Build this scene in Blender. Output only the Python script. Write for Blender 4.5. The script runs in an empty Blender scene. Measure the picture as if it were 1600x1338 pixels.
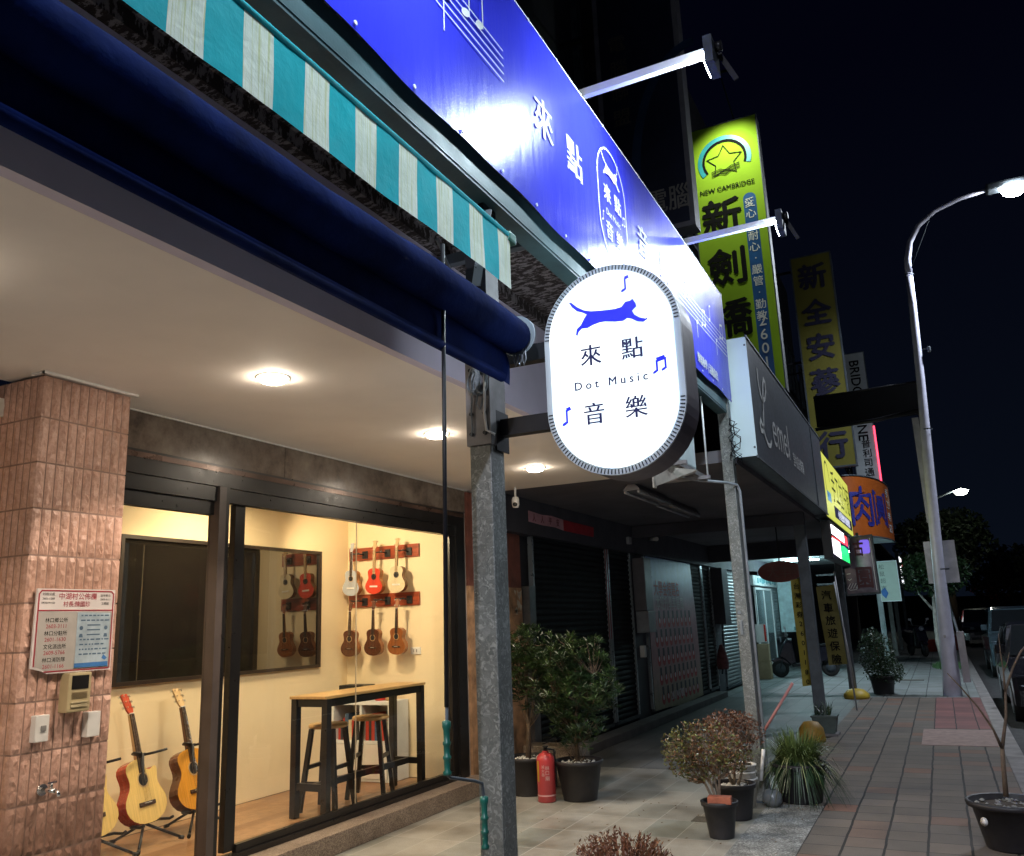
import bpy, bmesh, math, random
from mathutils import Vector, Matrix
random.seed(7)
SC = bpy.context.scene
COL = SC.collection
PI = math.pi
rad = math.radians

# ------------------------------------------------------------------ camera
CAM = Vector((0, 0, 1.6))
FPX = 1327.0
yaw, pitch, roll = rad(25.81), rad(12.95), rad(-2.157)
fwd = Vector((-math.sin(yaw)*math.cos(pitch), math.cos(yaw)*math.cos(pitch), math.sin(pitch)))
r0 = Vector((math.cos(yaw), math.sin(yaw), 0))
u0 = r0.cross(fwd)
rgt = r0*math.cos(roll) + u0*math.sin(roll)
upv = rgt.cross(fwd)
cd = bpy.data.cameras.new('camera')
cam = bpy.data.objects.new('camera', cd)
COL.objects.link(cam)
mw = Matrix((rgt, upv, -fwd)).transposed().to_4x4()
mw.translation = CAM
cam.matrix_world = mw
cd.sensor_fit = 'HORIZONTAL'
cd.sensor_width = 36.0
cd.lens = 36.0*FPX/1600.0
cd.clip_start = 0.05
cd.clip_end = 600
SC.camera = cam

# ------------------------------------------------------------------ night sky
W = bpy.data.worlds.new('World')
SC.world = W
W.use_nodes = True
wn = W.node_tree.nodes
wl = W.node_tree.links
wn.clear()
wo = wn.new('ShaderNodeOutputWorld')
wb = wn.new('ShaderNodeBackground')
wtc = wn.new('ShaderNodeTexCoord')
wsp = wn.new('ShaderNodeSeparateXYZ')
wr = wn.new('ShaderNodeValToRGB')
wr.color_ramp.elements[0].position = 0.0
wr.color_ramp.elements[0].color = (0.0016, 0.0026, 0.0052, 1)
wr.color_ramp.elements[1].position = 0.55
wr.color_ramp.elements[1].color = (0.0004, 0.0005, 0.0022, 1)
wl.new(wtc.outputs['Generated'], wsp.inputs[0])
wl.new(wsp.outputs['Z'], wr.inputs[0])
wl.new(wr.outputs[0], wb.inputs['Color'])
wb.inputs['Strength'].default_value = 1.0
wl.new(wb.outputs[0], wo.inputs[0])

# ------------------------------------------------------------------ exposure
SC.view_settings.view_transform = 'Standard'
SC.view_settings.look = 'None'
SC.view_settings.exposure = 0.75
SC.view_settings.gamma = 1.0
SC.cycles.use_denoising = True
SC.cycles.max_bounces = 8
SC.cycles.transparent_max_bounces = 16
SC.cycles.sample_clamp_indirect = 6.0

# ------------------------------------------------------------------ lights
def lamp(name, kind, loc, power, color, parent=None, target=None, size=0.1, size_y=None, spot=None, blend=0.4, spread=None, shape=None):
    ld = bpy.data.lights.new(name, kind)
    ld.energy = power
    ld.color = color
    if kind == 'AREA':
        ld.shape = shape or ('RECTANGLE' if size_y else 'DISK')
        ld.size = size
        if size_y: ld.size_y = size_y
        if spread: ld.spread = spread
    else:
        ld.shadow_soft_size = size
    if kind == 'SPOT':
        ld.spot_size = spot
        ld.spot_blend = blend
    o = bpy.data.objects.new(name, ld)
    COL.objects.link(o)
    o.location = loc
    if target is not None:
        o.rotation_euler = (Vector(target)-Vector(loc)).to_track_quat('-Z', 'Y').to_euler()
    if parent is not None:
        o.parent = parent
        o.location = Vector(loc) - ORG[parent.name]
    return o

# ------------------------------------------------------------------ materials
MATS = {}
def nt(name):
    m = bpy.data.materials.new(name)
    m.use_nodes = True
    t = m.node_tree
    for n in list(t.nodes): t.nodes.remove(n)
    o = t.nodes.new('ShaderNodeOutputMaterial')
    b = t.nodes.new('ShaderNodeBsdfPrincipled')
    t.links.new(b.outputs[0], o.inputs[0])
    MATS[name] = m
    return m, t, b, o

def nd(t, typ, **kw):
    n = t.nodes.new(typ)
    for k, v in kw.items():
        if k.startswith('i_'):
            n.inputs[int(k[2:])].default_value = v
        else:
            setattr(n, k, v)
    return n

def c4(c): return (c[0], c[1], c[2], 1)

def ramp(t, fac, stops):
    r = t.nodes.new('ShaderNodeValToRGB')
    e = r.color_ramp.elements
    while len(e) < len(stops): e.new(0.5)
    for el, (p, c) in zip(e, stops):
        el.position = p
        el.color = c4(c) if len(c) == 3 else c
    t.links.new(fac, r.inputs[0])
    return r.outputs[0]

def math_(t, op, a, b=None, clamp=False):
    n = t.nodes.new('ShaderNodeMath')
    n.operation = op
    n.use_clamp = clamp
    for i, x in enumerate((a, b)):
        if x is None: continue
        if isinstance(x, (int, float)): n.inputs[i].default_value = x
        else: t.links.new(x, n.inputs[i])
    return n.outputs[0]

def mixc(t, fac, a, b, mode='MIX'):
    n = t.nodes.new('ShaderNodeMix')
    n.data_type = 'RGBA'
    n.blend_type = mode
    for i, x in ((0, fac), (6, a), (7, b)):
        if isinstance(x, (int, float)): n.inputs[i].default_value = x
        elif isinstance(x, tuple): n.inputs[i].default_value = c4(x)
        else: t.links.new(x, n.inputs[i])
    return n.outputs[2]

def noise(t, vec, scale, detail=4, rough=0.55):
    n = t.nodes.new('ShaderNodeTexNoise')
    n.inputs['Scale'].default_value = scale
    n.inputs['Detail'].default_value = detail
    n.inputs['Roughness'].default_value = rough
    if vec is not None: t.links.new(vec, n.inputs['Vector'])
    return n.outputs['Fac']

def objco(t, scale=None):
    tc = t.nodes.new('ShaderNodeTexCoord')
    if scale is None: return tc.outputs['Object']
    mp = t.nodes.new('ShaderNodeMapping')
    mp.inputs['Scale'].default_value = scale
    t.links.new(tc.outputs['Object'], mp.inputs[0])
    return mp.outputs[0]

def bump(t, b, height, strength, dist=0.01):
    n = t.nodes.new('ShaderNodeBump')
    n.inputs['Strength'].default_value = strength
    n.inputs['Distance'].default_value = dist
    t.links.new(height, n.inputs['Height'])
    t.links.new(n.outputs[0], b.inputs['Normal'])

def M(name, col, rough=0.5, metal=0.0, var=0.2, scale=6, bmp=0.0, bscale=60, emit=None, estr=0.0, coat=0.0, spec=0.5, stretch=None, rvar=0.12):
    if name in MATS: return MATS[name]
    m, t, b, o = nt(name)
    v = objco(t, stretch)
    n = noise(t, v, scale)
    lo = tuple(max(0, c*(1-var)) for c in col)
    hi = tuple(min(1, c*(1+var)) for c in col)
    t.links.new(ramp(t, n, [(0.3, lo), (0.7, hi)]), b.inputs['Base Color'])
    n2 = noise(t, v, scale*3.1)
    rr = nd(t, 'ShaderNodeMapRange', i_3=max(0.02, rough-rvar), i_4=min(1, rough+rvar))
    t.links.new(n2, rr.inputs[0])
    t.links.new(rr.outputs[0], b.inputs['Roughness'])
    b.inputs['Metallic'].default_value = metal
    b.inputs['Specular IOR Level'].default_value = spec
    b.inputs['Coat Weight'].default_value = coat
    if bmp: bump(t, b, noise(t, v, bscale), bmp)
    if emit:
        b.inputs['Emission Color'].default_value = c4(emit)
        b.inputs['Emission Strength'].default_value = estr
    return m

def E(name, col, strength):
    if name in MATS: return MATS[name]
    m, t, b, o = nt(name)
    b.inputs['Base Color'].default_value = (0.03, 0.03, 0.03, 1)
    b.inputs['Roughness'].default_value = 0.3
    b.inputs['Emission Color'].default_value = c4(col)
    b.inputs['Emission Strength'].default_value = strength
    return m

def glassmat(name, tint=(1, 1, 1), ior=1.35, rough=0.0):
    m, t, b, o = nt(name)
    t.nodes.remove(b)
    tr = nd(t, 'ShaderNodeBsdfTransparent')
    tr.inputs[0].default_value = c4(tint)
    gl = nd(t, 'ShaderNodeBsdfGlossy')
    gl.inputs['Roughness'].default_value = rough
    fr = nd(t, 'ShaderNodeFresnel')
    fr.inputs[0].default_value = ior
    mx = nd(t, 'ShaderNodeMixShader')
    gm = nd(t, 'ShaderNodeNewGeometry')
    t.links.new(math_(t, 'MULTIPLY', fr.outputs[0], math_(t, 'SUBTRACT', 1.0, gm.outputs['Backfacing'])), mx.inputs[0])
    t.links.new(tr.outputs[0], mx.inputs[1])
    t.links.new(gl.outputs[0], mx.inputs[2])
    t.links.new(mx.outputs[0], o.inputs[0])
    return m

def cellmat(name, wx, wy, ox, oy, stops, jx, jy, jcol, rough, bmp=0.3, grain=60, stain=None, swap_shift=0.0):
    """floor laid with rectangular pavers: own colour per paver, joints, grain"""
    m, t, b, o = nt(name)
    v = objco(t)
    s = nd(t, 'ShaderNodeSeparateXYZ')
    t.links.new(v, s.inputs[0])
    wob = noise(t, v, 3.0, 2)
    wb_ = math_(t, 'MULTIPLY', math_(t, 'SUBTRACT', wob, 0.5), 0.02)
    X = math_(t, 'DIVIDE', math_(t, 'ADD', math_(t, 'SUBTRACT', s.outputs[0], ox), wb_), wx)
    Y = math_(t, 'DIVIDE', math_(t, 'ADD', math_(t, 'SUBTRACT', s.outputs[1], oy), wb_), wy)
    fx_ = math_(t, 'FLOOR', X)
    if swap_shift:
        Y = math_(t, 'ADD', Y, math_(t, 'MULTIPLY', fx_, swap_shift))
    fy_ = math_(t, 'FLOOR', Y)
    cb = nd(t, 'ShaderNodeCombineXYZ')
    t.links.new(fx_, cb.inputs[0]); t.links.new(fy_, cb.inputs[1])
    wnz = nd(t, 'ShaderNodeTexWhiteNoise', noise_dimensions='2D')
    t.links.new(cb.outputs[0], wnz.inputs['Vector'])
    base = ramp(t, wnz.outputs['Value'], stops)
    g = noise(t, v, grain, 6, 0.7)
    base = mixc(t, 1.0, base, ramp(t, g, [(0.25, (0.6, 0.6, 0.6)), (0.75, (1.15, 1.15, 1.15))]), 'MULTIPLY')
    g2 = noise(t, v, 1.6, 5, 0.6)
    base = mixc(t, 1.0, base, ramp(t, g2, [(0.3, stain or (0.68, 0.66, 0.63)), (0.62, (1.05, 1.05, 1.05))]), 'MULTIPLY')
    ax = math_(t, 'ABSOLUTE', math_(t, 'SUBTRACT', math_(t, 'FRACT', X), 0.5))
    ay = math_(t, 'ABSOLUTE', math_(t, 'SUBTRACT', math_(t, 'FRACT', Y), 0.5))
    mx_ = math_(t, 'GREATER_THAN', ax, 0.5 - jx/wx/2)
    my_ = math_(t, 'GREATER_THAN', ay, 0.5 - jy/wy/2)
    jt = math_(t, 'MAXIMUM', mx_, my_)
    base = mixc(t, jt, base, jcol)
    t.links.new(base, b.inputs['Base Color'])
    rr = nd(t, 'ShaderNodeMapRange', i_3=rough-0.15, i_4=min(1, rough+0.15))
    t.links.new(g2, rr.inputs[0])
    t.links.new(rr.outputs[0], b.inputs['Roughness'])
    h = math_(t, 'SUBTRACT', math_(t, 'MULTIPLY', g, 0.3), jt)
    bump(t, b, h, bmp, 0.006)
    return m

# galvanised steel with spangle
m, t, b, o = nt('galvanised_steel')
v = objco(t)
vo = nd(t, 'ShaderNodeTexVoronoi')
vo.inputs['Scale'].default_value = 42
dz = nd(t, 'ShaderNodeMix'); dz.data_type = 'RGBA'; dz.blend_type = 'ADD'
nz = nd(t, 'ShaderNodeTexNoise'); nz.inputs['Scale'].default_value = 14
t.links.new(v, nz.inputs['Vector'])
dz.inputs[0].default_value = 0.35
t.links.new(v, dz.inputs[6]); t.links.new(nz.outputs['Color'], dz.inputs[7])
t.links.new(dz.outputs[2], vo.inputs['Vector'])
sp = ramp(t, vo.outputs['Color'], [(0.1, (0.17, 0.185, 0.18)), (0.6, (0.235, 0.25, 0.245)), (0.95, (0.42, 0.44, 0.43))])
dirt = noise(t, v, 2.2, 5)
t.links.new(mixc(t, 1.0, sp, ramp(t, dirt, [(0.3, (0.55, 0.53, 0.5)), (0.6, (1, 1, 1))]), 'MULTIPLY'), b.inputs['Base Color'])
b.inputs['Metallic'].default_value = 0.55
b.inputs['Roughness'].default_value = 0.5
bump(t, b, noise(t, v, 90), 0.15)

# peeling paint on a concrete underside
m, t, b, o = nt('peeling_paint')
v = objco(t, (1, 2.2, 1))
n = noise(t, v, 13, 10, 0.7)
t.links.new(ramp(t, n, [(0.50, (0.022, 0.014, 0.013)), (0.53, (0.20, 0.18, 0.19)), (0.75, (0.27, 0.25, 0.26))]), b.inputs['Base Color'])
b.inputs['Roughness'].default_value = 0.85
bump(t, b, n, 0.8, 0.02)

# striped faded awning cloth
m, t, b, o = nt('faded_white_cloth')
v = objco(t, (1, 60, 1.5))
n = noise(t, v, 2.0, 3)
n2 = noise(t, objco(t), 6, 4)
base = ramp(t, n, [(0.35, (0.62, 0.68, 0.56)), (0.5, (0.74, 0.79, 0.70)), (0.62, (0.56, 0.60, 0.36))])
t.links.new(mixc(t, 1.0, base, ramp(t, n2, [(0.3, (0.8, 0.85, 0.85)), (0.7, (1, 1, 1))]), 'MULTIPLY'), b.inputs['Base Color'])
b.inputs['Roughness'].default_value = 0.7
b.inputs['Specular IOR Level'].default_value = 0.15
bump(t, b, noise(t, objco(t), 25, 4), 0.35, 0.01)

# laminate wood floor, planks along y
cellmat('laminate_floor', 0.12, 1.2, 0, 0, [(0.0, (0.27, 0.135, 0.065)), (0.5, (0.34, 0.18, 0.09)), (1.0, (0.42, 0.24, 0.125))], 0.003, 0.003, (0.14, 0.075, 0.035), 0.35, 0.1, 14, (0.85, 0.83, 0.8), 0.37)
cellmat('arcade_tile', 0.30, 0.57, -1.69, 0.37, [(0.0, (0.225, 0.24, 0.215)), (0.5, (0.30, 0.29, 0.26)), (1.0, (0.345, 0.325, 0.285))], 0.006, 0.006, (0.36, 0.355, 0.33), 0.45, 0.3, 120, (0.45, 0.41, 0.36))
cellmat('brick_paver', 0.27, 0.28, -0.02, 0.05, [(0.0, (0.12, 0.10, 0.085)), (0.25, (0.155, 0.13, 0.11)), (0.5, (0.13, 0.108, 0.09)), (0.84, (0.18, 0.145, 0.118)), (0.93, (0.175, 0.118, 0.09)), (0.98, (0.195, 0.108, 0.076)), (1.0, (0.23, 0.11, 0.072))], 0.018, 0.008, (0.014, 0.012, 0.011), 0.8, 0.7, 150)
cellmat('shaded_arcade_tile', 0.30, 0.57, -1.69, 0.37, [(0.0, (0.10, 0.10, 0.098)), (0.5, (0.125, 0.124, 0.12)), (1.0, (0.15, 0.145, 0.135))], 0.010, 0.008, (0.03, 0.03, 0.03), 0.6, 0.4, 120, (0.55, 0.54, 0.52))  # same arcade tile, darkened in colour for the stretch beyond the shop lights
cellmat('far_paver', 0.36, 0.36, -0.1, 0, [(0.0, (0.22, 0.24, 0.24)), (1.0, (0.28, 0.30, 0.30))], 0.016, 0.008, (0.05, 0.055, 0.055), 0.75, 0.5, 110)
cellmat('red_paver', 0.27, 0.28, -0.02, 0.05, [(0.0, (0.17, 0.075, 0.075)), (1.0, (0.24, 0.10, 0.095))], 0.014, 0.006, (0.02, 0.018, 0.017), 0.8, 0.6, 150)

# exposed aggregate concrete
m, t, b, o = nt('exposed_aggregate')
v = objco(t)
vo = nd(t, 'ShaderNodeTexVoronoi'); vo.inputs['Scale'].default_value = 110
t.links.new(v, vo.inputs['Vector'])
a = ramp(t, vo.outputs['Color'], [(0.1, (0.12, 0.12, 0.11)), (0.6, (0.26, 0.26, 0.25)), (0.95, (0.5, 0.5, 0.48))])
g = noise(t, v, 5, 5)
t.links.new(mixc(t, 1.0, a, ramp(t, g, [(0.35, (0.45, 0.45, 0.45)), (0.6, (1, 1, 1))]), 'MULTIPLY'), b.inputs['Base Color'])
b.inputs['Roughness'].default_value = 0.85
bump(t, b, vo.outputs['Distance'], 0.5, 0.01)

# speckled granite
m, t, b, o = nt('granite_step')
v = objco(t)
vo = nd(t, 'ShaderNodeTexVoronoi'); vo.inputs['Scale'].default_value = 160
t.links.new(v, vo.inputs['Vector'])
a = ramp(t, vo.outputs['Color'], [(0.1, (0.10, 0.075, 0.06)), (0.5, (0.27, 0.21, 0.165)), (0.9, (0.40, 0.33, 0.27))])
t.links.new(mixc(t, 1.0, a, ramp(t, noise(t, v, 4, 5), [(0.3, (0.65, 0.62, 0.6)), (0.65, (1, 1, 1))]), 'MULTIPLY'), b.inputs['Base Color'])
b.inputs['Roughness'].default_value = 0.4

m, t, b, o = nt('granite_lintel')
v = objco(t)
a = ramp(t, noise(t, v, 3.2, 8, 0.7), [(0.32, (0.06, 0.045, 0.037)), (0.5, (0.15, 0.118, 0.095)), (0.7, (0.23, 0.19, 0.15))])
t.links.new(a, b.inputs['Base Color'])
rr = nd(t, 'ShaderNodeMapRange', i_3=0.10, i_4=0.3); t.links.new(noise(t, v, 8, 4), rr.inputs[0])
t.links.new(rr.outputs[0], b.inputs['Roughness'])

# blue printed tarpaulin
m, t, b, o = nt('blue_banner')
v = objco(t)
n = noise(t, v, 140, 3)
t.links.new(ramp(t, noise(t, v, 1.5, 4), [(0.3, (0.030, 0.036, 0.58)), (0.7, (0.040, 0.048, 0.70))]), b.inputs['Base Color'])
b.inputs['Roughness'].default_value = 0.30
b.inputs['Specular IOR Level'].default_value = 0.2
bump(t, b, math_(t, 'ADD', n, math_(t, 'MULTIPLY', noise(t, objco(t, (1, 3, 0.7)), 2.5, 3), 6.0)), 0.16, 0.006)

# split-face pink tile
m, t, b, o = nt('pink_tile')
v = objco(t)
n = noise(t, v, 45, 6, 0.65)
n1 = noise(t, v, 2.3, 4)
a = ramp(t, n, [(0.3, (0.50, 0.285, 0.215)), (0.7, (0.70, 0.45, 0.36))])
a = mixc(t, 1.0, a, ramp(t, n1, [(0.35, (0.7, 0.66, 0.62)), (0.6, (1.05, 1.05, 1.05))]), 'MULTIPLY')
sx = nd(t, 'ShaderNodeSeparateXYZ'); t.links.new(v, sx.inputs[0])
# grime splashed up from the ground, ragged edge around the tap
gl = math_(t, 'ADD', sx.outputs[2], math_(t, 'MULTIPLY', noise(t, v, 4, 5), -0.7))
a = mixc(t, 1.0, a, ramp(t, gl, [(0.15, (0.42, 0.37, 0.33)), (0.72, (1, 1, 1))]), 'MULTIPLY')
t.links.new(a, b.inputs['Base Color'])
b.inputs['Roughness'].default_value = 0.42
bump(t, b, n, 0.5, 0.006)

# poster sheet on the shutter
m, t, b, o = nt('poster_sheet')
v = objco(t)
sx = nd(t, 'ShaderNodeSeparateXYZ'); t.links.new(v, sx.inputs[0])
zf = math_(t, 'DIVIDE', sx.outputs[2], 2.7)
a = ramp(t, zf, [(0.0, (0.45, 0.42, 0.26)), (0.3, (0.58, 0.30, 0.32)), (0.62, (0.64, 0.34, 0.42)), (0.8, (0.22, 0.28, 0.52)), (1.0, (0.12, 0.19, 0.44))])
t.links.new(mixc(t, 1.0, a, ramp(t, noise(t, v, 7, 6), [(0.3, (0.7, 0.7, 0.7)), (0.65, (1, 1, 1))]), 'MULTIPLY'), b.inputs['Base Color'])
b.inputs['Roughness'].default_value = 0.5

# lit acrylic: light fades away from the tubes behind it is left to the lamps; plain white glow
m, t, b, o = nt('sign_glow')      # lit acrylic: the tubes behind show as faint upright streaks
b.inputs['Base Color'].default_value = (0.03, 0.03, 0.03, 1)
b.inputs['Roughness'].default_value = 0.25
t.links.new(ramp(t, noise(t, objco(t, (9, 1, 0.9)), 2.2, 3), [(0.30, (0.50, 0.72, 1.0)), (0.50, (0.80, 0.93, 1.0)), (0.7, (0.95, 1.0, 1.0))]), b.inputs['Emission Color'])
b.inputs['Emission Strength'].default_value = 1.15
E('sign_glow_rear', (0.84, 0.94, 1.0), 8.0)
E('sign_glow_blue', (0.006, 0.01, 0.62), 1.0)
E('downlight_glow', (1.0, 0.84, 0.62), 30.0)
E('arcade_lens', (1.0, 0.86, 0.68), 85.0)
E('led_glow', (0.86, 0.95, 1.0), 40.0)
E('street_glow', (0.92, 0.97, 1.0), 60.0)
E('tube_glow', (0.62, 0.95, 1.0), 16.0)
E('neon_red', (1.0, 0.05, 0.10), 2.2)
E('led_white', (1.0, 0.9, 1.0), 3.0)
E('led_green', (0.02, 0.9, 0.18), 1.0)
E('led_red', (1.0, 0.06, 0.06), 1.2)
E('tail_red', (1.0, 0.06, 0.05), 3.0)
E('car_lamp', (1.0, 0.95, 0.9), 6.0)
E('lit_yellow', (0.62, 0.66, 0.10), 0.62)
E('lit_cyan', (0.55, 0.9, 0.85), 0.35)
glassmat('shop_glass', (0.97, 0.985, 0.975), 1.6)
glassmat('plastic_bag', (0.92, 0.93, 0.92), 1.4, 0.25)
mg, tg, bg, og = nt('dark_window_glass')
bg.inputs['Base Color'].default_value = (0.012, 0.010, 0.008, 1)
bg.inputs['Roughness'].default_value = 0.02
bg.inputs['IOR'].default_value = 2.3
E_ = None
# ------------------------------------------------------------------ mesh helpers
ORG = {}
class MB:
    def __init__(s): s.v = []; s.f = []; s.sm = []
    def add(s, vs, fs, M=None, smooth=False):
        n = len(s.v)
        for p in vs:
            s.v.append(tuple(M @ Vector(p)) if M is not None else tuple(p))
        for f in fs:
            s.f.append([i+n for i in f]); s.sm.append(smooth)
        return s
    def box(s, x0, x1, y0, y1, z0, z1, M=None):
        return s.add([(x0,y0,z0),(x1,y0,z0),(x1,y1,z0),(x0,y1,z0),(x0,y0,z1),(x1,y0,z1),(x1,y1,z1),(x0,y1,z1)],
                     [(0,3,2,1),(4,5,6,7),(0,1,5,4),(1,2,6,5),(2,3,7,6),(3,0,4,7)], M)
    def bbox(s, x0, x1, y0, y1, z0, z1, r=0.01, M=None):
        """box with chamfered edges"""
        bm = bmesh.new()
        bmesh.ops.create_cube(bm, size=1)
        for v in bm.verts:
            v.co = Vector(((x0+x1)/2+v.co.x*(x1-x0), (y0+y1)/2+v.co.y*(y1-y0), (z0+z1)/2+v.co.z*(z1-z0)))
        bmesh.ops.bevel(bm, geom=bm.edges[:], offset=r, segments=2, affect='EDGES', profile=0.6)
        bm.verts.index_update()
        s.add([v.co[:] for v in bm.verts], [[v.index for v in f.verts] for f in bm.faces], M)
        bm.free(); return s
    def beam(s, p0, p1, w, h, up=(0, 0, 1)):
        """rectangular bar from p0 to p1"""
        p0, p1 = Vector(p0), Vector(p1)
        d = (p1-p0); L = d.length; d.normalize()
        a = d.cross(Vector(up))
        if a.length < 1e-4: a = d.cross(Vector((0, 1, 0)))
        a.normalize(); b = a.cross(d)
        vs = []
        for q in (p0, p1):
            for i, j in ((-1,-1),(1,-1),(1,1),(-1,1)):
                vs.append(q+a*(w/2*i)+b*(h/2*j))
        return s.add(vs, [(0,1,2,3),(7,6,5,4),(0,4,5,1),(1,5,6,2),(2,6,7,3),(3,7,4,0)])
    def tube(s, pts, r, n=8, cap=True):
        pts = [Vector(p) for p in pts]
        rs = r if isinstance(r, (list, tuple)) else [r]*len(pts)
        rings = []
        prev = None
        for i, p in enumerate(pts):
            d = (pts[min(i+1, len(pts)-1)] - pts[max(i-1, 0)]).normalized()
            if prev is None:
                a = d.cross(Vector((0, 0, 1)))
                if a.length < 0.05: a = d.cross(Vector((0, 1, 0)))
            else:
                a = prev - d*prev.dot(d)
                if a.length < 1e-4: a = d.cross(Vector((0, 1, 0)))
            a.normalize(); prev = a
            b = d.cross(a)
            rings.append([p + (a*math.cos(2*PI*k/n)+b*math.sin(2*PI*k/n))*rs[i] for k in range(n)])
        vs = [q for R in rings for q in R]
        fs = []
        for i in range(len(pts)-1):
            for k in range(n):
                fs.append((i*n+k, i*n+(k+1)%n, (i+1)*n+(k+1)%n, (i+1)*n+k))
        s.add(vs, fs, smooth=True)
        if cap:
            m = len(s.v)-len(vs)
            s.f.append([m+k for k in range(n)][::-1]); s.sm.append(False)
            s.f.append([m+(len(pts)-1)*n+k for k in range(n)]); s.sm.append(False)
        return s
    def cyl(s, p0, p1, r, r1=None, n=20): return s.tube([p0, p1], [r, r if r1 is None else r1], n)
    def lathe(s, prof, c=(0, 0, 0), n=28, M=None, smooth=True):
        vs = []; fs = []
        for r, z in prof:
            for k in range(n):
                vs.append((c[0]+r*math.cos(2*PI*k/n), c[1]+r*math.sin(2*PI*k/n), c[2]+z))
        for i in range(len(prof)-1):
            for k in range(n):
                fs.append((i*n+k, i*n+(k+1)%n, (i+1)*n+(k+1)%n, (i+1)*n+k))
        return s.add(vs, fs, M, smooth)
    def prism(s, pts, fn, d):
        """outline pts (u,v) mapped by fn(u,v,w), w from 0 to d"""
        n = len(pts)
        vs = [fn(u, v, 0) for u, v in pts] + [fn(u, v, d) for u, v in pts]
        fs = [list(range(n)), list(range(2*n-1, n-1, -1))]
        for i in range(n): fs.append((i, (i+1) % n, n+(i+1) % n, n+i))
        return s.add(vs, fs)
    def poly(s, pts, fn):
        return s.add([fn(u, v) for u, v in pts], [list(range(len(pts)))])
    def ring(s, outer, inner, fn, d):
        n = len(outer)
        vs = [fn(*p, 0) for p in outer]+[fn(*p, 0) for p in inner]+[fn(*p, d) for p in outer]+[fn(*p, d) for p in inner]
        fs = []
        for i in range(n):
            j = (i+1) % n
            fs += [(i, j, n+j, n+i), (2*n+i, 3*n+i, 3*n+j, 2*n+j), (i, 2*n+i, 2*n+j, j), (n+i, n+j, 3*n+j, 3*n+i)]
        return s.add(vs, fs)
    def line(s, pts, w, fn):
        """flat mitred stroke of width w along 2d points"""
        P = [Vector((p[0], p[1])) for p in pts]
        P = [p for i, p in enumerate(P) if i == 0 or (p-P[i-1]).length > 1e-6]
        if len(P) < 2: return s
        closed = (P[0]-P[-1]).length < 1e-6 and len(P) > 3
        n = len(P); vs = []
        for i, p in enumerate(P):
            a = P[i-1] if i > 0 else (P[-2] if closed else None)
            b = P[i+1] if i < n-1 else (P[1] if closed else None)
            d0 = (p-a).normalized() if a is not None else None
            d1 = (b-p).normalized() if b is not None else None
            t = d0 if d1 is None else d1 if d0 is None else (d0+d1)
            if t.length < 1e-4: t = d1
            t = t.normalized()
            nn = Vector((-t.y, t.x))
            k = 1.0
            if d0 is not None and d1 is not None:
                k = 1/max(0.45, nn.dot(Vector((-d1.y, d1.x))))
            q = nn*(w/2*k)
            vs += [fn(p.x+q.x, p.y+q.y), fn(p.x-q.x, p.y-q.y)]
        return s.add(vs, [(2*i, 2*i+2, 2*i+3, 2*i+1) for i in range(n-1)])
    def text(s, body, size, fn, bold=0.0, ming=False, sx=1.0, u=0, v=0, rot=0.0, align='C'):
        heavy = bold*0.85 if (bold > 0.0075 and not ming) else 0.0
        vs, fs = glyphs(body, 0.0 if (heavy or ming) else bold)
        x0 = min(p[0] for p in vs); x1 = max(p[0] for p in vs)
        y0 = min(p[1] for p in vs); y1 = max(p[1] for p in vs)
        cx = (x0+x1)/2 if align == 'C' else x0
        cy = (y0+y1)/2
        cr, sr = math.cos(rot), math.sin(rot)
        shifts = [(0.0, 0.0)]
        if ming: shifts = [(-0.02, 0.0), (0.0, 0.0), (0.02, 0.0)]
        elif heavy: shifts = [(0.0, 0.0), (heavy, 0.0), (-heavy, 0.0), (0.0, heavy), (0.0, -heavy)]
        for k, (sh, sv) in enumerate(shifts):
            out = []
            for p in vs:
                a = (p[0]-cx+sh)*size*sx; b = (p[1]-cy+sv)*size
                q = Vector(fn(u+a*cr-b*sr, v+a*sr+b*cr))
                out.append(q)
            if k:
                # keep the shifted copies off the first one's plane
                nrm = (Vector(fn(1, 0))-Vector(fn(0, 0))).cross(Vector(fn(0, 1))-Vector(fn(0, 0)))
                nrm.normalize()
                out = [q+nrm*(0.0008*k) for q in out]
            s.add(out, fs)
        return s
    def build(s, name, mat, parent=None, local=False, loc=None, scale=1.0, M=None, smooth=None):
        me = bpy.data.meshes.new(name)
        V = [Vector(p) for p in s.v]
        if M is not None: V = [M @ p for p in V]
        if parent is not None: org = Vector((0, 0, 0)) if local else ORG[parent.name]
        elif loc is not None: org = Vector(loc)
        else:
            org = Vector((sum(p.x for p in V)/len(V), sum(p.y for p in V)/len(V), min(p.z for p in V)))
        me.from_pydata([(p-org)*scale for p in V], [], s.f)
        me.polygons.foreach_set('use_smooth', s.sm if smooth is None else [smooth]*len(s.sm))
        bm = bmesh.new(); bm.from_mesh(me)
        bmesh.ops.recalc_face_normals(bm, faces=bm.faces)
        bm.to_mesh(me); bm.free()
        me.update()
        if isinstance(mat, str): mat = MATS[mat]
        me.materials.append(mat)
        o = bpy.data.objects.new(name, me)
        COL.objects.link(o)
        ORG[o.name] = org
        if parent is not None: o.parent = parent
        else: o.location = org
        return o

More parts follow.
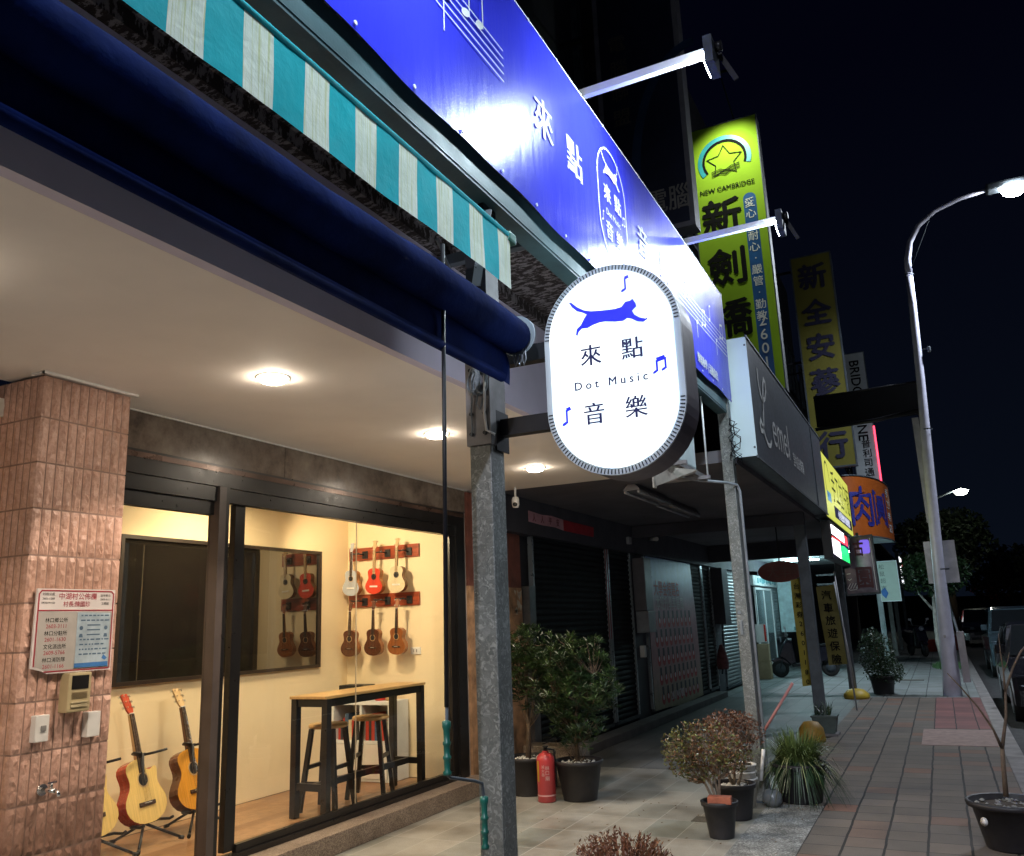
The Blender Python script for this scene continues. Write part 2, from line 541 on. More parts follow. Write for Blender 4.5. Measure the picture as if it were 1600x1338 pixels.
GL = {}
def glyphs(body, off):
    k = (body, round(off, 4))
    if k in GL: return GL[k]
    c = bpy.data.curves.new('glyphs', 'FONT')
    c.body = body; c.size = 1; c.resolution_u = 3; c.offset = off
    o = bpy.data.objects.new('glyphs', c)
    COL.objects.link(o)
    dg = bpy.context.evaluated_depsgraph_get()
    me = bpy.data.meshes.new_from_object(o.evaluated_get(dg))
    r = ([tuple(v.co) for v in me.vertices], [list(p.vertices) for p in me.polygons])
    bpy.data.objects.remove(o); bpy.data.curves.remove(c); bpy.data.meshes.remove(me)
    GL[k] = r
    return r

def tag(o, label=None, cat=None, group=None, kind=None):
    if label: o['label'] = label
    if cat: o['category'] = cat
    if group: o['group'] = group
    if kind: o['kind'] = kind
    return o
def thing(name, loc, label, cat, group=None, rot=None):
    o = bpy.data.objects.new(name, None)
    o.empty_display_size = 0.2
    COL.objects.link(o)
    o.location = loc
    if rot: o.rotation_euler = rot
    ORG[o.name] = Vector(loc)
    return tag(o, label, cat, group)
def struct(name, mb, mat):
    return tag(mb.build(name, mat, loc=(0, 0, 0)), kind='structure')
def copy_tree(o, parent=None):
    c = o.copy(); COL.objects.link(c)
    if parent is not None: c.parent = parent
    for ch in [x for x in bpy.data.objects if x.parent == o and x.name != c.name]: copy_tree(ch, c)
    return c
def FY(x0, y, z0): return lambda u, v, w=0: (x0+u, y+w, z0+v)      # faces the viewer down the street
def FX(x, y0, z0): return lambda u, v, w=0: (x+w, y0+u, z0+v)      # faces the road
def stadium(hw, hh, n=14):
    r = hw; s = hh-hw
    P = [(r*math.cos(PI*k/n), s+r*math.sin(PI*k/n)) for k in range(n+1)]
    P += [(r*math.cos(PI+PI*k/n), -s+r*math.sin(PI+PI*k/n)) for k in range(n+1)]
    return P
def disc(r, n=20, cx=0, cy=0, sx=1.0): return [(cx+r*sx*math.cos(2*PI*k/n), cy+r*math.sin(2*PI*k/n)) for k in range(n)]
def rr(x0, x1, y0, y1, r, n=5):
    P = []
    for cx, cy, a in ((x1-r, y1-r, 0), (x0+r, y1-r, PI/2), (x0+r, y0+r, PI), (x1-r, y0+r, 1.5*PI)):
        for k in range(n+1): P.append((cx+r*math.cos(a+PI/2*k/n), cy+r*math.sin(a+PI/2*k/n)))
    return P
def lift(fn, d):
    """the same plane map, d nearer the viewer"""
    o0 = Vector(fn(0, 0))
    nrm = (Vector(fn(1, 0))-o0).cross(Vector(fn(0, 1))-o0).normalized()*d
    return lambda u, v, w=0: tuple(Vector(fn(u, v))+nrm)
def note(mb, fn, u, v, s, kind=1, thick=0.012, lean=0.0):
    """eighth note (1) or a beamed pair (2); s = height"""
    f2, f3 = lift(fn, 0.0006), lift(fn, 0.0012)
    def head(cx, cy): mb.poly([(cx+0.17*s*math.cos(a)+0.05*s*math.sin(a), cy+0.12*s*math.sin(a)+0.04*s*math.cos(a)) for a in [2*PI*k/14 for k in range(14)]], fn)
    if kind == 1:
        head(u, v); mb.line([(u+0.15*s, v), (u+0.15*s+lean, v+0.85*s)], thick, f2)
        mb.line([(u+0.15*s+lean, v+0.83*s), (u+0.42*s+lean, v+0.92*s)], thick*1.8, f3)
    elif kind == 0:
        head(u, v); mb.line([(u-0.15*s, v), (u-0.15*s, v-0.9*s)], thick, f2)
    else:
        head(u-0.3*s, v-0.06*s); head(u+0.3*s, v+0.06*s)
        mb.line([(u-0.15*s, v-0.06*s), (u-0.15*s, v+0.75*s)], thick, f2)
        mb.line([(u+0.45*s, v+0.06*s), (u+0.45*s, v+0.87*s)], thick, f2)
        mb.line([(u-0.15*s, v+0.75*s), (u+0.45*s, v+0.87*s)], thick*2.2, f3)
CAT = [(-1.268, 2.942), (-1.259, 2.942), (-1.232, 2.915), (-1.201, 2.894), (-1.169, 2.884), (-1.124, 2.878), (-1.097, 2.875), (-1.061, 2.873), (-1.034, 2.876), (-1.015, 2.895), (-0.993, 2.896), (-0.984, 2.902), (-0.978, 2.892), (-0.971, 2.879), (-0.969, 2.865), (-0.981, 2.856), (-0.988, 2.849), (-0.98, 2.831), (-0.959, 2.815), (-0.934, 2.805), (-0.925, 2.808), (-0.926, 2.801), (-0.944, 2.792), (-0.969, 2.799), (-0.994, 2.816), (-1.012, 2.822), (-1.03, 2.813), (-1.065, 2.816), (-1.109, 2.826), (-1.136, 2.826), (-1.164, 2.821), (-1.188, 2.812), (-1.215, 2.814), (-1.23, 2.802), (-1.237, 2.785), (-1.244, 2.791), (-1.238, 2.817), (-1.219, 2.831), (-1.203, 2.856), (-1.19, 2.873), (-1.206, 2.884), (-1.233, 2.896), (-1.255, 2.919)]
CAT = [(x+1.0965, z-2.626) for x, z in CAT]

def leafset(mb, rnd, centre, n, L, w, spread, up=0.35):
    """rosette of n lance leaves round a shoot tip"""
    c = Vector(centre)
    for k in range(n):
        a = rnd.uniform(0, 2*PI); e = rnd.uniform(-0.25, 1.0)
        d = Vector((math.cos(a)*math.cos(e), math.sin(a)*math.cos(e), math.sin(e)+up*0.3)).normalized()
        s = d.cross(Vector((0, 0, 1)))
        if s.length < 0.05: s = Vector((1, 0, 0))
        s.normalize(); nrm = s.cross(d)
        l = L*rnd.uniform(0.65, 1.1); ww = w*rnd.uniform(0.8, 1.2)
        b0 = c + d*0.01
        mb.add([b0, b0+d*l*0.45+s*ww/2+nrm*0.004, b0+d*l-nrm*l*0.08, b0+d*l*0.45-s*ww/2+nrm*0.004], [(0,1,2),(0,2,3)])
def blob_points(rnd, n, blobs):
    out = []
    tot = sum(b[3]*b[4]*b[5] for b in blobs)
    for (cx, cy, cz, rx, ry, rz) in blobs:
        for k in range(int(n*rx*ry*rz/tot)+1):
            while True:
                p = Vector((rnd.uniform(-1,1), rnd.uniform(-1,1), rnd.uniform(-1,1)))
                if 0.25 < p.length < 1: break
            out.append((cx+p.x*rx, cy+p.y*ry, cz+p.z*rz))
    return out
def leafcloud(mb, rnd, pts, L, w):
    for p in pts:
        d = Vector((rnd.uniform(-1,1), rnd.uniform(-1,1), rnd.uniform(-0.6,0.9))).normalized()
        s = d.cross(Vector((rnd.uniform(-1,1), rnd.uniform(-1,1), rnd.uniform(-1,1)))).normalized()
        l = L*rnd.uniform(0.6, 1.2); ww = w*rnd.uniform(0.7, 1.2)
        c = Vector(p); nrm = s.cross(d)*w*0.18
        mb.add([c-d*l/2, c+s*ww/2+nrm, c+d*l/2, c-s*ww/2+nrm], [(0,1,2),(0,2,3)])
# ------------------------------------------------------------------ common materials
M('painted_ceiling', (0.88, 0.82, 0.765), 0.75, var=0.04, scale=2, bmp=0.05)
M('purple_grey_paint', (0.62, 0.57, 0.70), 0.7, var=0.08, scale=2)
M('dark_paint', (0.055, 0.055, 0.07), 0.75, var=0.25, scale=2)
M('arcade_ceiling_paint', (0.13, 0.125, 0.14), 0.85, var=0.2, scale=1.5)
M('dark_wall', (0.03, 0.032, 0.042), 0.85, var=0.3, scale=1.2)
M('cream_wall', (0.85, 0.70, 0.46), 0.7, var=0.03, scale=2, bmp=0.03)
M('black_frame', (0.012, 0.011, 0.011), 0.32, var=0.2)
M('brown_frame', (0.085, 0.066, 0.06), 0.4, var=0.15)
M('black_plastic', (0.013, 0.013, 0.015), 0.45, var=0.25, bmp=0.1)
M('black_steel', (0.016, 0.016, 0.02), 0.4, metal=0.3)
M('dark_steel', (0.07, 0.085, 0.10), 0.55, metal=0.3, var=0.3)
M('teal_steel', (0.045, 0.10, 0.115), 0.5, var=0.35, scale=3, bmp=0.1)
M('white_paint', (0.72, 0.74, 0.74), 0.4, var=0.05)
M('white_plastic', (0.75, 0.73, 0.70), 0.35, var=0.04)
M('aged_plastic', (0.46, 0.37, 0.21), 0.45, var=0.12)
M('chrome', (0.75, 0.74, 0.72), 0.2, metal=1.0, var=0.1)
M('teal_cloth', (0.004, 0.36, 0.42), 0.7, var=0.12, scale=4, bmp=0.3, bscale=22, spec=0.12)
M('navy_tarp', (0.003, 0.010, 0.066), 0.9, var=0.4, scale=5, bmp=0.35, bscale=24, spec=0.05)
M('rope', (0.26, 0.30, 0.33), 0.8, var=0.3, scale=60, bmp=0.5, bscale=200)
M('green_grip', (0.012, 0.12, 0.09), 0.35, var=0.2)
M('grout', (0.30, 0.19, 0.15), 0.85, var=0.2, scale=20)
M('asphalt', (0.05, 0.05, 0.052), 0.85, var=0.3, scale=12, bmp=0.5, bscale=160)
M('concrete', (0.24, 0.235, 0.22), 0.85, var=0.25, scale=5, bmp=0.4, bscale=70)
M('dark_concrete', (0.15, 0.14, 0.145), 0.85, var=0.25, scale=3, bmp=0.3, bscale=60)
M('letter_white', (0.82, 0.84, 0.86), 0.32, var=0.03, spec=0.3)
M('letter_black', (0.008, 0.008, 0.010), 0.8, spec=0.1)
M('letter_navy', (0.02, 0.02, 0.11), 0.5)
M('letter_red', (0.30, 0.012, 0.03), 0.5)
M('sign_grey', (0.10, 0.10, 0.125), 0.4, var=0.1)
M('sign_silver', (0.34, 0.38, 0.42), 0.3, metal=0.6, var=0.1)

# ------------------------------------------------------------------ SETTING: grounds
struct('road', MB().box(0.62, 11, -6, 260, -0.4, -0.12), 'asphalt')
struct('far_pavement', MB().box(11, 40, -6, 260, -0.4, -0.02), 'dark_concrete')
struct('ground', MB().box(-60, 0.4, -6, 260, -0.5, -0.02), 'dark_concrete')
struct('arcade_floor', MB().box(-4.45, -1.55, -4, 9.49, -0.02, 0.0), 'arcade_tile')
struct('arcade_floor', MB().box(-4.45, -1.55, 9.49, 17.95, -0.02, 0.0005), 'shaded_arcade_tile')
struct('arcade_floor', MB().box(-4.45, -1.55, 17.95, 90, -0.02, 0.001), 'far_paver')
struct('concrete_pavement', MB().box(-1.55, -1.10, -4, 8.05, -0.02, 0.0), 'exposed_aggregate')
struct('brick_pavement', MB().box(-1.10, 0.42, -4, 8.05, -0.02, 0.0).box(-1.55, 0.42, 8.05, 13.42, -0.02, 0.0).box(-1.55, -0.3, 13.42, 17.95, -0.02, 0.0), 'brick_paver')
struct('red_pavement', MB().box(-0.3, 0.42, 13.42, 17.95, -0.02, 0.001), 'red_paver')
struct('ramp_slab', MB().box(-0.42, 0.42, 11.8, 13.3, -0.01, 0.006), M('pink_concrete', (0.27, 0.19, 0.17), 0.85, var=0.2, scale=10, bmp=0.4))
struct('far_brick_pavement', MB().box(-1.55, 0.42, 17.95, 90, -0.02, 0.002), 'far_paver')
mb = MB()
for k in range(70):
    y = -3 + k*1.0
    mb.bbox(0.42, 0.60, y+0.006, y+0.994, -0.3, 0.012, 0.012)
struct('kerb', mb, M('kerb_stone', (0.20, 0.185, 0.18), 0.8, var=0.3, scale=4, bmp=0.3))
mb = MB()
for k in range(12): mb.box(0.66, 1.02, 10.0+k*0.05, 10.03+k*0.05, -0.125, -0.112)
mb.box(0.64, 1.04, 9.95, 10.62, -0.135, -0.119)
tag(mb.build('gutter_grate', 'black_steel'), 'black slotted gutter grate at the kerb beside the pinkish slab', 'drain grate')
struct('road_marking', MB().box(2.95, 3.07, -4, 200, -0.2, -0.116), M('road_paint', (0.6, 0.6, 0.58), 0.7, var=0.25, scale=12))
rnd = random.Random(3)
mb = MB()
for k in range(2600):
    x = rnd.uniform(-0.42, 0.40); y = rnd.uniform(25.6, 28.4)
    if ((x+0.02)/0.42)**2+((y-27)/1.4)**2 > rnd.uniform(0.55, 1.0): continue
    a = rnd.uniform(0, 2*PI); l = rnd.uniform(0.05, 0.14)
    mb.add([(x, y, 0), (x+0.012, y, 0), (x+0.05*math.cos(a), y+0.05*math.sin(a), l)], [(0,1,2)])
tag(mb.build('grass', M('grass_blade', (0.04, 0.12, 0.03), 0.6, var=0.4), loc=(0,0,0)), 'patch of short green grass around the staked roadside tree', 'grass', kind='stuff')
rnd = random.Random(5)
mb = MB()
for k in range(120):
    x = rnd.uniform(-3.2, -1.2); y = rnd.uniform(4.6, 8.0)
    s = rnd.uniform(0.006, 0.018); a = rnd.uniform(0, PI)
    Mx = Matrix.Translation((x, y, 0.003))@Matrix.Rotation(a, 4, 'Z')
    mb.add([(-s, 0, 0), (0, s*0.5, 0.003), (s, 0, 0.004), (0, -s*0.4, 0.001)], [(0,1,2,3)], Mx)
tag(mb.build('leaf_litter', M('dry_leaf', (0.12, 0.07, 0.03), 0.7, var=0.4), loc=(0,0,0)), 'fallen dry leaf bits scattered on the paving near the pots', 'leaf litter', kind='stuff')
tag(MB().box(-2.02, -1.80, 7.2, 7.38, -0.01, 0.004).build('floor_grate', M('grate_iron', (0.09, 0.08, 0.065), 0.6, var=0.4, scale=60, bmp=0.6, bscale=120)), 'small dark drain cover set into the pale tiles behind the brown shrub', 'drain cover')
tag(MB().box(-1.25, -0.55, 22.0, 22.35, -0.01, 0.006).build('manhole_cover', 'grate_iron'), 'flat dark drain cover in the bluish paving before the lamp post', 'drain cover')

# ------------------------------------------------------------------ THE SHOP (first house of the row)
shop = thing('shophouse', (-4.4, 5, 0), 'lit guitar shop house with beige arcade ceiling and glass front', 'building')
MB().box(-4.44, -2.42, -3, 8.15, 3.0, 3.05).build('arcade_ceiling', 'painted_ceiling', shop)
MB().box(-2.419, -2.36, -3, 8.15, 3.0, 3.765).build('fascia', 'purple_grey_paint', shop)
MB().box(-2.42, -2.30, -3, 8.15, 3.70, 3.77).box(-2.3, -1.62, -3, 8.2, 3.77, 3.95).build('balcony_slab', 'peeling_paint', shop)
MB().box(-3.4, -3.2, -3, 8.15, 3.95, 12).box(-3.2, -1.72, -3, 8.15, 3.96, 4.02).build('upper_wall', 'dark_wall', shop)
MB().box(-4.43, -4.385, 3.38, 5.02, 2.755, 2.992).box(-4.43, -4.385, 5.024, 7.84, 2.755, 2.992).build('stone_lintel', 'granite_lintel', shop)
MB().box(-4.42, -4.37, 3.35, 7.86, 2.992, 2.999).box(-4.2, -4.095, 2.80, 2.815, 2.985, 2.999).box(-4.115, -4.09, 2.80, 3.40, 2.985, 2.999).build('ceiling_trim', 'white_plastic', shop)
MB().bbox(-4.40, -4.19, 3.30, 7.9, 0.0, 0.148, 0.006).build('door_step', 'granite_step', shop)
# interior shell (the wall behind the glazing opens into the dark practice room)
MB().box(-5.72, -4.36, 2.3, 7.62, 0.0, 0.146).build('interior_floor', 'laminate_floor', shop)
w = MB()
w.box(-5.84, -5.72, 2.3, 4.66, 0.15, 2.95).box(-5.84, -5.72, 7.12, 7.6, 0.15, 2.95)
w.box(-5.84, -5.72, 4.66, 7.12, 0.15, 1.24).box(-5.84, -5.72, 4.66, 7.12, 2.40, 2.95)
w.box(-5.84, -4.45, 7.6, 7.75, 0.15, 2.95).box(-5.84, -4.5, 2.2, 2.32, 0.15, 2.95)
w.build('interior_wall', 'cream_wall', shop)
MB().box(-5.72, -4.44, 2.32, 7.6, 2.80, 2.9).build('interior_ceiling', M('white_ceiling', (0.8, 0.78, 0.72), 0.7, var=0.03), shop)
w = MB()
w.box(-5.73, -5.69, 4.66, 7.12, 1.24, 1.27).box(-5.73, -5.69, 4.66, 7.12, 2.37, 2.40).box(-5.73, -5.69, 4.66, 4.69, 1.27, 2.37).box(-5.73, -5.69, 7.09, 7.12, 1.27, 2.37)
wf = w.build('inner_window', M('thin_brown_frame', (0.03, 0.02, 0.016), 0.4), shop)
MB().box(-5.722, -5.712, 4.69, 7.09, 1.27, 2.37).build('pane', 'dark_window_glass', wf)
MB().box(-5.80, -5.76, 4.66, 7.12, 1.24, 2.40).build('room_backing', 'black_plastic', shop)
# shop glazing
g = MB()
g.box(-4.45, -4.37, 3.38, 7.79, 2.60, 2.752)            # header
g.box(-4.45, -4.385, 3.38, 7.79, 2.50, 2.597)
g.box(-4.47, -4.41, 3.38, 4.344, 2.405, 2.498)
g.box(-4.455, -4.40, 7.53, 7.62, 0.20, 2.5).box(-4.45, -4.37, 7.622, 7.79, 0.16, 2.6)
g.box(-4.47, -4.42, 4.56, 4.655, 0.20, 2.5)
g.box(-4.45, -4.375, 3.38, 7.79, 0.15, 0.185).box(-4.44, -4.40, 4.655, 7.53, 0.186, 0.235)
g.box(-4.45, -4.38, 3.385, 3.42, 0.19, 2.5)
fr = g.build('window_frame', 'black_frame', shop)
MB().box(-4.46, -4.362, 4.345, 4.408, 0.186, 2.6).build('mullion', 'brown_frame', fr)
MB().box(-4.458, -4.363, 4.409, 4.44, 0.187, 2.599).build('mullion', 'black_frame', fr)
MB().box(-4.385, -4.365, 3.38, 7.79, 2.70, 2.735).build('drip_rail', M('worn_rail', (0.10, 0.06, 0.045), 0.3, metal=0.4, var=0.6, scale=3), fr)
MB().box(-4.428, -4.422, 4.655, 5.992, 0.235, 2.50).box(-4.428, -4.422, 5.998, 7.53, 0.235, 2.50).build('pane', 'shop_glass', fr)
MB().box(-4.448, -4.442, 3.42, 4.345, 0.19, 2.41).box(-4.446, -4.440, 4.44, 4.56, 0.19, 2.5).build('pane', 'shop_glass', fr)
MB().box(-4.429, -4.421, 5.992, 5.998, 0.235, 2.5).build('glass_joint', M('seal', (0.5, 0.42, 0.3), 0.4), fr)
# strip of wall between the shop and the next house
MB().box(-4.9, -4.40, 7.79, 7.86, 0, 3.0).build('side_wall', M('stained_plaster', (0.35, 0.30, 0.27), 0.8, var=0.25, scale=4), shop)

# ------------------------------------------------------------------ tiled pillar
pil = thing('tiled_pillar', (-4.4, 3.1, 0), 'pillar clad in pink split faced tiles left of the shop window', 'pillar')
MB().box(-4.93, -4.128, 2.828, 3.37, 0, 2.985).build('grout_core', 'grout', pil)
rnd = random.Random(11)
def tileface(mb, fn, w, h, nu, nv):
    """one split-face tile: rough outward relief, sunk edges"""
    vs = []; fs = []
    a0, b0 = rnd.uniform(-1, 1), rnd.uniform(0.3, 1.0)
    R = [[0]*(nv+1) for _ in range(nu+1)]
    for i in range(nu+1):
        for j in range(nv+1):
            edge = min(i, nu-i, j, nv-j)
            R[i][j] = -0.003 if edge == 0 else 0.0075*rnd.random()**1.4
    for i in range(nu+1):
        for j in range(nv+1):
            vs.append(fn(w*i/nu, h*j/nv, R[i][j]))
    for i in range(nu):
        for j in range(nv):
            q = [i*(nv+1)+j, (i+1)*(nv+1)+j, (i+1)*(nv+1)+j+1, i*(nv+1)+j+1]
            if rnd.random() < 0.5: fs += [(q[0], q[1], q[2]), (q[0], q[2], q[3])]
            else: fs += [(q[0], q[1], q[3]), (q[1], q[2], q[3])]
    mb.add(vs, fs)
mb = MB()
CH = 0.242
for k in range(13):
    z1 = 3.0 - k*CH - 0.005 + (0.0 if k else -0.012)
    z0 = max(0.002, 3.0-(k+1)*CH+0.004)
    for c in range(10):
        y = 2.822+c*0.0555
        tileface(mb, lambda u, v, r, y=y, z0=z0: (-4.124+r, y+0.003+u, z0+v), 0.0495, z1-z0, 4, 10)
    for c in range(14):
        x = -4.126-c*0.0555
        tileface(mb, lambda u, v, r, x=x, z0=z0: (x-0.003-u, 2.824-r, z0+v), 0.0495, z1-z0, 3, 9)
mb.build('tile_cladding', 'pink_tile', pil)

# notice board and fittings on the pillar
P = -4.098
nb = thing('notice_board', (P, 3.1, 1.43), 'white village notice board with red rim and torn blue poster on pillar', 'notice board')
out = [(2.872, 1.862), (3.334, 1.862), (3.334, 1.437), (2.96, 1.437), (2.93, 1.452), (2.868, 1.468)]
MB().prism(out, lambda u, v, w: (P-0.012+w, u, v), 0.012).build('plate', M('notice_white', (0.66, 0.60, 0.58), 0.4, var=0.06), nb)
f0 = lambda u, v: (P+0.0015, u, v)
mb = MB()
mb.line([(2.882, 1.475), (2.882, 1.835), (2.895, 1.852), (3.310, 1.852), (3.323, 1.838), (3.323, 1.447)], 0.007, f0)
mb.line([(2.884, 1.752), (3.320, 1.752)], 0.006, f0)
mb.line([(2.94, 1.447), (3.320, 1.447)], 0.006, f0)
mb.build('red_rim', M('rim_red', (0.33, 0.03, 0.045), 0.4), nb)
MB().poly([(2.888, 1.747), (3.318, 1.744), (3.318, 1.452), (2.95, 1.452), (2.925, 1.462), (2.888, 1.475)], lambda u, v: (P+0.001, u, v)).build('panel', M('notice_panel', (0.40, 0.37, 0.34), 0.5, var=0.1), nb)
MB().text('中湖村公佈欄', 0.038, f0, 0.004, u=3.105, v=1.825).text('村長:陳國珍', 0.031, f0, 0.004, u=3.10, v=1.785).text('2603-3111', 0.028, f0, 0.006, u=2.99, v=1.672).text('2601-1630', 0.028, f0, 0.006, u=2.99, v=1.606).text('2609-5766', 0.028, f0, 0.006, u=2.99, v=1.540).text('2601-1166', 0.028, f0, 0.006, u=2.99, v=1.473).build('red_lettering', M('notice_red', (0.36, 0.05, 0.07), 0.5), nb)
MB().text('村辦公處', 0.017, f0, 0.002, u=2.935, v=1.835).text('2601-1288', 0.016, f0, 0.002, u=2.935, v=1.812).text('0932191150', 0.015, f0, 0.002, u=2.935, v=1.790).text('巡守單位', 0.016, f0, 0.002, u=3.272, v=1.831).text('2603-3111', 0.015, f0, 0.002, u=3.272, v=1.810).text('工務組', 0.016, f0, 0.002, u=3.272, v=1.788).text('林口鄉公所', 0.026, f0, 0.003, u=2.99, v=1.703).text('林口分駐所', 0.026, f0, 0.003, u=2.99, v=1.637).text('文化派出所', 0.026, f0, 0.003, u=2.99, v=1.571).text('林口消防隊', 0.026, f0, 0.003, u=2.99, v=1.505).build('black_lettering', 'letter_black', nb)
ps = MB().poly([(3.108, 1.742), (3.308, 1.738), (3.312, 1.456), (3.106, 1.456), (3.110, 1.52)], lambda u, v: (P+0.003, u, v)).build('poster', M('poster_pale_blue', (0.36, 0.44, 0.50), 0.5, var=0.25, scale=9), nb)
f1 = lambda u, v: (P+0.0042, u, v)
MB().poly([(3.108, 1.480), (3.310, 1.482), (3.311, 1.458), (3.108, 1.458)], f1).poly([(3.28, 1.52), (3.305, 1.5), (3.29, 1.49), (3.27, 1.5)], f1).build('blue_band', M('poster_blue', (0.05, 0.17, 0.42), 0.5), ps)
mb = MB()
for k in range(9):
    yv = 1.725-k*0.025
    if k in (2, 3, 4): mb.line([(3.17, yv), (3.25, yv)], 0.006, f1); continue
    x = 3.13
    while x < 3.28:
        l = rnd.uniform(0.008, 0.03); mb.line([(x, yv), (x+l, yv)], 0.007, f1); x += l+0.008
for hx in (3.135, 3.285):
    mb.poly(disc(0.011, 12, hx, 1.660), f1).poly([(hx-0.008, 1.63), (hx+0.008, 1.63), (hx+0.012, 1.612), (hx-0.012, 1.612)], f1)
mb.build('print', M('poster_ink', (0.10, 0.16, 0.24), 0.6), ps)

ic = thing('intercom', (-4.1, 3.12, 1.24), 'beige aged intercom with dark screen under the notice board', 'intercom')
MB().bbox(-4.125, -4.055, 3.055, 3.19, 1.238, 1.434, 0.008).build('housing', 'aged_plastic', ic)
MB().box(-4.06, -4.0525, 3.075, 3.172, 1.352, 1.42).build('screen', 'black_frame', ic)
mb = MB()
for k in range(7): mb.box(-4.056, -4.0535, 3.078, 3.168, 1.304+k*0.005, 1.3065+k*0.005)
mb.build('speaker_grille', M('dark_beige', (0.20, 0.15, 0.08), 0.6), ic)
MB().bbox(-4.058, -4.049, 3.075, 3.170, 1.262, 1.276, 0.002).bbox(-4.058, -4.049, 3.075, 3.170, 1.282, 1.290, 0.002).build('button', M('pale_beige', (0.50, 0.42, 0.26), 0.4), ic)
sw = thing('switch_plate', (-4.1, 2.95, 1.11), 'white doorbell plate with square grey button, left of the intercom', 'doorbell')
MB().bbox(-4.125, -4.10+0.018, 2.911, 2.985, 1.113, 1.240, 0.004).build('plate', 'white_plastic', sw)
MB().bbox(-4.09, -4.076, 2.94, 2.968, 1.163, 1.190, 0.003).build('button', M('grey_plastic', (0.25, 0.24, 0.23), 0.4), sw)
bp = thing('blank_plate', (-4.1, 3.24, 1.1), 'blank white cover plate on the pillar edge, right below the intercom', 'cover plate')
MB().bbox(-4.125, -4.08, 3.204, 3.280, 1.102, 1.228, 0.004).build('plate', 'white_plastic', bp)
tp = thing('water_tap', (-4.1, 3.0, 0.87), 'small chrome water tap sticking out of the pink pillar', 'tap')
MB().cyl((-4.13, 3.0, 0.88), (-4.02, 3.0, 0.88), 0.011).tube([(-4.02, 3.0, 0.88), (-4.0, 3.0, 0.878), (-3.99, 3.0, 0.855)], 0.009).cyl((-4.125, 3.0, 0.88), (-4.112, 3.0, 0.88), 0.028).build('spout', 'chrome', tp)
MB().cyl((-4.05, 3.0, 0.885), (-4.05, 3.0, 0.915), 0.007).beam((-4.05, 2.975, 0.918), (-4.05, 3.025, 0.918), 0.012, 0.008).build('handle', 'chrome', tp)

# ------------------------------------------------------------------ recessed lights in the arcade ceiling
DL = [(0.01, 'recessed ceiling light two lamps before the pillar, outside the view'), (1.62, 'recessed ceiling light just before the pillar, outside the view'), (3.55, 'recessed round ceiling light nearest the pink tiled pillar'), (5.32, 'middle recessed ceiling light beside the hanging crank rod'), (7.08, 'recessed ceiling light farthest from the pillar, near the hanging camera')]
for y, lab in DL:
    d = thing('ceiling_light', (-3.2, y, 3.0), lab, 'ceiling light', 'recessed lights in the arcade ceiling')
    MB().lathe([(0.078, 0.0), (0.092, -0.006), (0.095, 0.0)], (-3.2, y, 2.999), 32).build('trim_ring', 'white_plastic', d)
    MB().lathe([(0.0, -0.034), (0.045, -0.032), (0.066, -0.024), (0.075, -0.010), (0.076, 0.0)], (-3.2, y, 2.998), 32).build('lens', 'arcade_lens', d)
    lamp('light', 'SPOT', (-3.2, y, 2.955), 82, (1.0, 0.84, 0.67), d, (-3.2, y, 0), 0.06, spot=rad(124), blend=0.3)

# ------------------------------------------------------------------ posts
def post(x, y, h, label, w=0.105, dpt=0.125, mat='galvanised_steel', split=None):
    p = thing('steel_post', (x, y, 0), label, 'post', 'square steel posts along the arcade')
    MB().bbox(x-w/2, x+w/2, y-dpt/2, y+dpt/2, 0, split or h, 0.006).build('shaft', mat, p)
    if split: MB().box(x-w/2+0.001, x+w/2-0.001, y-dpt/2+0.001, y+dpt/2-0.001, split+0.001, h).build('upper_shaft', 'black_steel', p)  # black upper part puts the shadow above the tarp into the colour
    MB().box(x-w*0.9, x+w*0.9, y-dpt*0.9, y+dpt*0.9, 0.0, 0.012).build('base_plate', 'dark_steel', p)
    return p
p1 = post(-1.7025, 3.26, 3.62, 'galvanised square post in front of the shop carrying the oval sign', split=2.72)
MB().box(-1.762, -1.643, 3.185, 3.335, 2.36, 2.74).build('clamp_sleeve', M('worn_steel', (0.22, 0.21, 0.215), 0.5, metal=0.5, var=0.4, scale=6), p1)
mb = MB()
for z in (2.41, 2.50, 2.70):
    for dx in (-1.735, -1.67): mb.cyl((dx, 3.186, z), (dx, 3.176, z), 0.009, n=8)
mb.build('bolt', 'black_steel', p1)
MB().beam((-1.70, 3.1965, 3.10), (-1.63, 3.1965, 3.46), 0.045, 0.006, (0, 1, 0)).build('brace_plate', 'sign_silver', p1)
p2 = post(-1.642, 8.15, 3.62, 'weathered galvanised post with a white conduit beside the grass pot')
MB().tube([(-1.56, 8.13, 0.05), (-1.56, 8.13, 2.74), (-1.575, 8.10, 2.80), (-1.63, 7.9, 2.80), (-1.90, 7.3, 2.79)], 0.014).build('conduit', M('pipe_grey', (0.40, 0.43, 0.47), 0.4), p2)
mb = MB()
rnd = random.Random(8)
for k in range(6):
    pts = [(-1.58, 8.08, 3.45-k*0.02)]
    for j in range(9): pts.append((-1.58+rnd.uniform(-0.03, 0.09), 8.075+rnd.uniform(-0.02, 0.01), 3.40-j*0.045-k*0.01+rnd.uniform(-0.03, 0.03)))
    mb.tube(pts, 0.004, 5)
mb.build('loose_wire', 'letter_black', p2)
MB().bbox(-1.668, -1.645, 8.076, 8.09, 1.42, 1.55, 0.004).cyl((-1.66, 8.08, 1.62), (-1.66, 8.07, 1.62), 0.016, n=10).build('hook', 'sign_silver', p2)
post(-1.70, 13.1, 3.1, 'dark grey post behind the square planter with yellow banner beside it', 0.15, 0.15, 'dark_steel')
post(-1.70, 18.05, 3.0, 'dark post in front of the bushy shrub under the purple sign', 0.13, 0.13, 'dark_steel')
M('cyan_paint', (0.42, 0.55, 0.56), 0.5, var=0.15)
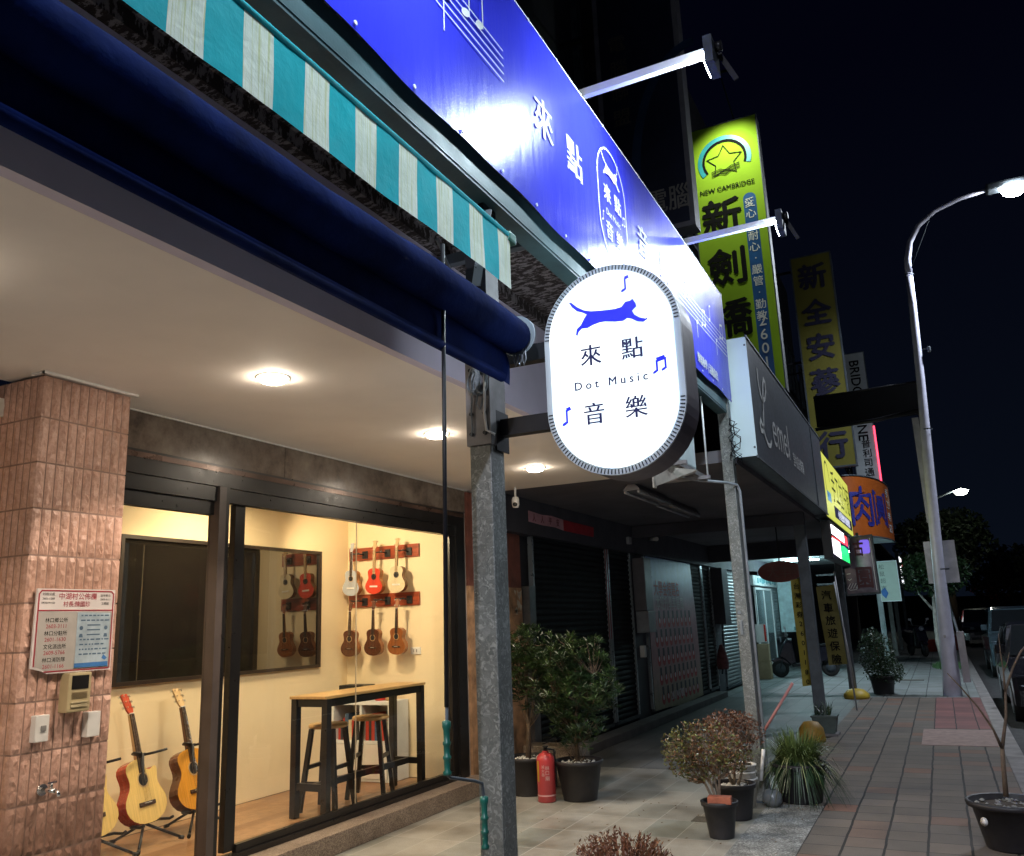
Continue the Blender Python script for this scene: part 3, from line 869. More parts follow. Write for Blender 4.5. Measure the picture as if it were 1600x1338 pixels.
post(-1.66, 29.3, 3.0, 'pale painted post under the pale green sign', 0.15, 0.15, 'cyan_paint')
post(-1.60, 33.6, 3.0, 'grey green post just beyond the pale painted post', 0.14, 0.14, M('greygreen_paint', (0.22, 0.27, 0.25), 0.6, var=0.2))
post(-1.62, 38.7, 3.0, 'dim grey post, third one beyond the pale green sign', 0.14, 0.14, M('dim_paint', (0.15, 0.16, 0.16), 0.6, var=0.2))
post(-1.62, 47.5, 3.0, 'farthest thin dark post at the end of the arcade row', 0.12, 0.12, 'dark_steel')

# ------------------------------------------------------------------ steel beam carrying the signboard
bm_ = thing('steel_beam', (-1.66, 4.5, 3.5), 'long teal steel channel under the blue signboard', 'steel beam')
MB().box(-1.70, -1.604, -2, 8.20, 3.505, 3.52).box(-1.612, -1.60, -2, 8.20, 3.521, 3.66).box(-1.70, -1.604, -2, 8.2, 3.661, 3.675).build('channel', 'teal_steel', bm_)
mb = MB()
for y in (3.9, 5.5, 7.1): mb.box(-2.36, -1.704, y, y+0.05, 3.60, 3.66)
mb.build('cross_bar', 'dark_steel', bm_)

# ------------------------------------------------------------------ blue signboard
sb = thing('signboard', (-1.57, 4.8, 3.63), 'long blue shop signboard with white music staves above the arcade', 'signboard')
Y0, Y1, ZB, ZT = -1.2, 8.22, 3.635, 4.755
NX = 96
def sag(y): return 0.008*math.sin(y*4.3)+0.005*math.sin(y*9.1+1)
vs = []; fs = []
nz_ = 10
for i in range(NX+1):
    y = Y0+(Y1-Y0)*i/NX
    for j in range(nz_+1):
        f = j/nz_
        z = ZB+sag(y)*(1-f)**2+(ZT-ZB)*f + 0.006*math.sin(y*7)*f
        vs.append((-1.570+0.0035*math.sin(y*3.1+f*2)*math.sin(f*PI), y, z))
for i in range(NX):
    for j in range(nz_):
        a = i*(nz_+1)+j
        fs.append((a, a+nz_+1, a+nz_+2, a+1))
MB().add(vs, fs, smooth=True).build('printed_cloth', 'blue_banner', sb)
MB().box(-1.60, -1.582, Y0, Y1, ZB+0.04, ZT-0.02).build('backing', 'dark_steel', sb)
mb = MB()
for k in range(22):
    y = 0.2+k*0.38
    mb.cyl((-1.566, y, ZT-0.012), (-1.561, y, ZT-0.012), 0.010, n=8)
    mb.cyl((-1.566, y, ZB+0.022+sag(y)), (-1.561, y, ZB+0.022+sag(y)), 0.009, n=8)
mb.tube([(-1.575, Y0, ZT+0.004), (-1.575, Y1, ZT+0.004)], 0.007, 6).tube([(-1.575, Y1, ZT), (-1.575, Y1, ZB)], 0.006, 6)
mb.build('edge_rope', 'letter_white', sb)
S = lambda u, v, w=0: (-1.5635, u, v)
st = MB()
def stave(y0, y1, z0, dz, w):
    for k in range(5): st.line([(y0, z0+dz*k), (y1, z0+dz*k)], w, S)
stave(0.6, 3.29, 4.162, 0.043, 0.007)
for (y, k, ty) in ((2.75, 2, 0), (2.98, 3, 2), (2.2, 1, 1), (1.7, 2, 2)): note(st, lift(S, 0.001), y, 4.17+0.043*k, 0.22, ty, 0.010)
stave(6.42, 8.18, 4.09, 0.043, 0.007)
for (y, k, ty) in ((6.70, 3, 2), (7.0, 0, 0), (7.24, 1, 2), (7.50, 4, 1), (7.74, 1, 0), (7.96, 3, 2)): note(st, lift(S, 0.001), y, 4.09+0.043*k, 0.17, ty, 0.010)
st.build('stave', 'letter_white', sb)
lt = MB()
for ch, u, v in (('來', 3.765, 4.225), ('點', 4.20, 4.215), ('音', 5.50, 4.22), ('樂', 6.03, 4.22)): lt.text(ch, 0.25, S, ming=True, u=u, v=v)
lt.text('樂器教學 | 活動演出', 0.10, S, 0.01, u=7.26, v=3.74, sx=0.85)
lt.build('lettering', 'letter_white', sb)
lg = MB()
cu, cv = 4.86, 4.20
lg.line([(cu+p[0], cv+p[1]) for p in stadium(0.265, 0.40)]+[(cu+0.265, cv+0.135)], 0.014, S)
sc_ = 0.98
lg.poly([(cu+x*sc_, cv+0.02+z*sc_) for x, z in CAT], S)
for ch, u, v in (('來', -0.10, 0.06), ('點', 0.10, 0.06), ('音', -0.10, -0.20), ('樂', 0.10, -0.20)): lg.text(ch, 0.135, S, ming=True, u=cu+u, v=cv+v)
lg.text('Dot Music', 0.065, S, u=cu, v=cv-0.075)
S_ = lift(S, 0.001)
note(lg, S_, cu+0.2, cv-0.04, 0.07, 2, 0.006); note(lg, S_, cu-0.22, cv-0.17, 0.07, 1, 0.006); note(lg, S_, cu+0.12, cv+0.3, 0.07, 1, 0.006)
lg.build('logo', 'letter_white', sb)

# flood lamps on arms over the signboard
for y, lab in ((2.02, 'floodlight arm over the near end of the blue signboard'), (4.46, 'floodlight on a long lit arm reaching over the middle of the signboard'), (6.90, 'floodlight on an arm in front of the tall green sign')):
    a = thing('flood_arm', (-1.57, y, 4.78), lab, 'floodlight', 'floodlights above the blue signboard')
    MB().beam((-1.60, y, 4.80), (-0.80, y, 4.81), 0.04, 0.05).build('arm', 'white_paint', a)
    MB().box(-0.80, -0.75, y-0.095, y+0.095, 4.69, 4.86).build('head', 'dark_steel', a)
    MB().beam((-0.745, y+0.085, 4.84), (-0.66, y+0.085, 4.64), 0.010, 0.03).cyl((-0.75, y, 4.83), (-0.71, y, 4.83), 0.03, n=12).build('bracket', 'black_steel', a)
    MB().box(-0.808, -0.801, y-0.085, y+0.085, 4.70, 4.77).build('led_panel', 'led_glow', a)
    lamp('light', 'SPOT', (-0.84, y, 4.735), 92, (0.74, 0.91, 1.0), a, (-1.65, y-0.15, 3.75), 0.05, spot=rad(165), blend=0.9)

# ------------------------------------------------------------------ oval double faced sign
ov = thing('oval_sign', (-1.0965, 3.33, 2.17), 'glowing white capsule sign with blue leaping cat on the post', 'sign')
cx, cz = -1.0965, 2.626
F = lambda u, v, w=0: (cx+u, 3.25+w, cz+v)
MB().prism(stadium(0.300, 0.453, 24), lambda u, v, w: (cx+u, 3.262+w, cz+v), 0.20).build('case', M('case_grey', (0.115, 0.10, 0.125), 0.45, var=0.1), ov)
MB().ring(stadium(0.302, 0.455, 24), stadium(0.274, 0.427, 24), lambda u, v, w: (cx+u, 3.248+w, cz+v), 0.016).build('bezel', M('bezel_grey', (0.50, 0.55, 0.60), 0.45, var=0.06), ov)
mb = MB()
o1, i1 = stadium(0.298, 0.451, 60), stadium(0.278, 0.431, 60)
for k, (a, b) in enumerate(zip(o1, i1)):
    if k % 61 in (0, 60): continue
    mb.beam((cx+a[0], 3.2470, cz+a[1]), (cx+b[0], 3.2470, cz+b[1]), 0.0042, 0.003, (0, 1, 0))
mb.build('rib', 'black_steel', ov)
MB().prism(stadium(0.272, 0.425, 24), lambda u, v, w: (cx+u, 3.236+w, cz+v), 0.024).build('light_panel', 'sign_glow', ov)
MB().prism(stadium(0.285, 0.44, 24), lambda u, v, w: (cx+u, 3.4625+w, cz+v), 0.012).build('light_panel', 'sign_glow_rear', ov)
SF = lambda u, v, w=0: (cx+u, 3.2335, cz+v)
MB().poly(CAT, SF).build('cat_emblem', 'sign_glow_blue', ov)
mb = MB()
note(mb, SF, -1.02-cx, 2.948-cz, 0.062, 1, 0.008); note(mb, SF, -0.892-cx, 2.575-cz, 0.06, 2, 0.009); note(mb, SF, -1.315-cx, 2.41-cz, 0.07, 1, 0.009)
mb.build('note_marks', 'sign_glow_blue', ov)
mb = MB()
for ch, u, v in (('來', -1.182, 2.690), ('點', -1.000, 2.690), ('音', -1.182, 2.437), ('樂', -1.000, 2.440)): mb.text(ch, 0.098, SF, ming=True, u=u-cx, v=v-cz)
mb.text('D o t   M u s i c', 0.050, SF, 0.021, u=-0.005, v=2.562-cz)
mb.build('lettering', E('sign_ink', (0.004, 0.004, 0.05), 1.0), ov)
for z_ in (2.765, 2.445): MB().beam((-1.64, 3.30, z_), (-1.38, 3.30, z_), 0.055, 0.075).build('bracket_arm', 'black_steel', ov)
MB().box(-1.648, -1.6425, 3.24, 3.36, 2.34, 2.52).build('bracket_plate', 'black_steel', ov)
MB().tube([(-1.66, 3.17, 2.72), (-1.655, 3.165, 2.62), (-1.665, 3.17, 2.5), (-1.66, 3.18, 2.42), (-1.63, 3.2, 2.40)], 0.006, 6).tube([(-1.66, 3.17, 2.72), (-1.64, 3.16, 2.66), (-1.60, 3.18, 2.69), (-1.60, 3.22, 2.74)], 0.006, 6).build('cable', 'white_plastic', ov)

# ------------------------------------------------------------------ awnings
vl = thing('striped_awning', (-1.5, 1.6, 3.03), 'teal and cream striped awning valance hanging above the rolled tarp', 'awning')
B = [-0.55+0.2535*k for k in range(0)]
def valx(y, f): return -1.5+0.003*math.sin(y*5)*(1-f)+0.0007*math.sin(y*31+f*3)+0.0012*math.sin(y*13.7-f*5)
def strip(mb, a, b, top=3.292, bot=3.028, n=4):
    vs = []; fs = []
    for i in range(n+1):
        y = a+(b-a)*i/n
        for j in range(6):
            f = j/5
            vs.append((valx(y, f), y, bot+0.0015*math.sin(y*8)+(top-bot)*f-0.012*max(0, y-2.9)))
    for i in range(n):
        for j in range(5):
            q = i*6+j; fs.append((q, q+6, q+7, q+1))
    mb.add(vs, fs, smooth=True)
va = MB(); slots = []
y = 1.629-0.2535*12
while y < 3.1:
    for a_, b__, sl_ in ((y, min(y+0.136, 3.178), 0), (y+0.136, min(y+0.2535, 3.178), 1)):
        n0 = len(va.f); strip(va, a_, b__); slots += [sl_]*(len(va.f)-n0)
    y += 0.2535
vo_ = va.build('valance', 'teal_cloth', vl)
vo_.data.materials.append(MATS['faded_white_cloth'])
bmv = bmesh.new(); bmv.from_mesh(vo_.data)
bmesh.ops.remove_doubles(bmv, verts=bmv.verts, dist=0.0004)
bmesh.ops.recalc_face_normals(bmv, faces=bmv.faces)
bmv.to_mesh(vo_.data); bmv.free()
for p_ in vo_.data.polygons:
    c_ = p_.center.y + ORG[vl.name].y
    p_.material_index = 0 if ((c_-1.629) % 0.2535) < 0.136 else 1
MB().tube([(-1.505, -1.4, 3.296), (-1.505, 3.18, 3.28)], 0.013, 8).build('top_hem', 'teal_cloth', vl)
MB().box(-1.70, -1.515, -1.4, 3.0, 3.30, 3.306).box(-1.53, -1.515, -1.4, 3.1, 3.26, 3.30).build('awning_top', 'dark_paint', vl)
MB().bbox(-1.53, -1.49, 3.13, 3.205, 3.25, 3.30, 0.012).build('end_fitting', M('green_plastic', (0.02, 0.16, 0.12), 0.4, var=0.3), vl)

tr = thing('rolled_tarp', (-1.5, 1.6, 2.6), 'dark blue rolled up roller tarp hanging below the striped awning', 'tarp')
vs = []; fs = []
ny = 40; prof = []
for k in range(15):     # roll, then the cloth falling to the bottom bar
    a = PI*0.55-2*PI*0.80*k/14
    prof.append((0.078*math.cos(a), 0.078*math.sin(a)))
prof = [(x, z) for x, z in prof]
for k in range(1, 7):
    f = k/6
    prof.append((prof[14][0]*(1-f)-0.03*f+0.02*math.sin(f*PI), prof[14][1]*(1-f)-0.205*f))
for i in range(ny+1):
    y = -1.2+4.34*i/ny
    for x, z in prof:
        k = 1+0.035*math.sin(y*5+x*30)+0.035*math.sin(y*17+z*40)*math.sin(y*2.3)+0.02*math.sin(y*43+z*25)*max(0, math.sin(y*1.7+x*20))
        vs.append((-1.49+x*k, y, 2.805+z*k+0.004*math.sin(y*3)))
n_ = len(prof)
for i in range(ny):
    for j in range(n_-1):
        q = i*n_+j; fs.append((q, q+n_, q+n_+1, q+1))
MB().add(vs, fs, smooth=True).build('cloth', 'navy_tarp', tr)
MB().tube([(-1.49, -1.2, 2.805), (-1.49, 3.15, 2.805)], 0.070, 20).build('roller', 'navy_tarp', tr)
MB().tube([(-1.512, -1.2, 2.602), (-1.512, 3.05, 2.602)], 0.021, 10).build('bottom_bar', 'navy_tarp', tr)
ec = MB().cyl((-1.49, 3.15, 2.81), (-1.49, 3.165, 2.81), 0.088, n=28).cyl((-1.49, 3.165, 2.81), (-1.49, 3.19, 2.81), 0.03, n=14).build('end_cap', M('cap_grey', (0.27, 0.33, 0.38), 0.4), tr)
mb = MB()
for k in range(3): mb.tube([(-1.49+0.02*k, 3.14, 2.77), (-1.50+0.02*k, 3.145, 2.70), (-1.495+0.02*k, 3.15, 2.67), (-1.485+0.02*k, 3.15, 2.70), (-1.488+0.02*k, 3.145, 2.77)], 0.004, 6)
mb.build('chain', 'sign_silver', tr)
ck = thing('crank_rod', (-1.5, 2.54, 1.0), 'long dark awning crank rod with two green grips hanging by the door', 'crank')
MB().tube([(-1.50, 2.563, 3.0), (-1.50, 2.528, 1.34)], 0.008, 8).build('rod', 'black_steel', ck)
MB().tube([(-1.50, 2.528, 1.34), (-1.50, 2.524, 1.13), (-1.498, 2.54, 1.12), (-1.49, 2.69, 1.085), (-1.488, 2.735, 1.07), (-1.487, 2.742, 1.03), (-1.487, 2.745, 0.86)], 0.0055, 8).build('crank_arm', 'dark_steel', ck)
gp = [(r_*0.8, z_) for r_, z_ in [(0.0, 0), (0.017, 0.0), (0.018, 0.008), (0.011, 0.014), (0.0135, 0.03), (0.0135, 0.042), (0.017, 0.045), (0.017, 0.052), (0.0125, 0.055), (0.0135, 0.082), (0.017, 0.085), (0.017, 0.092), (0.0125, 0.095), (0.0135, 0.125), (0.018, 0.135), (0.018, 0.15), (0.0, 0.155)]]
MB().lathe([(r*1.0, z*1.1) for r, z in gp], (-1.50, 2.525, 1.13), 14).build('grip', 'green_grip', ck)
MB().lathe([(r*1.0, z*1.1) for r, z in gp], (-1.487, 2.745, 0.86), 14).build('grip', 'green_grip', ck)
rp = thing('rope', (-1.7, 3.17, 2.4), 'pale cord tied in a bundle on the galvanised post', 'rope')
mb = MB().tube([(-1.56, 2.62, 3.06), (-1.60, 2.84, 2.96), (-1.66, 3.10, 2.92), (-1.685, 3.165, 2.74), (-1.69, 3.170, 2.68)], 0.006, 6)
rnd = random.Random(21)
for k in range(9):
    a = 2*PI*k/9
    pts = [(-1.69+0.022*math.cos(a)+0.03*math.sin(t)*math.cos(a), 3.165+0.01*math.cos(t*2+k), 2.645+0.055*math.cos(t)+0.01*math.sin(a)) for t in [2*PI*q/12 for q in range(13)]]
    mb.tube(pts, 0.005, 5)
mb.tube([(-1.72, 3.172, 2.62), (-1.73, 3.174, 2.52), (-1.728, 3.174, 2.43), (-1.733, 3.174, 2.40)], 0.004, 5)
mb.tube([(-1.69, 3.168, 2.60), (-1.70, 3.165, 2.54), (-1.68, 3.163, 2.51), (-1.665, 3.165, 2.56)], 0.004, 5)
mb.build('cord', 'rope', rp)
# dome camera hanging from the ceiling
cc = thing('security_camera', (-3.86, 8.0, 2.8), 'small white security camera hanging from the arcade ceiling', 'camera')
MB().cyl((-3.86, 8.0, 2.90), (-3.86, 8.0, 3.0), 0.012, n=10).lathe([(0, 0.115), (0.03, 0.11), (0.04, 0.08), (0.04, 0.03), (0.03, 0.0), (0, -0.004)], (-3.86, 8.0, 2.785), 20).build('body', 'white_plastic', cc)
MB().lathe([(0, 0), (0.022, 0.006), (0.027, 0.02)], (0, 0, 0), 16, M=Matrix.Translation((-3.855, 7.955, 2.815))@Matrix.Rotation(-PI/2, 4, 'X')).build('lens', 'black_frame', cc)
# ------------------------------------------------------------------ guitars and ukuleles
M('spruce', (0.78, 0.55, 0.20), 0.25, var=0.12, scale=3, stretch=(30, 1, 1), coat=0.4)
M('amber_spruce', (0.74, 0.33, 0.045), 0.25, var=0.15, scale=3, stretch=(30, 1, 1), coat=0.4)
M('mahogany', (0.40, 0.05, 0.022), 0.25, var=0.25, scale=4, stretch=(12, 12, 1), coat=0.4)
M('brown_side', (0.14, 0.05, 0.02), 0.3, var=0.25, scale=4, coat=0.3)
M('rosewood', (0.045, 0.022, 0.014), 0.45, var=0.3)
M('maple', (0.55, 0.38, 0.20), 0.35, var=0.1)
M('orange_wood', (0.38, 0.14, 0.035), 0.3, var=0.2, stretch=(14, 14, 1), coat=0.3)
M('dark_koa', (0.10, 0.034, 0.016), 0.3, var=0.25, stretch=(14, 14, 1), coat=0.3)
M('koa', (0.27, 0.088, 0.025), 0.3, var=0.25, stretch=(14, 14, 1), coat=0.3)
M('pale_blue_grey', (0.42, 0.45, 0.50), 0.3, var=0.05, coat=0.3)
M('uke_red', (0.62, 0.06, 0.03), 0.3, var=0.08, coat=0.3)
M('uke_cream', (0.66, 0.55, 0.36), 0.3, var=0.08, coat=0.3)
HALF = [(0.0, 0.004), (0.004, 0.055), (0.016, 0.098), (0.04, 0.142), (0.075, 0.175), (0.115, 0.194), (0.155, 0.198), (0.195, 0.188), (0.235, 0.166), (0.27, 0.143), (0.30, 0.131), (0.325, 0.128), (0.355, 0.132), (0.385, 0.140), (0.415, 0.145), (0.445, 0.138), (0.47, 0.117), (0.487, 0.082), (0.496, 0.045), (0.498, 0.01)]
CUT = [(0.0, 0.004), (0.004, 0.055), (0.016, 0.098), (0.04, 0.142), (0.075, 0.175), (0.115, 0.194), (0.155, 0.198), (0.195, 0.188), (0.235, 0.166), (0.27, 0.146), (0.30, 0.137), (0.33, 0.138), (0.36, 0.145), (0.39, 0.150), (0.412, 0.146), (0.422, 0.132), (0.418, 0.112), (0.406, 0.092), (0.402, 0.07), (0.412, 0.045), (0.44, 0.033), (0.498, 0.030)]
def guitar(t, s, top, side, neck, head, cut=False, tuners=6, bridge='rosewood', bodydepth=0.098, fret='rosewood', pick=None, bw=1.0):
    R = CUT if cut else HALF
    outl = [(x*bw, z) for z, x in R] + [(-x*bw, z) for z, x in HALF[::-1]]
    fn = lambda u, v, w=0: (u, w, v)
    MB().prism(outl, lambda u, v, w: (u, w, v), bodydepth).build('body', side, t, True, scale=s)
    MB().prism([(x*1.005, z*1.002) for x, z in outl], lambda u, v, w: (u, -0.004+w, v), 0.0038).build('soundboard', top, t, True, scale=s)
    f2 = lambda u, v, w=0: (u, -0.0055, v)
    sh = MB().poly(disc(0.05, 24, 0, 0.335), f2).build('soundhole', 'black_plastic', t, True, scale=s)
    MB().ring(disc(0.062, 24, 0, 0.335), disc(0.052, 24, 0, 0.335), lambda u, v, w: (u, -0.0052-w, v), 0.001).build('rosette', 'maple' if fret == 'rosewood' else 'rosewood', sh, True, scale=s)
    MB().bbox(-0.088, 0.088, -0.016, -0.004, 0.132, 0.164, 0.004).build('bridge', bridge, t, True, scale=s)
    MB().box(-0.04, 0.04, -0.021, -0.0165, 0.150, 0.155).build('saddle', 'white_plastic', t, True, scale=s)
    nk = MB().add([(-0.028, -0.004, 0.40), (0.028, -0.004, 0.40), (0.028, 0.03, 0.40), (-0.028, 0.03, 0.40), (-0.0215, -0.004, 0.86), (0.0215, -0.004, 0.86), (0.02, 0.018, 0.86), (-0.02, 0.018, 0.86)], [(0,3,2,1),(4,5,6,7),(0,1,5,4),(1,2,6,5),(2,3,7,6),(3,0,4,7)]).build('neck', neck, t, True, scale=s)
    MB().add([(-0.029, -0.012, 0.388), (0.029, -0.012, 0.388), (0.029, -0.0042, 0.388), (-0.029, -0.0042, 0.388), (-0.0218, -0.012, 0.86), (0.0218, -0.012, 0.86), (0.0218, -0.0042, 0.86), (-0.0218, -0.0042, 0.86)], [(0,3,2,1),(4,5,6,7),(0,1,5,4),(1,2,6,5),(2,3,7,6),(3,0,4,7)]).build('fretboard', fret, nk, True, scale=s)
    mb = MB()
    for k in range(1, 20):
        z = 0.86-(0.86-0.2)*(1-2**(-k/12)); w = 0.0218+(0.86-z)/0.47*0.007
        if z > 0.39: mb.box(-w, w, -0.0135, -0.0121, z-0.0012, z+0.0012)
    mb.build('fret', 'chrome', nk, True, scale=s)
    MB().box(-0.023, 0.023, -0.015, 0.0, 0.861, 0.868).build('nut', 'white_plastic', nk, True, scale=s)
    H = Matrix.Translation((0, 0, 0.865))@Matrix.Rotation(rad(-13), 4, 'X')
    hd = MB().prism([(-0.023, 0.0), (0.023, 0.0), (0.036, 0.04), (0.038, 0.165), (0.022, 0.178), (0, 0.170), (-0.022, 0.178), (-0.038, 0.165), (-0.036, 0.04)], lambda u, v, w: H @ Vector((u, -0.006+w, v)), 0.016).build('headstock', head, t, True, scale=s)
    mb = MB()
    n = tuners//2
    for k in range(n):
        z = 0.055+0.10*k/max(1, n-1)
        for sg in (-1, 1):
            mb.cyl(H@Vector((sg*0.022, -0.006, z)), H@Vector((sg*0.022, -0.018, z)), 0.005, n=8)
            mb.cyl(H@Vector((sg*0.036, 0.004, z)), H@Vector((sg*0.058, 0.004, z)), 0.0035, n=6)
            mb.box(sg*0.058-0.007, sg*0.058+0.007, -0.003, 0.011, z-0.009, z+0.009, M=H)
    mb.build('tuner', 'chrome', hd, True, scale=s)
    mb = MB()
    ns = tuners
    for k in range(ns):
        x = (-1+2*k/(ns-1))
        mb.beam((x*0.032, -0.0225, 0.152), (x*0.017, -0.0155, 0.865), 0.0014, 0.0014)
    mb.build('string', 'chrome', t, True, scale=s)
    if pick: MB().poly([(0.05, 0.30), (0.06, 0.27), (0.045, 0.235), (0.02, 0.245), (0.0, 0.272), (0.03, 0.277)], lambda u, v: (u, -0.0056, v)).build('pickguard', pick, t, True, scale=s)
def gstand(x, y, lab, yw):
    t = thing('guitar_stand', (x, y, 0.15), lab, 'guitar stand', 'black tubular guitar stands', (0, 0, yw))
    b = 'black_steel'
    mb = MB()
    MB().tube([(0, 0.03, 0.12), (0, 0.075, 0.62)], 0.011).build('upright', b, t, True)
    for a, nm in ((-PI/2-0.95, 0), (-PI/2+0.95, 0), (PI/2, 0)):
        MB().tube([(0, 0.03, 0.15), (0.27*math.cos(a), 0.03+0.27*math.sin(a), 0.014)], 0.010).cyl((0.25*math.cos(a), 0.03+0.25*math.sin(a), 0.02), (0.285*math.cos(a), 0.03+0.285*math.sin(a), 0.010), 0.014, n=10).build('leg', b, t, True)
    MB().tube([(-0.15, -0.10, 0.17), (-0.15, -0.07, 0.155), (-0.14, 0.02, 0.15), (0.14, 0.02, 0.15), (0.15, -0.07, 0.155), (0.15, -0.10, 0.17)], 0.010).build('cradle_arm', b, t, True)
    MB().tube([(-0.15, -0.045, 0.645), (-0.152, 0.02, 0.648), (-0.12, 0.06, 0.635), (-0.03, 0.08, 0.615), (0.03, 0.08, 0.615)], 0.010).tube([(0.0, 0.078, 0.61), (0.07, 0.03, 0.62), (0.11, -0.05, 0.64)], 0.009).build('neck_yoke', b, t, True)
    return t
GY = rad(83)
def gplace(x, y, lab, **kw):
    t = thing('acoustic_guitar', (x, y, 0.306), lab, 'guitar', 'acoustic guitars on floor stands', (rad(-17), 0, kw.pop('yw', GY)))
    guitar(t, 0.90, bw=1.14, **kw)
    return t
gplace(-5.27, 4.71, 'pale topped cutaway guitar with dark red sides on a stand', top='spruce', side='mahogany', neck='maple', head='mahogany', cut=True, yw=rad(98))
gstand(-5.30, 4.71, 'black guitar stand holding the pale topped cutaway guitar', rad(98))
gplace(-5.29, 5.20, 'amber topped guitar with brown sides partly behind the door frame', top='amber_spruce', side='brown_side', neck='brown_side', head='maple', yw=rad(94))
gstand(-5.32, 5.20, 'black guitar stand under the amber topped guitar', rad(94))
gplace(-5.25, 4.27, 'pale yellow guitar mostly hidden behind the tiled pillar', top='spruce', side='mahogany', neck='maple', head='mahogany', yw=rad(98))
gstand(-5.275, 4.27, 'black guitar stand half hidden by the tiled pillar', rad(82))

# ukulele racks on the end wall
for z, lab in ((2.385, 'upper red brown wooden ukulele rack on the cream wall'), (1.89, 'lower red brown wooden ukulele rack on the cream wall')):
    t = thing('ukulele_rack', (-5.24, 7.6, z), lab, 'wall rack', 'wooden ukulele racks')
    MB().bbox(-5.69, -4.80, 7.578, 7.599, z-0.068, z+0.068, 0.004).build('board', M('rack_wood', (0.30, 0.055, 0.02), 0.35, var=0.35, scale=4, stretch=(1, 1, 12), coat=0.3), t)
    for x in (-5.525, -5.235, -4.965):
        MB().bbox(x-0.0+0.02, x+0.085, 7.560, 7.5775, z-0.05, z+0.03, 0.004).tube([(x+0.05, 7.56, z-0.01), (x+0.02, 7.50, z), (x-0.03, 7.49, z), (x-0.045, 7.45, z+0.004)], 0.007).tube([(x+0.03, 7.50, z), (x+0.045, 7.46, z+0.004)], 0.007).build('hanger', 'black_plastic', t)
UK = [(-5.565, 1.945, 'pale_blue_grey', 'orange_wood', 'pale blue grey ukulele at the left of the upper rack', 'pale_blue_grey', 'rosewood'),
      (-5.27, 1.950, 'uke_red', 'orange_wood', 'bright red ukulele in the middle of the upper rack', 'maple', 'maple'),
      (-4.99, 1.955, 'uke_cream', 'brown_side', 'cream ukulele with dark sides at the right of the upper rack', 'maple', 'maple'),
      (-5.58, 1.325, 'dark_koa', 'koa', 'dark brown ukulele at the left of the lower rack', 'dark_koa', 'rosewood'),
      (-5.285, 1.330, 'dark_koa', 'koa', 'dark brown ukulele in the middle of the lower rack', 'dark_koa', 'rosewood'),
      (-4.995, 1.335, 'koa', 'koa', 'orange brown ukulele at the right of the lower rack', 'koa', 'rosewood')]
for x, z, top, side, lab, head, frt in UK:
    t = thing('ukulele', (x, 7.44, z), lab, 'ukulele', 'ukuleles hanging on the wall racks', (rad(2), rad(2.5), 0))
    guitar(t, 0.535, top, side, head, head, tuners=4, bodydepth=0.115, fret=frt, bridge='white_plastic' if z > 1.6 else 'rosewood')

# bar table and stools
bt = thing('bar_table', (-4.66, 6.45, 0.15), 'high narrow bar table with black legs and light wood top in the window', 'table')
MB().bbox(-4.87, -4.50, 5.70, 7.20, 1.062, 1.085, 0.004).build('tabletop', M('oak_top', (0.50, 0.31, 0.13), 0.35, var=0.15, stretch=(10, 1, 1)), bt)
mb = MB()
for x in (-4.84, -4.53):
    for y in (5.75, 7.15): MB().bbox(x-0.028, x+0.028, y-0.03, y+0.03, 0.15, 1.06, 0.003).build('leg', 'black_frame', bt)
mb = MB()
for x in (-4.84, -4.53): mb.box(x-0.02, x+0.02, 5.78, 7.12, 1.00, 1.06)
for y in (5.75, 7.15): mb.box(-4.812, -4.558, y-0.02, y+0.02, 1.00, 1.06)
mb.build('apron', 'black_frame', bt)
mb = MB()
for y in (5.75, 7.15): mb.box(-4.812, -4.558, y-0.018, y+0.018, 0.36, 0.415)
mb.box(-4.69, -4.655, 5.77, 7.13, 0.362, 0.412)
mb.build('stretcher', 'black_frame', bt)
def stool(x, y, lab, yw):
    t = thing('bar_stool', (x, y, 0.15), lab, 'stool', 'round topped bar stools', (0, 0, yw))
    MB().lathe([(0, 0.648), (0.155, 0.648), (0.165, 0.655), (0.165, 0.672), (0.158, 0.680), (0, 0.682)], (0, 0, 0), 32).build('seat', 'oak_top', t, True)
    for sx in (-1, 1):
        for sy in (-1, 1):
            MB().beam((sx*0.165, sy*0.165, 0.0), (sx*0.10, sy*0.10, 0.646), 0.036, 0.036, (0, 1, 0)).build('leg', 'black_frame', t, True)
    mb = MB()
    for z, k in ((0.22, 0.144), (0.34, 0.132)):
        for s in (-1, 1):
            if z < 0.3: mb.box(-k, k, s*k-0.011, s*k+0.011, z-0.016, z+0.016)
            else: mb.box(s*k-0.011, s*k+0.011, -k, k, z-0.016, z+0.016)
    mb.build('stretcher', 'black_frame', t, True)
stool(-4.80, 6.12, 'round bar stool nearest the guitars, under the near end of the table', rad(8))
stool(-4.78, 6.70, 'round bar stool by the white cabinet, under the far end of the table', rad(20))

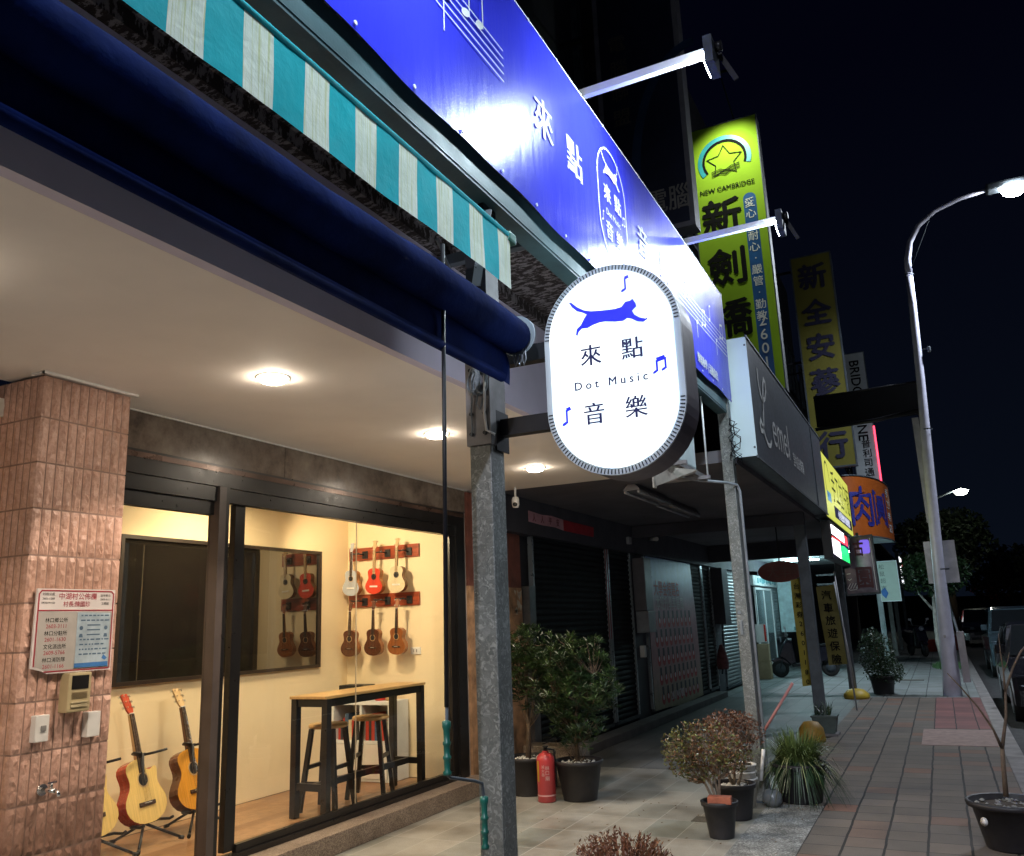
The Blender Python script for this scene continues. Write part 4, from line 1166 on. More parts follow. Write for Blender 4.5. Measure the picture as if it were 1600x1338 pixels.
# white cabinet with books
cb = thing('cabinet', (-5.3, 7.42, 0.15), 'low white open cabinet with books below the ukulele racks', 'cabinet')
mb = MB()
mb.box(-5.66, -4.95, 7.26, 7.585, 0.865, 0.895).box(-5.66, -5.632, 7.262, 7.585, 0.15, 0.864).box(-4.978, -4.95, 7.262, 7.585, 0.15, 0.864).box(-5.315, -5.290, 7.264, 7.585, 0.15, 0.864)
mb.box(-5.63, -4.98, 7.57, 7.584, 0.152, 0.863).box(-5.631, -4.979, 7.264, 7.569, 0.50, 0.525).box(-5.631, -4.979, 7.264, 7.569, 0.152, 0.175)
mb.build('carcass', 'white_paint', cb)
MB().box(-5.628, -5.318, 7.256, 7.2615, 0.18, 0.497).box(-5.287, -4.982, 7.256, 7.2615, 0.18, 0.497).build('door', 'white_plastic', cb)
rnd = random.Random(4)
bk = [('book_red', (0.42, 0.035, 0.02)), ('book_dark', (0.03, 0.03, 0.035)), ('book_blue', (0.06, 0.11, 0.2)), ('book_cream', (0.55, 0.48, 0.33)), ('book_green', (0.2, 0.26, 0.1))]
for n_, c in bk: M(n_, c, 0.5)
lab_b = {'book_red': 'red spined books', 'book_dark': 'black spined books', 'book_blue': 'blue spined books', 'book_cream': 'cream spined books', 'book_green': 'green book'}
x = -5.60; i = 0
spots_b = []
while x < -5.02:
    w_ = rnd.uniform(0.022, 0.045)
    if not (-5.36 < x < -5.285):
        h = rnd.uniform(0.17, 0.27)
        m_ = ['book_red', 'book_dark', 'book_red', 'book_blue', 'book_cream', 'book_red', 'book_green', 'book_dark'][i % 8]
        o = MB().box(x, x+w_-0.003, 7.30, 7.5, 0.5255, 0.5255+h).build('book', m_)
        side = 'left' if x < -5.3 else 'right'
        tag(o, 'thin upright book with a %s spine in the %s half of the white cabinet' % (m_.split('_')[1].replace('dark', 'black'), side), 'book', 'books in the white cabinet')
        i += 1
    x += w_
am = thing('amplifier', (-5.45, 7.4, 0.895), 'small black practice amplifier with white script on the cabinet', 'amplifier')
MB().bbox(-5.60, -5.29, 7.30, 7.5, 0.896, 1.05, 0.008).build('case', 'black_plastic', am)
MB().text('Marshall', 0.06, FY(-5.43, 7.297, 0.99), 0.006).build('script', 'letter_white', am)
mb = MB()
for k in range(5): mb.cyl((-5.55+k*0.055, 7.298, 0.925), (-5.55+k*0.055, 7.288, 0.925), 0.01, n=10)
mb.build('knob', M('brass', (0.55, 0.38, 0.12), 0.3, metal=0.8), am)
MB().box(-5.595, -5.295, 7.2965, 7.2995, 0.905, 0.945).build('control_strip', 'brass', am)
rc = MB().lathe([(0, 0), (0.055, 0), (0.062, 0.02), (0.058, 0.10), (0.03, 0.125), (0, 0.128)], (-5.17, 7.42, 0.896), 18).tube([(-5.21, 7.36, 0.96), (-5.17, 7.34, 0.985), (-5.13, 7.36, 0.96)], 0.008).build('red_pot', M('bright_red', (0.6, 0.03, 0.015), 0.3))
tag(rc, 'small bright red pot on top of the white cabinet', 'pot')
wk = MB().lathe([(0, 0), (0.05, 0), (0.055, 0.03), (0.053, 0.14), (0.048, 0.14), (0.048, 0.02), (0, 0.02)], (-5.05, 7.42, 0.896), 16).build('basket', M('wicker', (0.45, 0.30, 0.14), 0.8, var=0.3, scale=50, bmp=0.6))
tag(wk, 'small woven basket at the right end of the white cabinet top', 'basket')
so = thing('wall_socket', (-4.86, 7.6, 1.35), 'pale wall socket plate right of the ukuleles', 'socket')
MB().bbox(-4.92, -4.80, 7.59, 7.601, 1.33, 1.40, 0.003).build('plate', 'white_plastic', so)
MB().box(-4.885, -4.875, 7.588, 7.5895, 1.35, 1.38).box(-4.85, -4.84, 7.588, 7.5895, 1.35, 1.38).build('slot', 'grey_plastic', so)

# shop lights inside (ceiling spots of the showroom)
for x, y, tgt, pw, lab in ((-5.05, 6.35, (-5.15, 7.6, 2.0), 50, 'warm ceiling spot in the shop aimed at the ukulele racks'), (-5.1, 5.0, (-5.3, 4.95, 0.2), 44, 'warm ceiling spot in the shop above the floor guitars'), (-5.0, 3.6, (-5.2, 3.6, 0.2), 20, 'warm ceiling spot in the shop behind the tiled pillar')):
    d = thing('shop_spotlight', (x, y, 2.8), lab, 'spotlight', 'ceiling spots inside the shop')
    MB().lathe([(0.05, 0.0), (0.055, -0.03), (0.05, -0.06), (0.045, -0.06), (0.045, -0.012), (0.0, -0.012)], (x, y, 2.80), 18).build('can', 'white_plastic', d)
    MB().lathe([(0.0, -0.02), (0.044, -0.02)], (x, y, 2.80), 18).build('bulb', 'downlight_glow', d)
    lamp('light', 'SPOT', (x, y, 2.70), pw, (1.0, 0.77, 0.48), d, tgt, 0.035, spot=rad(140), blend=0.9)
t = thing('shop_ceiling_panel', (-5.1, 5.4, 2.8), 'square warm ceiling panel lighting the showroom', 'ceiling light')
MB().box(-5.40, -4.80, 5.0, 5.9, 2.785, 2.799).build('frame', 'white_plastic', t)
MB().box(-5.38, -4.82, 5.02, 5.88, 2.780, 2.7845).build('diffuser', E('panel_glow', (1.0, 0.80, 0.52), 4.0), t)
lamp('light', 'AREA', (-5.1, 5.45, 2.772), 17, (1.0, 0.78, 0.48), t, (-5.1, 5.45, 0), 0.5, size_y=0.8)
# ------------------------------------------------------------------ the other houses of the row
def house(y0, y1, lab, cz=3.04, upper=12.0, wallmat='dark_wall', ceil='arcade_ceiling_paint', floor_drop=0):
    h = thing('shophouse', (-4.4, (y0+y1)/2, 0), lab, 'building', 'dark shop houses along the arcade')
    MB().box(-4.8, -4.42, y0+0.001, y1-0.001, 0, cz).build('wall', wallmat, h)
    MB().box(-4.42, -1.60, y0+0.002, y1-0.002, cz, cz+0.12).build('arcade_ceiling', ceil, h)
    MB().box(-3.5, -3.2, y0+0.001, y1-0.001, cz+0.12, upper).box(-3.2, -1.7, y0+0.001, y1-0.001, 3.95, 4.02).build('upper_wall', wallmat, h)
    MB().box(-4.419, -4.25, y0+0.003, y1-0.003, 2.62, cz-0.001).build('lintel', 'dark_paint', h)
    w = MB(); p = MB()
    for fl in range(2):
        for k in range(2):
            ya = y0+0.6+k*2.2; za = 5.0+fl*3.1
            w.box(-3.2, -3.12, ya, ya+1.6, za, za+0.06).box(-3.2, -3.12, ya, ya+1.6, za+1.44, za+1.5).box(-3.2, -3.12, ya, ya+0.06, za+0.06, za+1.44).box(-3.2, -3.12, ya+1.54, ya+1.6, za+0.06, za+1.44).box(-3.2, -3.13, ya+0.77, ya+0.83, za+0.06, za+1.44)
            p.box(-3.2, -3.17, ya+0.06, ya+1.54, za+0.06, za+1.44)
    wf = w.build('window', 'dark_steel', h)
    p.build('pane', 'black_frame', wf)
    return h
def shutter(name, y0, y1, z0, z1, lab, mat, parent=None, pitch=0.075, x=-4.36):
    t = thing(name, (x, (y0+y1)/2, z0), lab, 'shutter', 'roller shutters along the arcade')
    vs = []; fs = []
    z = z0; n = 0
    while z < z1:
        for dz, dx in ((0, 0), (0.25, 0.014), (0.5, 0.019), (0.75, 0.014), (0.97, 0.0)):
            vs += [(x+dx, y0, z+pitch*dz), (x+dx, y1, z+pitch*dz)]
        z += pitch
    for i in range(len(vs)//2-1): fs.append((2*i, 2*i+1, 2*i+3, 2*i+2))
    MB().add(vs, fs).box(x-0.03, x-0.002, y0, y1, z0, z1).build('slats', mat, t)
    MB().box(x-0.02, x+0.04, y0-0.04, y0-0.001, z0, z1).build('guide_rail', 'sign_silver', t)
    MB().box(x-0.02, x+0.04, y1+0.001, y1+0.04, z0, z1).build('guide_rail', 'sign_silver', t)
    MB().box(x-0.01, x+0.03, y0, y1, z0-0.05, z0-0.002).build('bottom_bar', 'dark_steel', t)
    return t
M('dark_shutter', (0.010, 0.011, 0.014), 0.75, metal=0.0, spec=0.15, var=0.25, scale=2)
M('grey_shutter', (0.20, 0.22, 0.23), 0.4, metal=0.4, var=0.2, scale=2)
h2 = house(8.15, 13.1, 'unlit shop house with dark shutters right beside the guitar shop')
h3 = house(13.1, 18.05, 'unlit shop house with a poster covered shutter')
h4 = house(18.05, 23.0, 'shop house with pale shutter and dark arcade beam before the lit shop')
h5 = house(23.0, 27.95, 'shop house with the bright cyan lit arcade and scooter')
h6 = house(27.95, 34, 'unlit shop house behind the pale green sign', upper=9)
h7 = house(34, 42, 'dim low shop house near the far end of the row', upper=7.5)
h8 = house(42, 56, 'farthest shop house of the row with red white lit strip', upper=6)
MB().box(-4.24, -1.62, 18.06, 18.26, 2.70, 3.035).build('beam', 'dark_paint', h4)
MB().box(-4.24, -1.62, 13.0, 13.095, 2.85, 3.035).build('beam', 'dark_paint', h2)
MB().box(-4.42, -4.36, 13.13, 13.72, 0, 2.62).build('pier', 'dark_paint', h3)
MB().box(-4.42, -4.34, 18.45, 19.05, 0, 2.62).build('pier', 'dark_paint', h4)
MB().bbox(-4.30, -4.06, 8.2, 17.9, 0.0, 0.11, 0.01).build('threshold_step', 'dark_concrete', h2)
# corner pillar between the guitar shop and the first shutter
cp = thing('brick_pier', (-4.5, 8.6, 0), 'stained tile pier with torn stickers between shop window and shutter', 'pillar')
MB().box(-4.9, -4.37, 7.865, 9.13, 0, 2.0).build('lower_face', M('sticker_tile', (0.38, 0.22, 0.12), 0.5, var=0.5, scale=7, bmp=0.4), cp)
MB().box(-4.9, -4.375, 7.865, 9.13, 2.001, 2.985).build('upper_face', M('shaded_tile', (0.20, 0.07, 0.05), 0.6, var=0.35, scale=6), cp)  # darker tile colour stands for shade above the lit lower face
rnd = random.Random(31)
mb = MB()
for k in range(16):
    y = rnd.uniform(8.85, 9.1); z = rnd.uniform(0.9, 1.95); s = rnd.uniform(0.03, 0.07)
    mb.poly([(y+rnd.uniform(-s, s), z+s), (y+s*0.8, z+rnd.uniform(-0.5, 0.5)*s), (y, z-s*rnd.uniform(0.5, 1.2)), (y-s*0.8, z-rnd.uniform(-0.3, 0.3)*s)], lambda u, v: (-4.368, u, v))
mb.build('sticker', M('torn_paper', (0.55, 0.50, 0.40), 0.7, var=0.2), cp)
mb = MB().box(-4.40, -4.29, 9.17, 9.34, 0.1, 2.02).build('steel_panel', M('scratched_steel', (0.12, 0.12, 0.125), 0.4, metal=0.6, var=0.3), cp)
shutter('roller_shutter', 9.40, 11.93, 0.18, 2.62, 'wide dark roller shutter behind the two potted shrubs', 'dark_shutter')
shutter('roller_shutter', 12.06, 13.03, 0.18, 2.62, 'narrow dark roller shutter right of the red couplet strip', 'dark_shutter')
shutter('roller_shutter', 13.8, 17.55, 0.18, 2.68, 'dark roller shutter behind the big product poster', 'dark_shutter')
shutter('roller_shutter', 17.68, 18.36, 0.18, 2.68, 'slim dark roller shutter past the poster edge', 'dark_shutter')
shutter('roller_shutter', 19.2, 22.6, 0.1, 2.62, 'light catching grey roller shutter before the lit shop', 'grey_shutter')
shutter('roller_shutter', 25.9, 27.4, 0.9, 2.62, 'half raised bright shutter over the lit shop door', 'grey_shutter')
c = MB().box(-4.335, -4.325, 11.93, 12.05, 1.33, 2.62).build('couplet_strip', M('couplet_red', (0.30, 0.012, 0.03), 0.6, var=0.15))
tag(c, 'faded red paper couplet strip on the dark shutter post', 'paper strip')
c = thing('lintel_banner', (-4.24, 10.2, 2.82), 'torn pink and red new year paper over the dark shutter', 'paper banner')
f9 = lambda u, v, w=0: (-4.240+w, u, v)
MB().prism([(9.12, 2.77), (9.12, 2.90), (9.5, 2.885), (9.8, 2.90), (10.18, 2.885), (10.18, 2.745), (9.9, 2.765), (9.5, 2.758)], f9, 0.004).build('pink_part', M('faded_pink', (0.52, 0.28, 0.33), 0.7, var=0.2), c)
MB().prism([(10.185, 2.885), (11.28, 2.875), (11.26, 2.74), (10.185, 2.745)], f9, 0.004).build('red_part', M('paper_red', (0.40, 0.02, 0.035), 0.6, var=0.15), c)
mb = MB()
for k, ch in enumerate('人人平安'): mb.text(ch, 0.10, lambda u, v: (-4.234, u, v), 0.01, u=9.27+k*0.24, v=2.828)
mb.build('lettering', M('ink_red', (0.16, 0.01, 0.03), 0.6), c)
pt = thing('poster', (-4.3, 15.3, 0.12), 'large faded poster with rows of red and dark pictures on the shutter', 'poster')
fp = lambda u, v, w=0: (-4.318+0.02*math.sin(u*2.2)*math.sin(v*1.7), u, v)
MB().prism([(13.85, 0.14), (13.85, 2.64), (16.75, 2.62), (16.9, 1.6), (16.98, 0.12), (15.5, 0.09), (14.6, 0.13)], lambda u, v, w: (-4.325+w, u, v), 0.003).build('sheet', 'poster_sheet', pt)
fq = lambda u, v, w=0: (-4.3205, u, v)
dk, rd, wt = MB(), MB(), MB()
for r in range(5):
    zz = 1.60-r*0.31
    for k in range(9):
        yy = 14.15+k*0.28+0.05*r
        dk.box(-4.3215, -4.3195, yy-0.05, yy+0.05, zz-0.02, zz+0.12)
        rd.poly(disc(0.10, 14, yy, zz-0.07), lambda u, v: (-4.3208, u, v))
        wt.poly(disc(0.045, 12, yy, zz-0.05), lambda u, v: (-4.3190, u, v))
rd.text('大學金榜題名', 0.27, fq, 0.016, u=15.0, v=2.10)
wt.text('本班升學率最高', 0.25, lambda u, v, w=0: (-4.3196, u, v), 0.014, u=15.15, v=1.85)
dk.text('正', 0.22, fq, 0.01, u=14.05, v=2.36)
wt.text('2601-8788', 0.2, lambda u, v, w=0: (-4.3196, u, v), 0.014, u=15.2, v=0.30)
dk.build('dark_print', M('print_dark', (0.05, 0.04, 0.06), 0.6), pt); rd.build('red_print', M('print_red', (0.50, 0.05, 0.06), 0.6), pt); wt.build('white_print', M('print_white', (0.74, 0.66, 0.68), 0.6), pt)
mx_ = thing('meter_box', (-4.3, 13.4, 1.38), 'grey electric meter cabinet on the pier left of the poster', 'meter box')
MB().bbox(-4.36, -4.16, 13.25, 13.62, 1.72, 2.55, 0.01).build('cabinet', M('box_grey', (0.16, 0.15, 0.165), 0.5, var=0.15), mx_)
MB().bbox(-4.36, -4.15, 13.28, 13.66, 1.38, 1.715, 0.01).build('lower_panel', M('frosted', (0.30, 0.31, 0.33), 0.5), mx_)
MB().bbox(-4.36, -4.28, 13.36, 13.46, 1.0, 1.18, 0.006).build('switch_box', 'white_plastic', mx_)
m2 = thing('wall_box', (-4.3, 18.75, 1.4), 'dark wall cabinet beside the grey shutter', 'wall box')
MB().bbox(-4.36, -4.10, 18.5, 19.05, 1.42, 2.6, 0.012).build('cabinet', 'dark_paint', m2)
MB().tube([(-4.2, 18.6, 1.42), (-4.22, 18.6, 0.9), (-4.3, 18.62, 0.4)], 0.02).build('conduit', 'dark_steel', m2)
rg = MB().lathe([(0.0, 0.50), (0.04, 0.48), (0.10, 0.3), (0.13, 0.1), (0.11, 0.0), (0, 0.0)], (-4.2, 18.3, 0.52), 14).build('cloth_bag', M('red_cloth', (0.20, 0.07, 0.08), 0.8, var=0.4, scale=12, bmp=0.5))
tag(rg, 'limp red and white bag hanging beside the grey shutter', 'bag')
cm = thing('security_camera', (-4.25, 13.77, 2.9), 'bullet camera on the lintel above the poster', 'camera')
MB().cyl((-4.2, 13.8, 2.9), (-4.02, 13.6, 2.86), 0.035, n=14).build('body', 'white_plastic', cm)
MB().cyl((-4.26, 13.8, 2.98), (-4.18, 13.78, 2.9), 0.014, n=8).build('mount', 'sign_silver', cm)
jb = MB().bbox(-4.26, -4.20, 12.72, 12.84, 2.74, 2.85, 0.008).build('junction_box', 'frosted')
tag(jb, 'small pale square box on the dark lintel left of the bullet camera', 'junction box')
# unlit tube lights under the second house
def fluoro(x, y0, y1, lab, z=3.04):
    t = thing('tube_light', (x, (y0+y1)/2, z), lab, 'tube light', 'unlit fluorescent fittings')
    MB().add([(x-0.04, y0, z), (x+0.04, y0, z), (x+0.10, y0, z-0.07), (x-0.10, y0, z-0.07), (x-0.04, y1, z), (x+0.04, y1, z), (x+0.10, y1, z-0.07), (x-0.10, y1, z-0.07)], [(0,1,2,3),(4,7,6,5),(0,4,5,1),(1,5,6,2),(2,6,7,3),(3,7,4,0)]).build('reflector', M('fitting_grey', (0.20, 0.19, 0.20), 0.45), t)
    for s in (-0.075, 0.075): MB().cyl((x+s, y0+0.01, z-0.088), (x+s, y1-0.01, z-0.088), 0.017, n=10).build('tube', 'frosted', t)
fluoro(-2.86, 8.85, 10.1, 'unlit twin tube light just past the oval sign, nearer one')
fluoro(-2.90, 10.2, 11.7, 'unlit twin tube light under the dark ceiling, farther one')
# air conditioner and its bracket behind the oval sign
ac = thing('air_conditioner', (-1.85, 6.9, 2.75), 'pale blue grey outdoor air conditioner behind the oval sign', 'air conditioner')
MB().bbox(-2.06, -1.74, 6.45, 7.25, 2.84, 3.42, 0.015).build('case', M('ac_white', (0.52, 0.60, 0.62), 0.45, var=0.08), ac)
mb = MB()
for k in range(14): mb.box(-2.02, -1.78, 6.440, 6.449, 2.88+k*0.035, 2.895+k*0.035)
mb.build('grille', 'dark_steel', ac)
bk_ = thing('support_bracket', (-1.8, 6.7, 2.7), 'rusty grey steel bracket and tray under the air conditioner', 'bracket')
MB().beam((-1.98, 6.40, 2.81), (-1.98, 7.45, 2.81), 0.04, 0.04).beam((-1.75, 6.40, 2.81), (-1.75, 7.6, 2.81), 0.04, 0.04).beam((-2.05, 6.45, 2.775), (-1.62, 6.45, 2.775), 0.04, 0.03).beam((-2.05, 7.3, 2.775), (-1.64, 7.3, 2.775), 0.04, 0.03).build('tray', 'worn_steel', bk_)
MB().add([(-1.86, 6.38, 2.60), (-1.86, 6.38, 2.76), (-1.62, 6.78, 2.76), (-1.64, 6.78, 2.735), (-1.855, 6.40, 2.60), (-1.855, 6.40, 2.76)], [(0,1,2,3),(0,4,5,1)]).box(-1.875, -1.861, 6.34, 6.40, 2.585, 2.77).build('plate', M('bracket_cream', (0.42, 0.38, 0.33), 0.5, var=0.3), bk_)
MB().cyl((-1.66, 7.3, 2.79), (-1.66, 7.3, 3.5), 0.008, n=8).build('hanger_rod', 'white_paint', bk_)

# ------------------------------------------------------------------ the long dark sign box next door
le = thing('fascia_sign', (-1.5, 10.7, 3.08), 'long dark slate sign box with white script beyond the blue signboard', 'sign')
MB().box(-1.70, -1.395, 8.32, 14.2, 3.10, 4.30).build('box', M('slate_panel', (0.075, 0.09, 0.11), 0.4, var=0.15), le)
MB().box(-1.702, -1.393, 8.305, 8.318, 3.095, 4.305).build('end_plate', M('pale_plate', (0.68, 0.82, 0.86), 0.45, var=0.05, scale=2), le)
mb = MB().box(-1.40, -1.385, 8.30, 14.2, 4.30, 4.325).box(-1.40, -1.385, 8.30, 14.2, 3.075, 3.10).box(-1.394, -1.385, 13.0, 13.03, 3.1, 4.3)
for z in (3.18, 4.22): mb.cyl((-1.41, 8.304, z), (-1.41, 8.298, z), 0.010, n=8)
mb.build('edge_trim', 'dark_steel', le)
SL = lambda u, v, w=0: (-1.3885, u, v)
mb = MB()
def sw(pts, w): # brushed stroke
    mb.line(pts, w, SL)
L_ = []
for k in range(26):
    f = k/25
    L_.append((8.62+0.55*f+0.10*math.sin(f*7), 4.12-0.62*f+0.10*math.sin(f*PI)))
# script capital L
Lp = [(8.78, 4.10), (8.77, 3.98), (8.83, 3.84), (8.95, 3.78), (9.10, 3.84), (9.22, 3.96), (9.22, 4.05), (9.14, 4.07), (9.05, 3.98), (8.97, 3.82), (8.92, 3.66), (8.86, 3.52), (8.76, 3.42), (8.66, 3.41), (8.63, 3.47), (8.69, 3.53), (8.79, 3.48), (8.90, 3.37), (9.02, 3.32), (9.15, 3.33), (9.25, 3.40)]
sw(Lp, 0.05); 
mb.text('emel', 0.62, SL, -0.004, u=9.98, v=3.60, sx=1.0)
mb.text('室內設計裝潢', 0.19, SL, 0.004, u=11.28, v=3.46, sx=0.8)
mb.build('lettering', M('sign_script', (0.72, 0.72, 0.70), 0.5), le)

# ------------------------------------------------------------------ projecting signs
def slab_sign(name, x0, x1, y, z0, z1, lab, facemat, dpt=0.22, edge='dark_steel', rim=0.03):
    t = thing(name, ((x0+x1)/2, y+dpt/2, z0), lab, 'sign', 'signs projecting over the pavement')
    MB().box(x0, x1, y+0.012, y+dpt, z0, z1).build('case', edge, t)
    MB().box(x0+rim, x1-rim, y, y+0.011, z0+rim, z1-rim).build('face', facemat, t)
    MB().ring([(x0-.005, z0-.005), (x1+.005, z0-.005), (x1+.005, z1+.005), (x0-.005, z1+.005)], [(x0+rim, z0+rim), (x1-rim, z0+rim), (x1-rim, z1-rim), (x0+rim, z1-rim)], lambda u, v, w: (u, y-0.004+w, v), 0.03).build('rim', edge, t)
    for z in (z0+0.3, (z0+z1)/2, z1-0.3): MB().beam((x0-0.02, y+dpt/2, z), (-3.2, y+dpt/2, z), 0.05, 0.05).build('wall_bracket', 'black_steel', t)
    return t
def col_text(mb, chars, x, y, ztop, step, size, bold=0.0, sx=1.0):
    for k, ch in enumerate(chars): mb.text(ch, size, lambda u, v: (u, y, v), bold, u=x, v=ztop-step*k, sx=sx)
# green school sign
M('lime_face', (0.30, 0.50, 0.03), 0.75, spec=0.1, var=0.12, scale=1.0)
gs = slab_sign('school_sign', -2.35, -1.40, 11.0, 4.4, 8.35, 'tall lime green school sign with black characters and star emblem', 'lime_face', 0.25, rim=0.01)
yf = 10.992
G = lambda u, v, w=0: (u, yf, v)
mb = MB(); bk2 = MB()
mb.text('NEW CAMBRIDGE', 0.092, G, 0.021, u=-1.88, v=7.36, rot=0.0)
for k, ch in enumerate('新劍橋'): mb.text(ch, 0.56, G, 0.028, u=-1.99, v=6.95-k*0.74)
for k, ch in enumerate('文理補習班'): mb.text(ch, 0.36, G, 0.004, u=-1.96, v=4.86-k*0.40) if k < 2 else None
mb.build('black_lettering', 'letter_black', gs)
arc = lambda r, a0, a1, n=24: [(-1.88+r*math.cos(a0+(a1-a0)*k/n), 7.78+r*math.sin(a0+(a1-a0)*k/n)) for k in range(n+1)]
e1 = MB().line(arc(0.34, rad(-20), rad(212)), 0.06, G); e1.build('teal_arc', M('emblem_teal', (0.03, 0.33, 0.40), 0.4), gs)
e2 = MB().line(arc(0.29, rad(-20), rad(212)), 0.035, G)
star = []
for k in range(11):
    a = PI/2+k*PI/5; r_ = 0.24 if k % 2 == 0 else 0.125
    star.append((-1.88+r_*math.cos(a)*1.05, 7.76+r_*math.sin(a)))
e2.line(star, 0.012, G)
for dz in (0, 0.035, 0.07): e2.line([(-2.07, 7.56+dz), (-1.95, 7.585+dz), (-1.88, 7.555+dz), (-1.80, 7.60+dz), (-1.68, 7.62+dz)], 0.012, lift(G, 0.002+dz*0.01))
e2.build('emblem', 'letter_black', gs)
st2 = [(-1.60+0.085*math.cos(a), 7.12+0.085*math.sin(a)) for a in [PI*k/10 for k in range(11)]]+[(-1.685, 4.45), (-1.515, 4.45)]
MB().poly(st2, lambda u, v: (u, 10.996, v)).build('blue_strip', M('strip_blue', (0.01, 0.10, 0.34), 0.4), gs)
mb = MB()
for k, ch in enumerate('愛心·耐心·嚴管·勤教'): mb.text(ch, 0.145, G, 0.006, u=-1.60, v=7.06-k*0.163)
for k, ch in enumerate('2601-3300'): mb.text(ch, 0.20, G, 0.012, u=-1.60, v=5.36-k*0.19)
mb.build('white_lettering', 'letter_white', gs)
lamp('light', 'SPOT', (-1.7, 10.25, 8.60), 120, (0.93, 1.0, 0.75), gs, (-1.8, 11.0, 7.35), 0.05, spot=rad(84), blend=1.0)  # added lamp, brightens the upper part of the sign
MB().beam((-1.7, 11.1, 8.36), (-1.7, 10.25, 8.63), 0.012, 0.012).beam((-1.85, 10.25, 8.63), (-1.55, 10.25, 8.63), 0.03, 0.02).build('added_lamp_bar', M('lamp_black', (0.003, 0.003, 0.003), 0.95, spec=0.05), gs)  # near black bar added to carry the extra lamp
# dark computer shop sign
ds = slab_sign('computer_sign', -2.72, -1.76, 8.2, 5.58, 11.0, 'large unlit navy sign with grey characters and pale metal edge', M('navy_face', (0.010, 0.014, 0.035), 0.4, var=0.2), 0.24, M('sign_edge_grey', (0.15, 0.145, 0.165), 0.5, var=0.2), 0.05)
mb = MB()
D = lambda u, v: (u, 8.193, v)
mb.text('電腦', 0.30, D, 0.012, u=-2.02, v=5.93, sx=0.8)
mb.text('電腦', 0.30, D, 0.012, u=-2.50, v=5.93, sx=0.8)
mb.build('lettering', M('dim_letter', (0.20, 0.19, 0.17), 0.6), ds)
mb = MB()
for k, ch in enumerate('電腦聯盟'): mb.text(ch, 0.22, D, 0.008, u=-2.46, v=7.97-k*0.31)
mb.text('a', 1.5, D, 0.02, u=-2.32, v=8.9, rot=PI/2)
mb.build('dim_lettering', M('dimmer_letter', (0.085, 0.075, 0.06), 0.6), ds)
MB().line([(-2.35, 6.2)]+[(-2.35+0.75*(1-math.cos(a)), 6.2+1.5*math.sin(a)) for a in [PI/2*k/12 for k in range(1, 13)]], 0.10, D).build('swoosh', M('swoosh_blue', (0.01, 0.035, 0.09), 0.5), ds)
d2 = slab_sign('narrow_sign', -3.15, -2.82, 8.9, 6.2, 12.0, 'narrow dim brown sign behind the large navy sign', M('dim_brown_face', (0.022, 0.016, 0.017), 0.5), 0.2)
mb = MB()
for k, ch in enumerate('復健N診所'): mb.text(ch, 0.24, lambda u, v: (u, 8.893, v), 0.006, u=-2.98, v=8.7-k*0.36)
mb.build('lettering', M('brown_letter', (0.07, 0.045, 0.045), 0.6), d2)
# yellow herbal shop sign
M('yellow_face', (0.135, 0.122, 0.018), 0.5, var=0.12, scale=2)
ys = slab_sign('herb_shop_sign', -2.14, -1.225, 20.0, 4.73, 9.84, 'tall yellow sign with thick navy brush characters', 'yellow_face', 0.2)
mb = MB()
for k, (ch, z) in enumerate((('新', 9.30), ('全', 8.42), ('安', 7.57), ('蔘', 6.72), ('行', 5.25))): mb.text(ch, 0.66, lambda u, v: (u, 19.992, v), 0.035, u=-1.68, v=z)
mb.build('lettering', M('letter_deep_navy', (0.008, 0.008, 0.035), 0.7), ys)
# tyre shop sign
M('pale_face', (0.34, 0.38, 0.40), 0.5, var=0.1)
ts = slab_sign('tyre_shop_sign', -1.53, -0.965, 24.0, 4.3, 8.42, 'pale grey tyre shop sign with a red neon edge', 'pale_face', 0.2, rim=0.015)
mb = MB()
mb.text('BRIDGESTONE', 0.34, lambda u, v: (u, 23.992, v), 0.02, u=-1.24, v=7.1, rot=-PI/2)
for k, ch in enumerate('普利司通輪胎'): mb.text(ch, 0.235, lambda u, v: (u, 23.992, v), 0.008, u=-1.20, v=5.90-k*0.255)
mb.build('lettering', 'letter_black', ts)
MB().tube([(-0.955, 23.99, 4.45), (-0.955, 23.99, 6.35)], 0.022, 8).build('neon_edge', 'neon_red', ts)
# lit yellow fascia sign
ly = thing('fascia_sign', (-1.5, 16.3, 3.1), 'lit yellow noodle shop sign facing the road, second fascia along', 'sign')
MB().box(-1.70, -1.42, 14.25, 18.7, 3.06, 4.14).build('box', 'dark_steel', ly)
MB().box(-1.419, -1.40, 14.25, 18.7, 3.08, 4.12).build('lit_face', 'lit_yellow', ly)
LY = lambda u, v, w=0: (-1.397, u, v)
MB().box(-1.399, -1.3965, 15.4, 18.55, 3.16, 3.36).build('blue_band', 'letter_navy', ly)
mb = MB().text('手工拉仔麵', 0.62, LY, 0.0, u=16.95, v=3.72, sx=1.05).line(arc(0.0, 0, 1, 2), 0.001, LY)
mb.line([(14.75+0.32*math.cos(a), 3.72+0.30*math.sin(a)) for a in [2*PI*k/20 for k in range(15)]], 0.04, LY)
mb.build('lettering', M('ink_green', (0.05, 0.06, 0.01), 0.5), ly)
MB().text('小菜熱炒冷飲便當', 0.17, lambda u, v, w=0: (-1.394, u, v), 0.01, u=17.0, v=3.26, sx=1.6).build('white_lettering', E('white_text_glow', (0.7, 0.75, 0.9), 0.5), ly)
MB().box(-1.3985, -1.3972, 14.5, 15.05, 3.36, 3.52).build('blue_patch', E('patch_blue', (0.05, 0.3, 0.6), 0.5), ly)
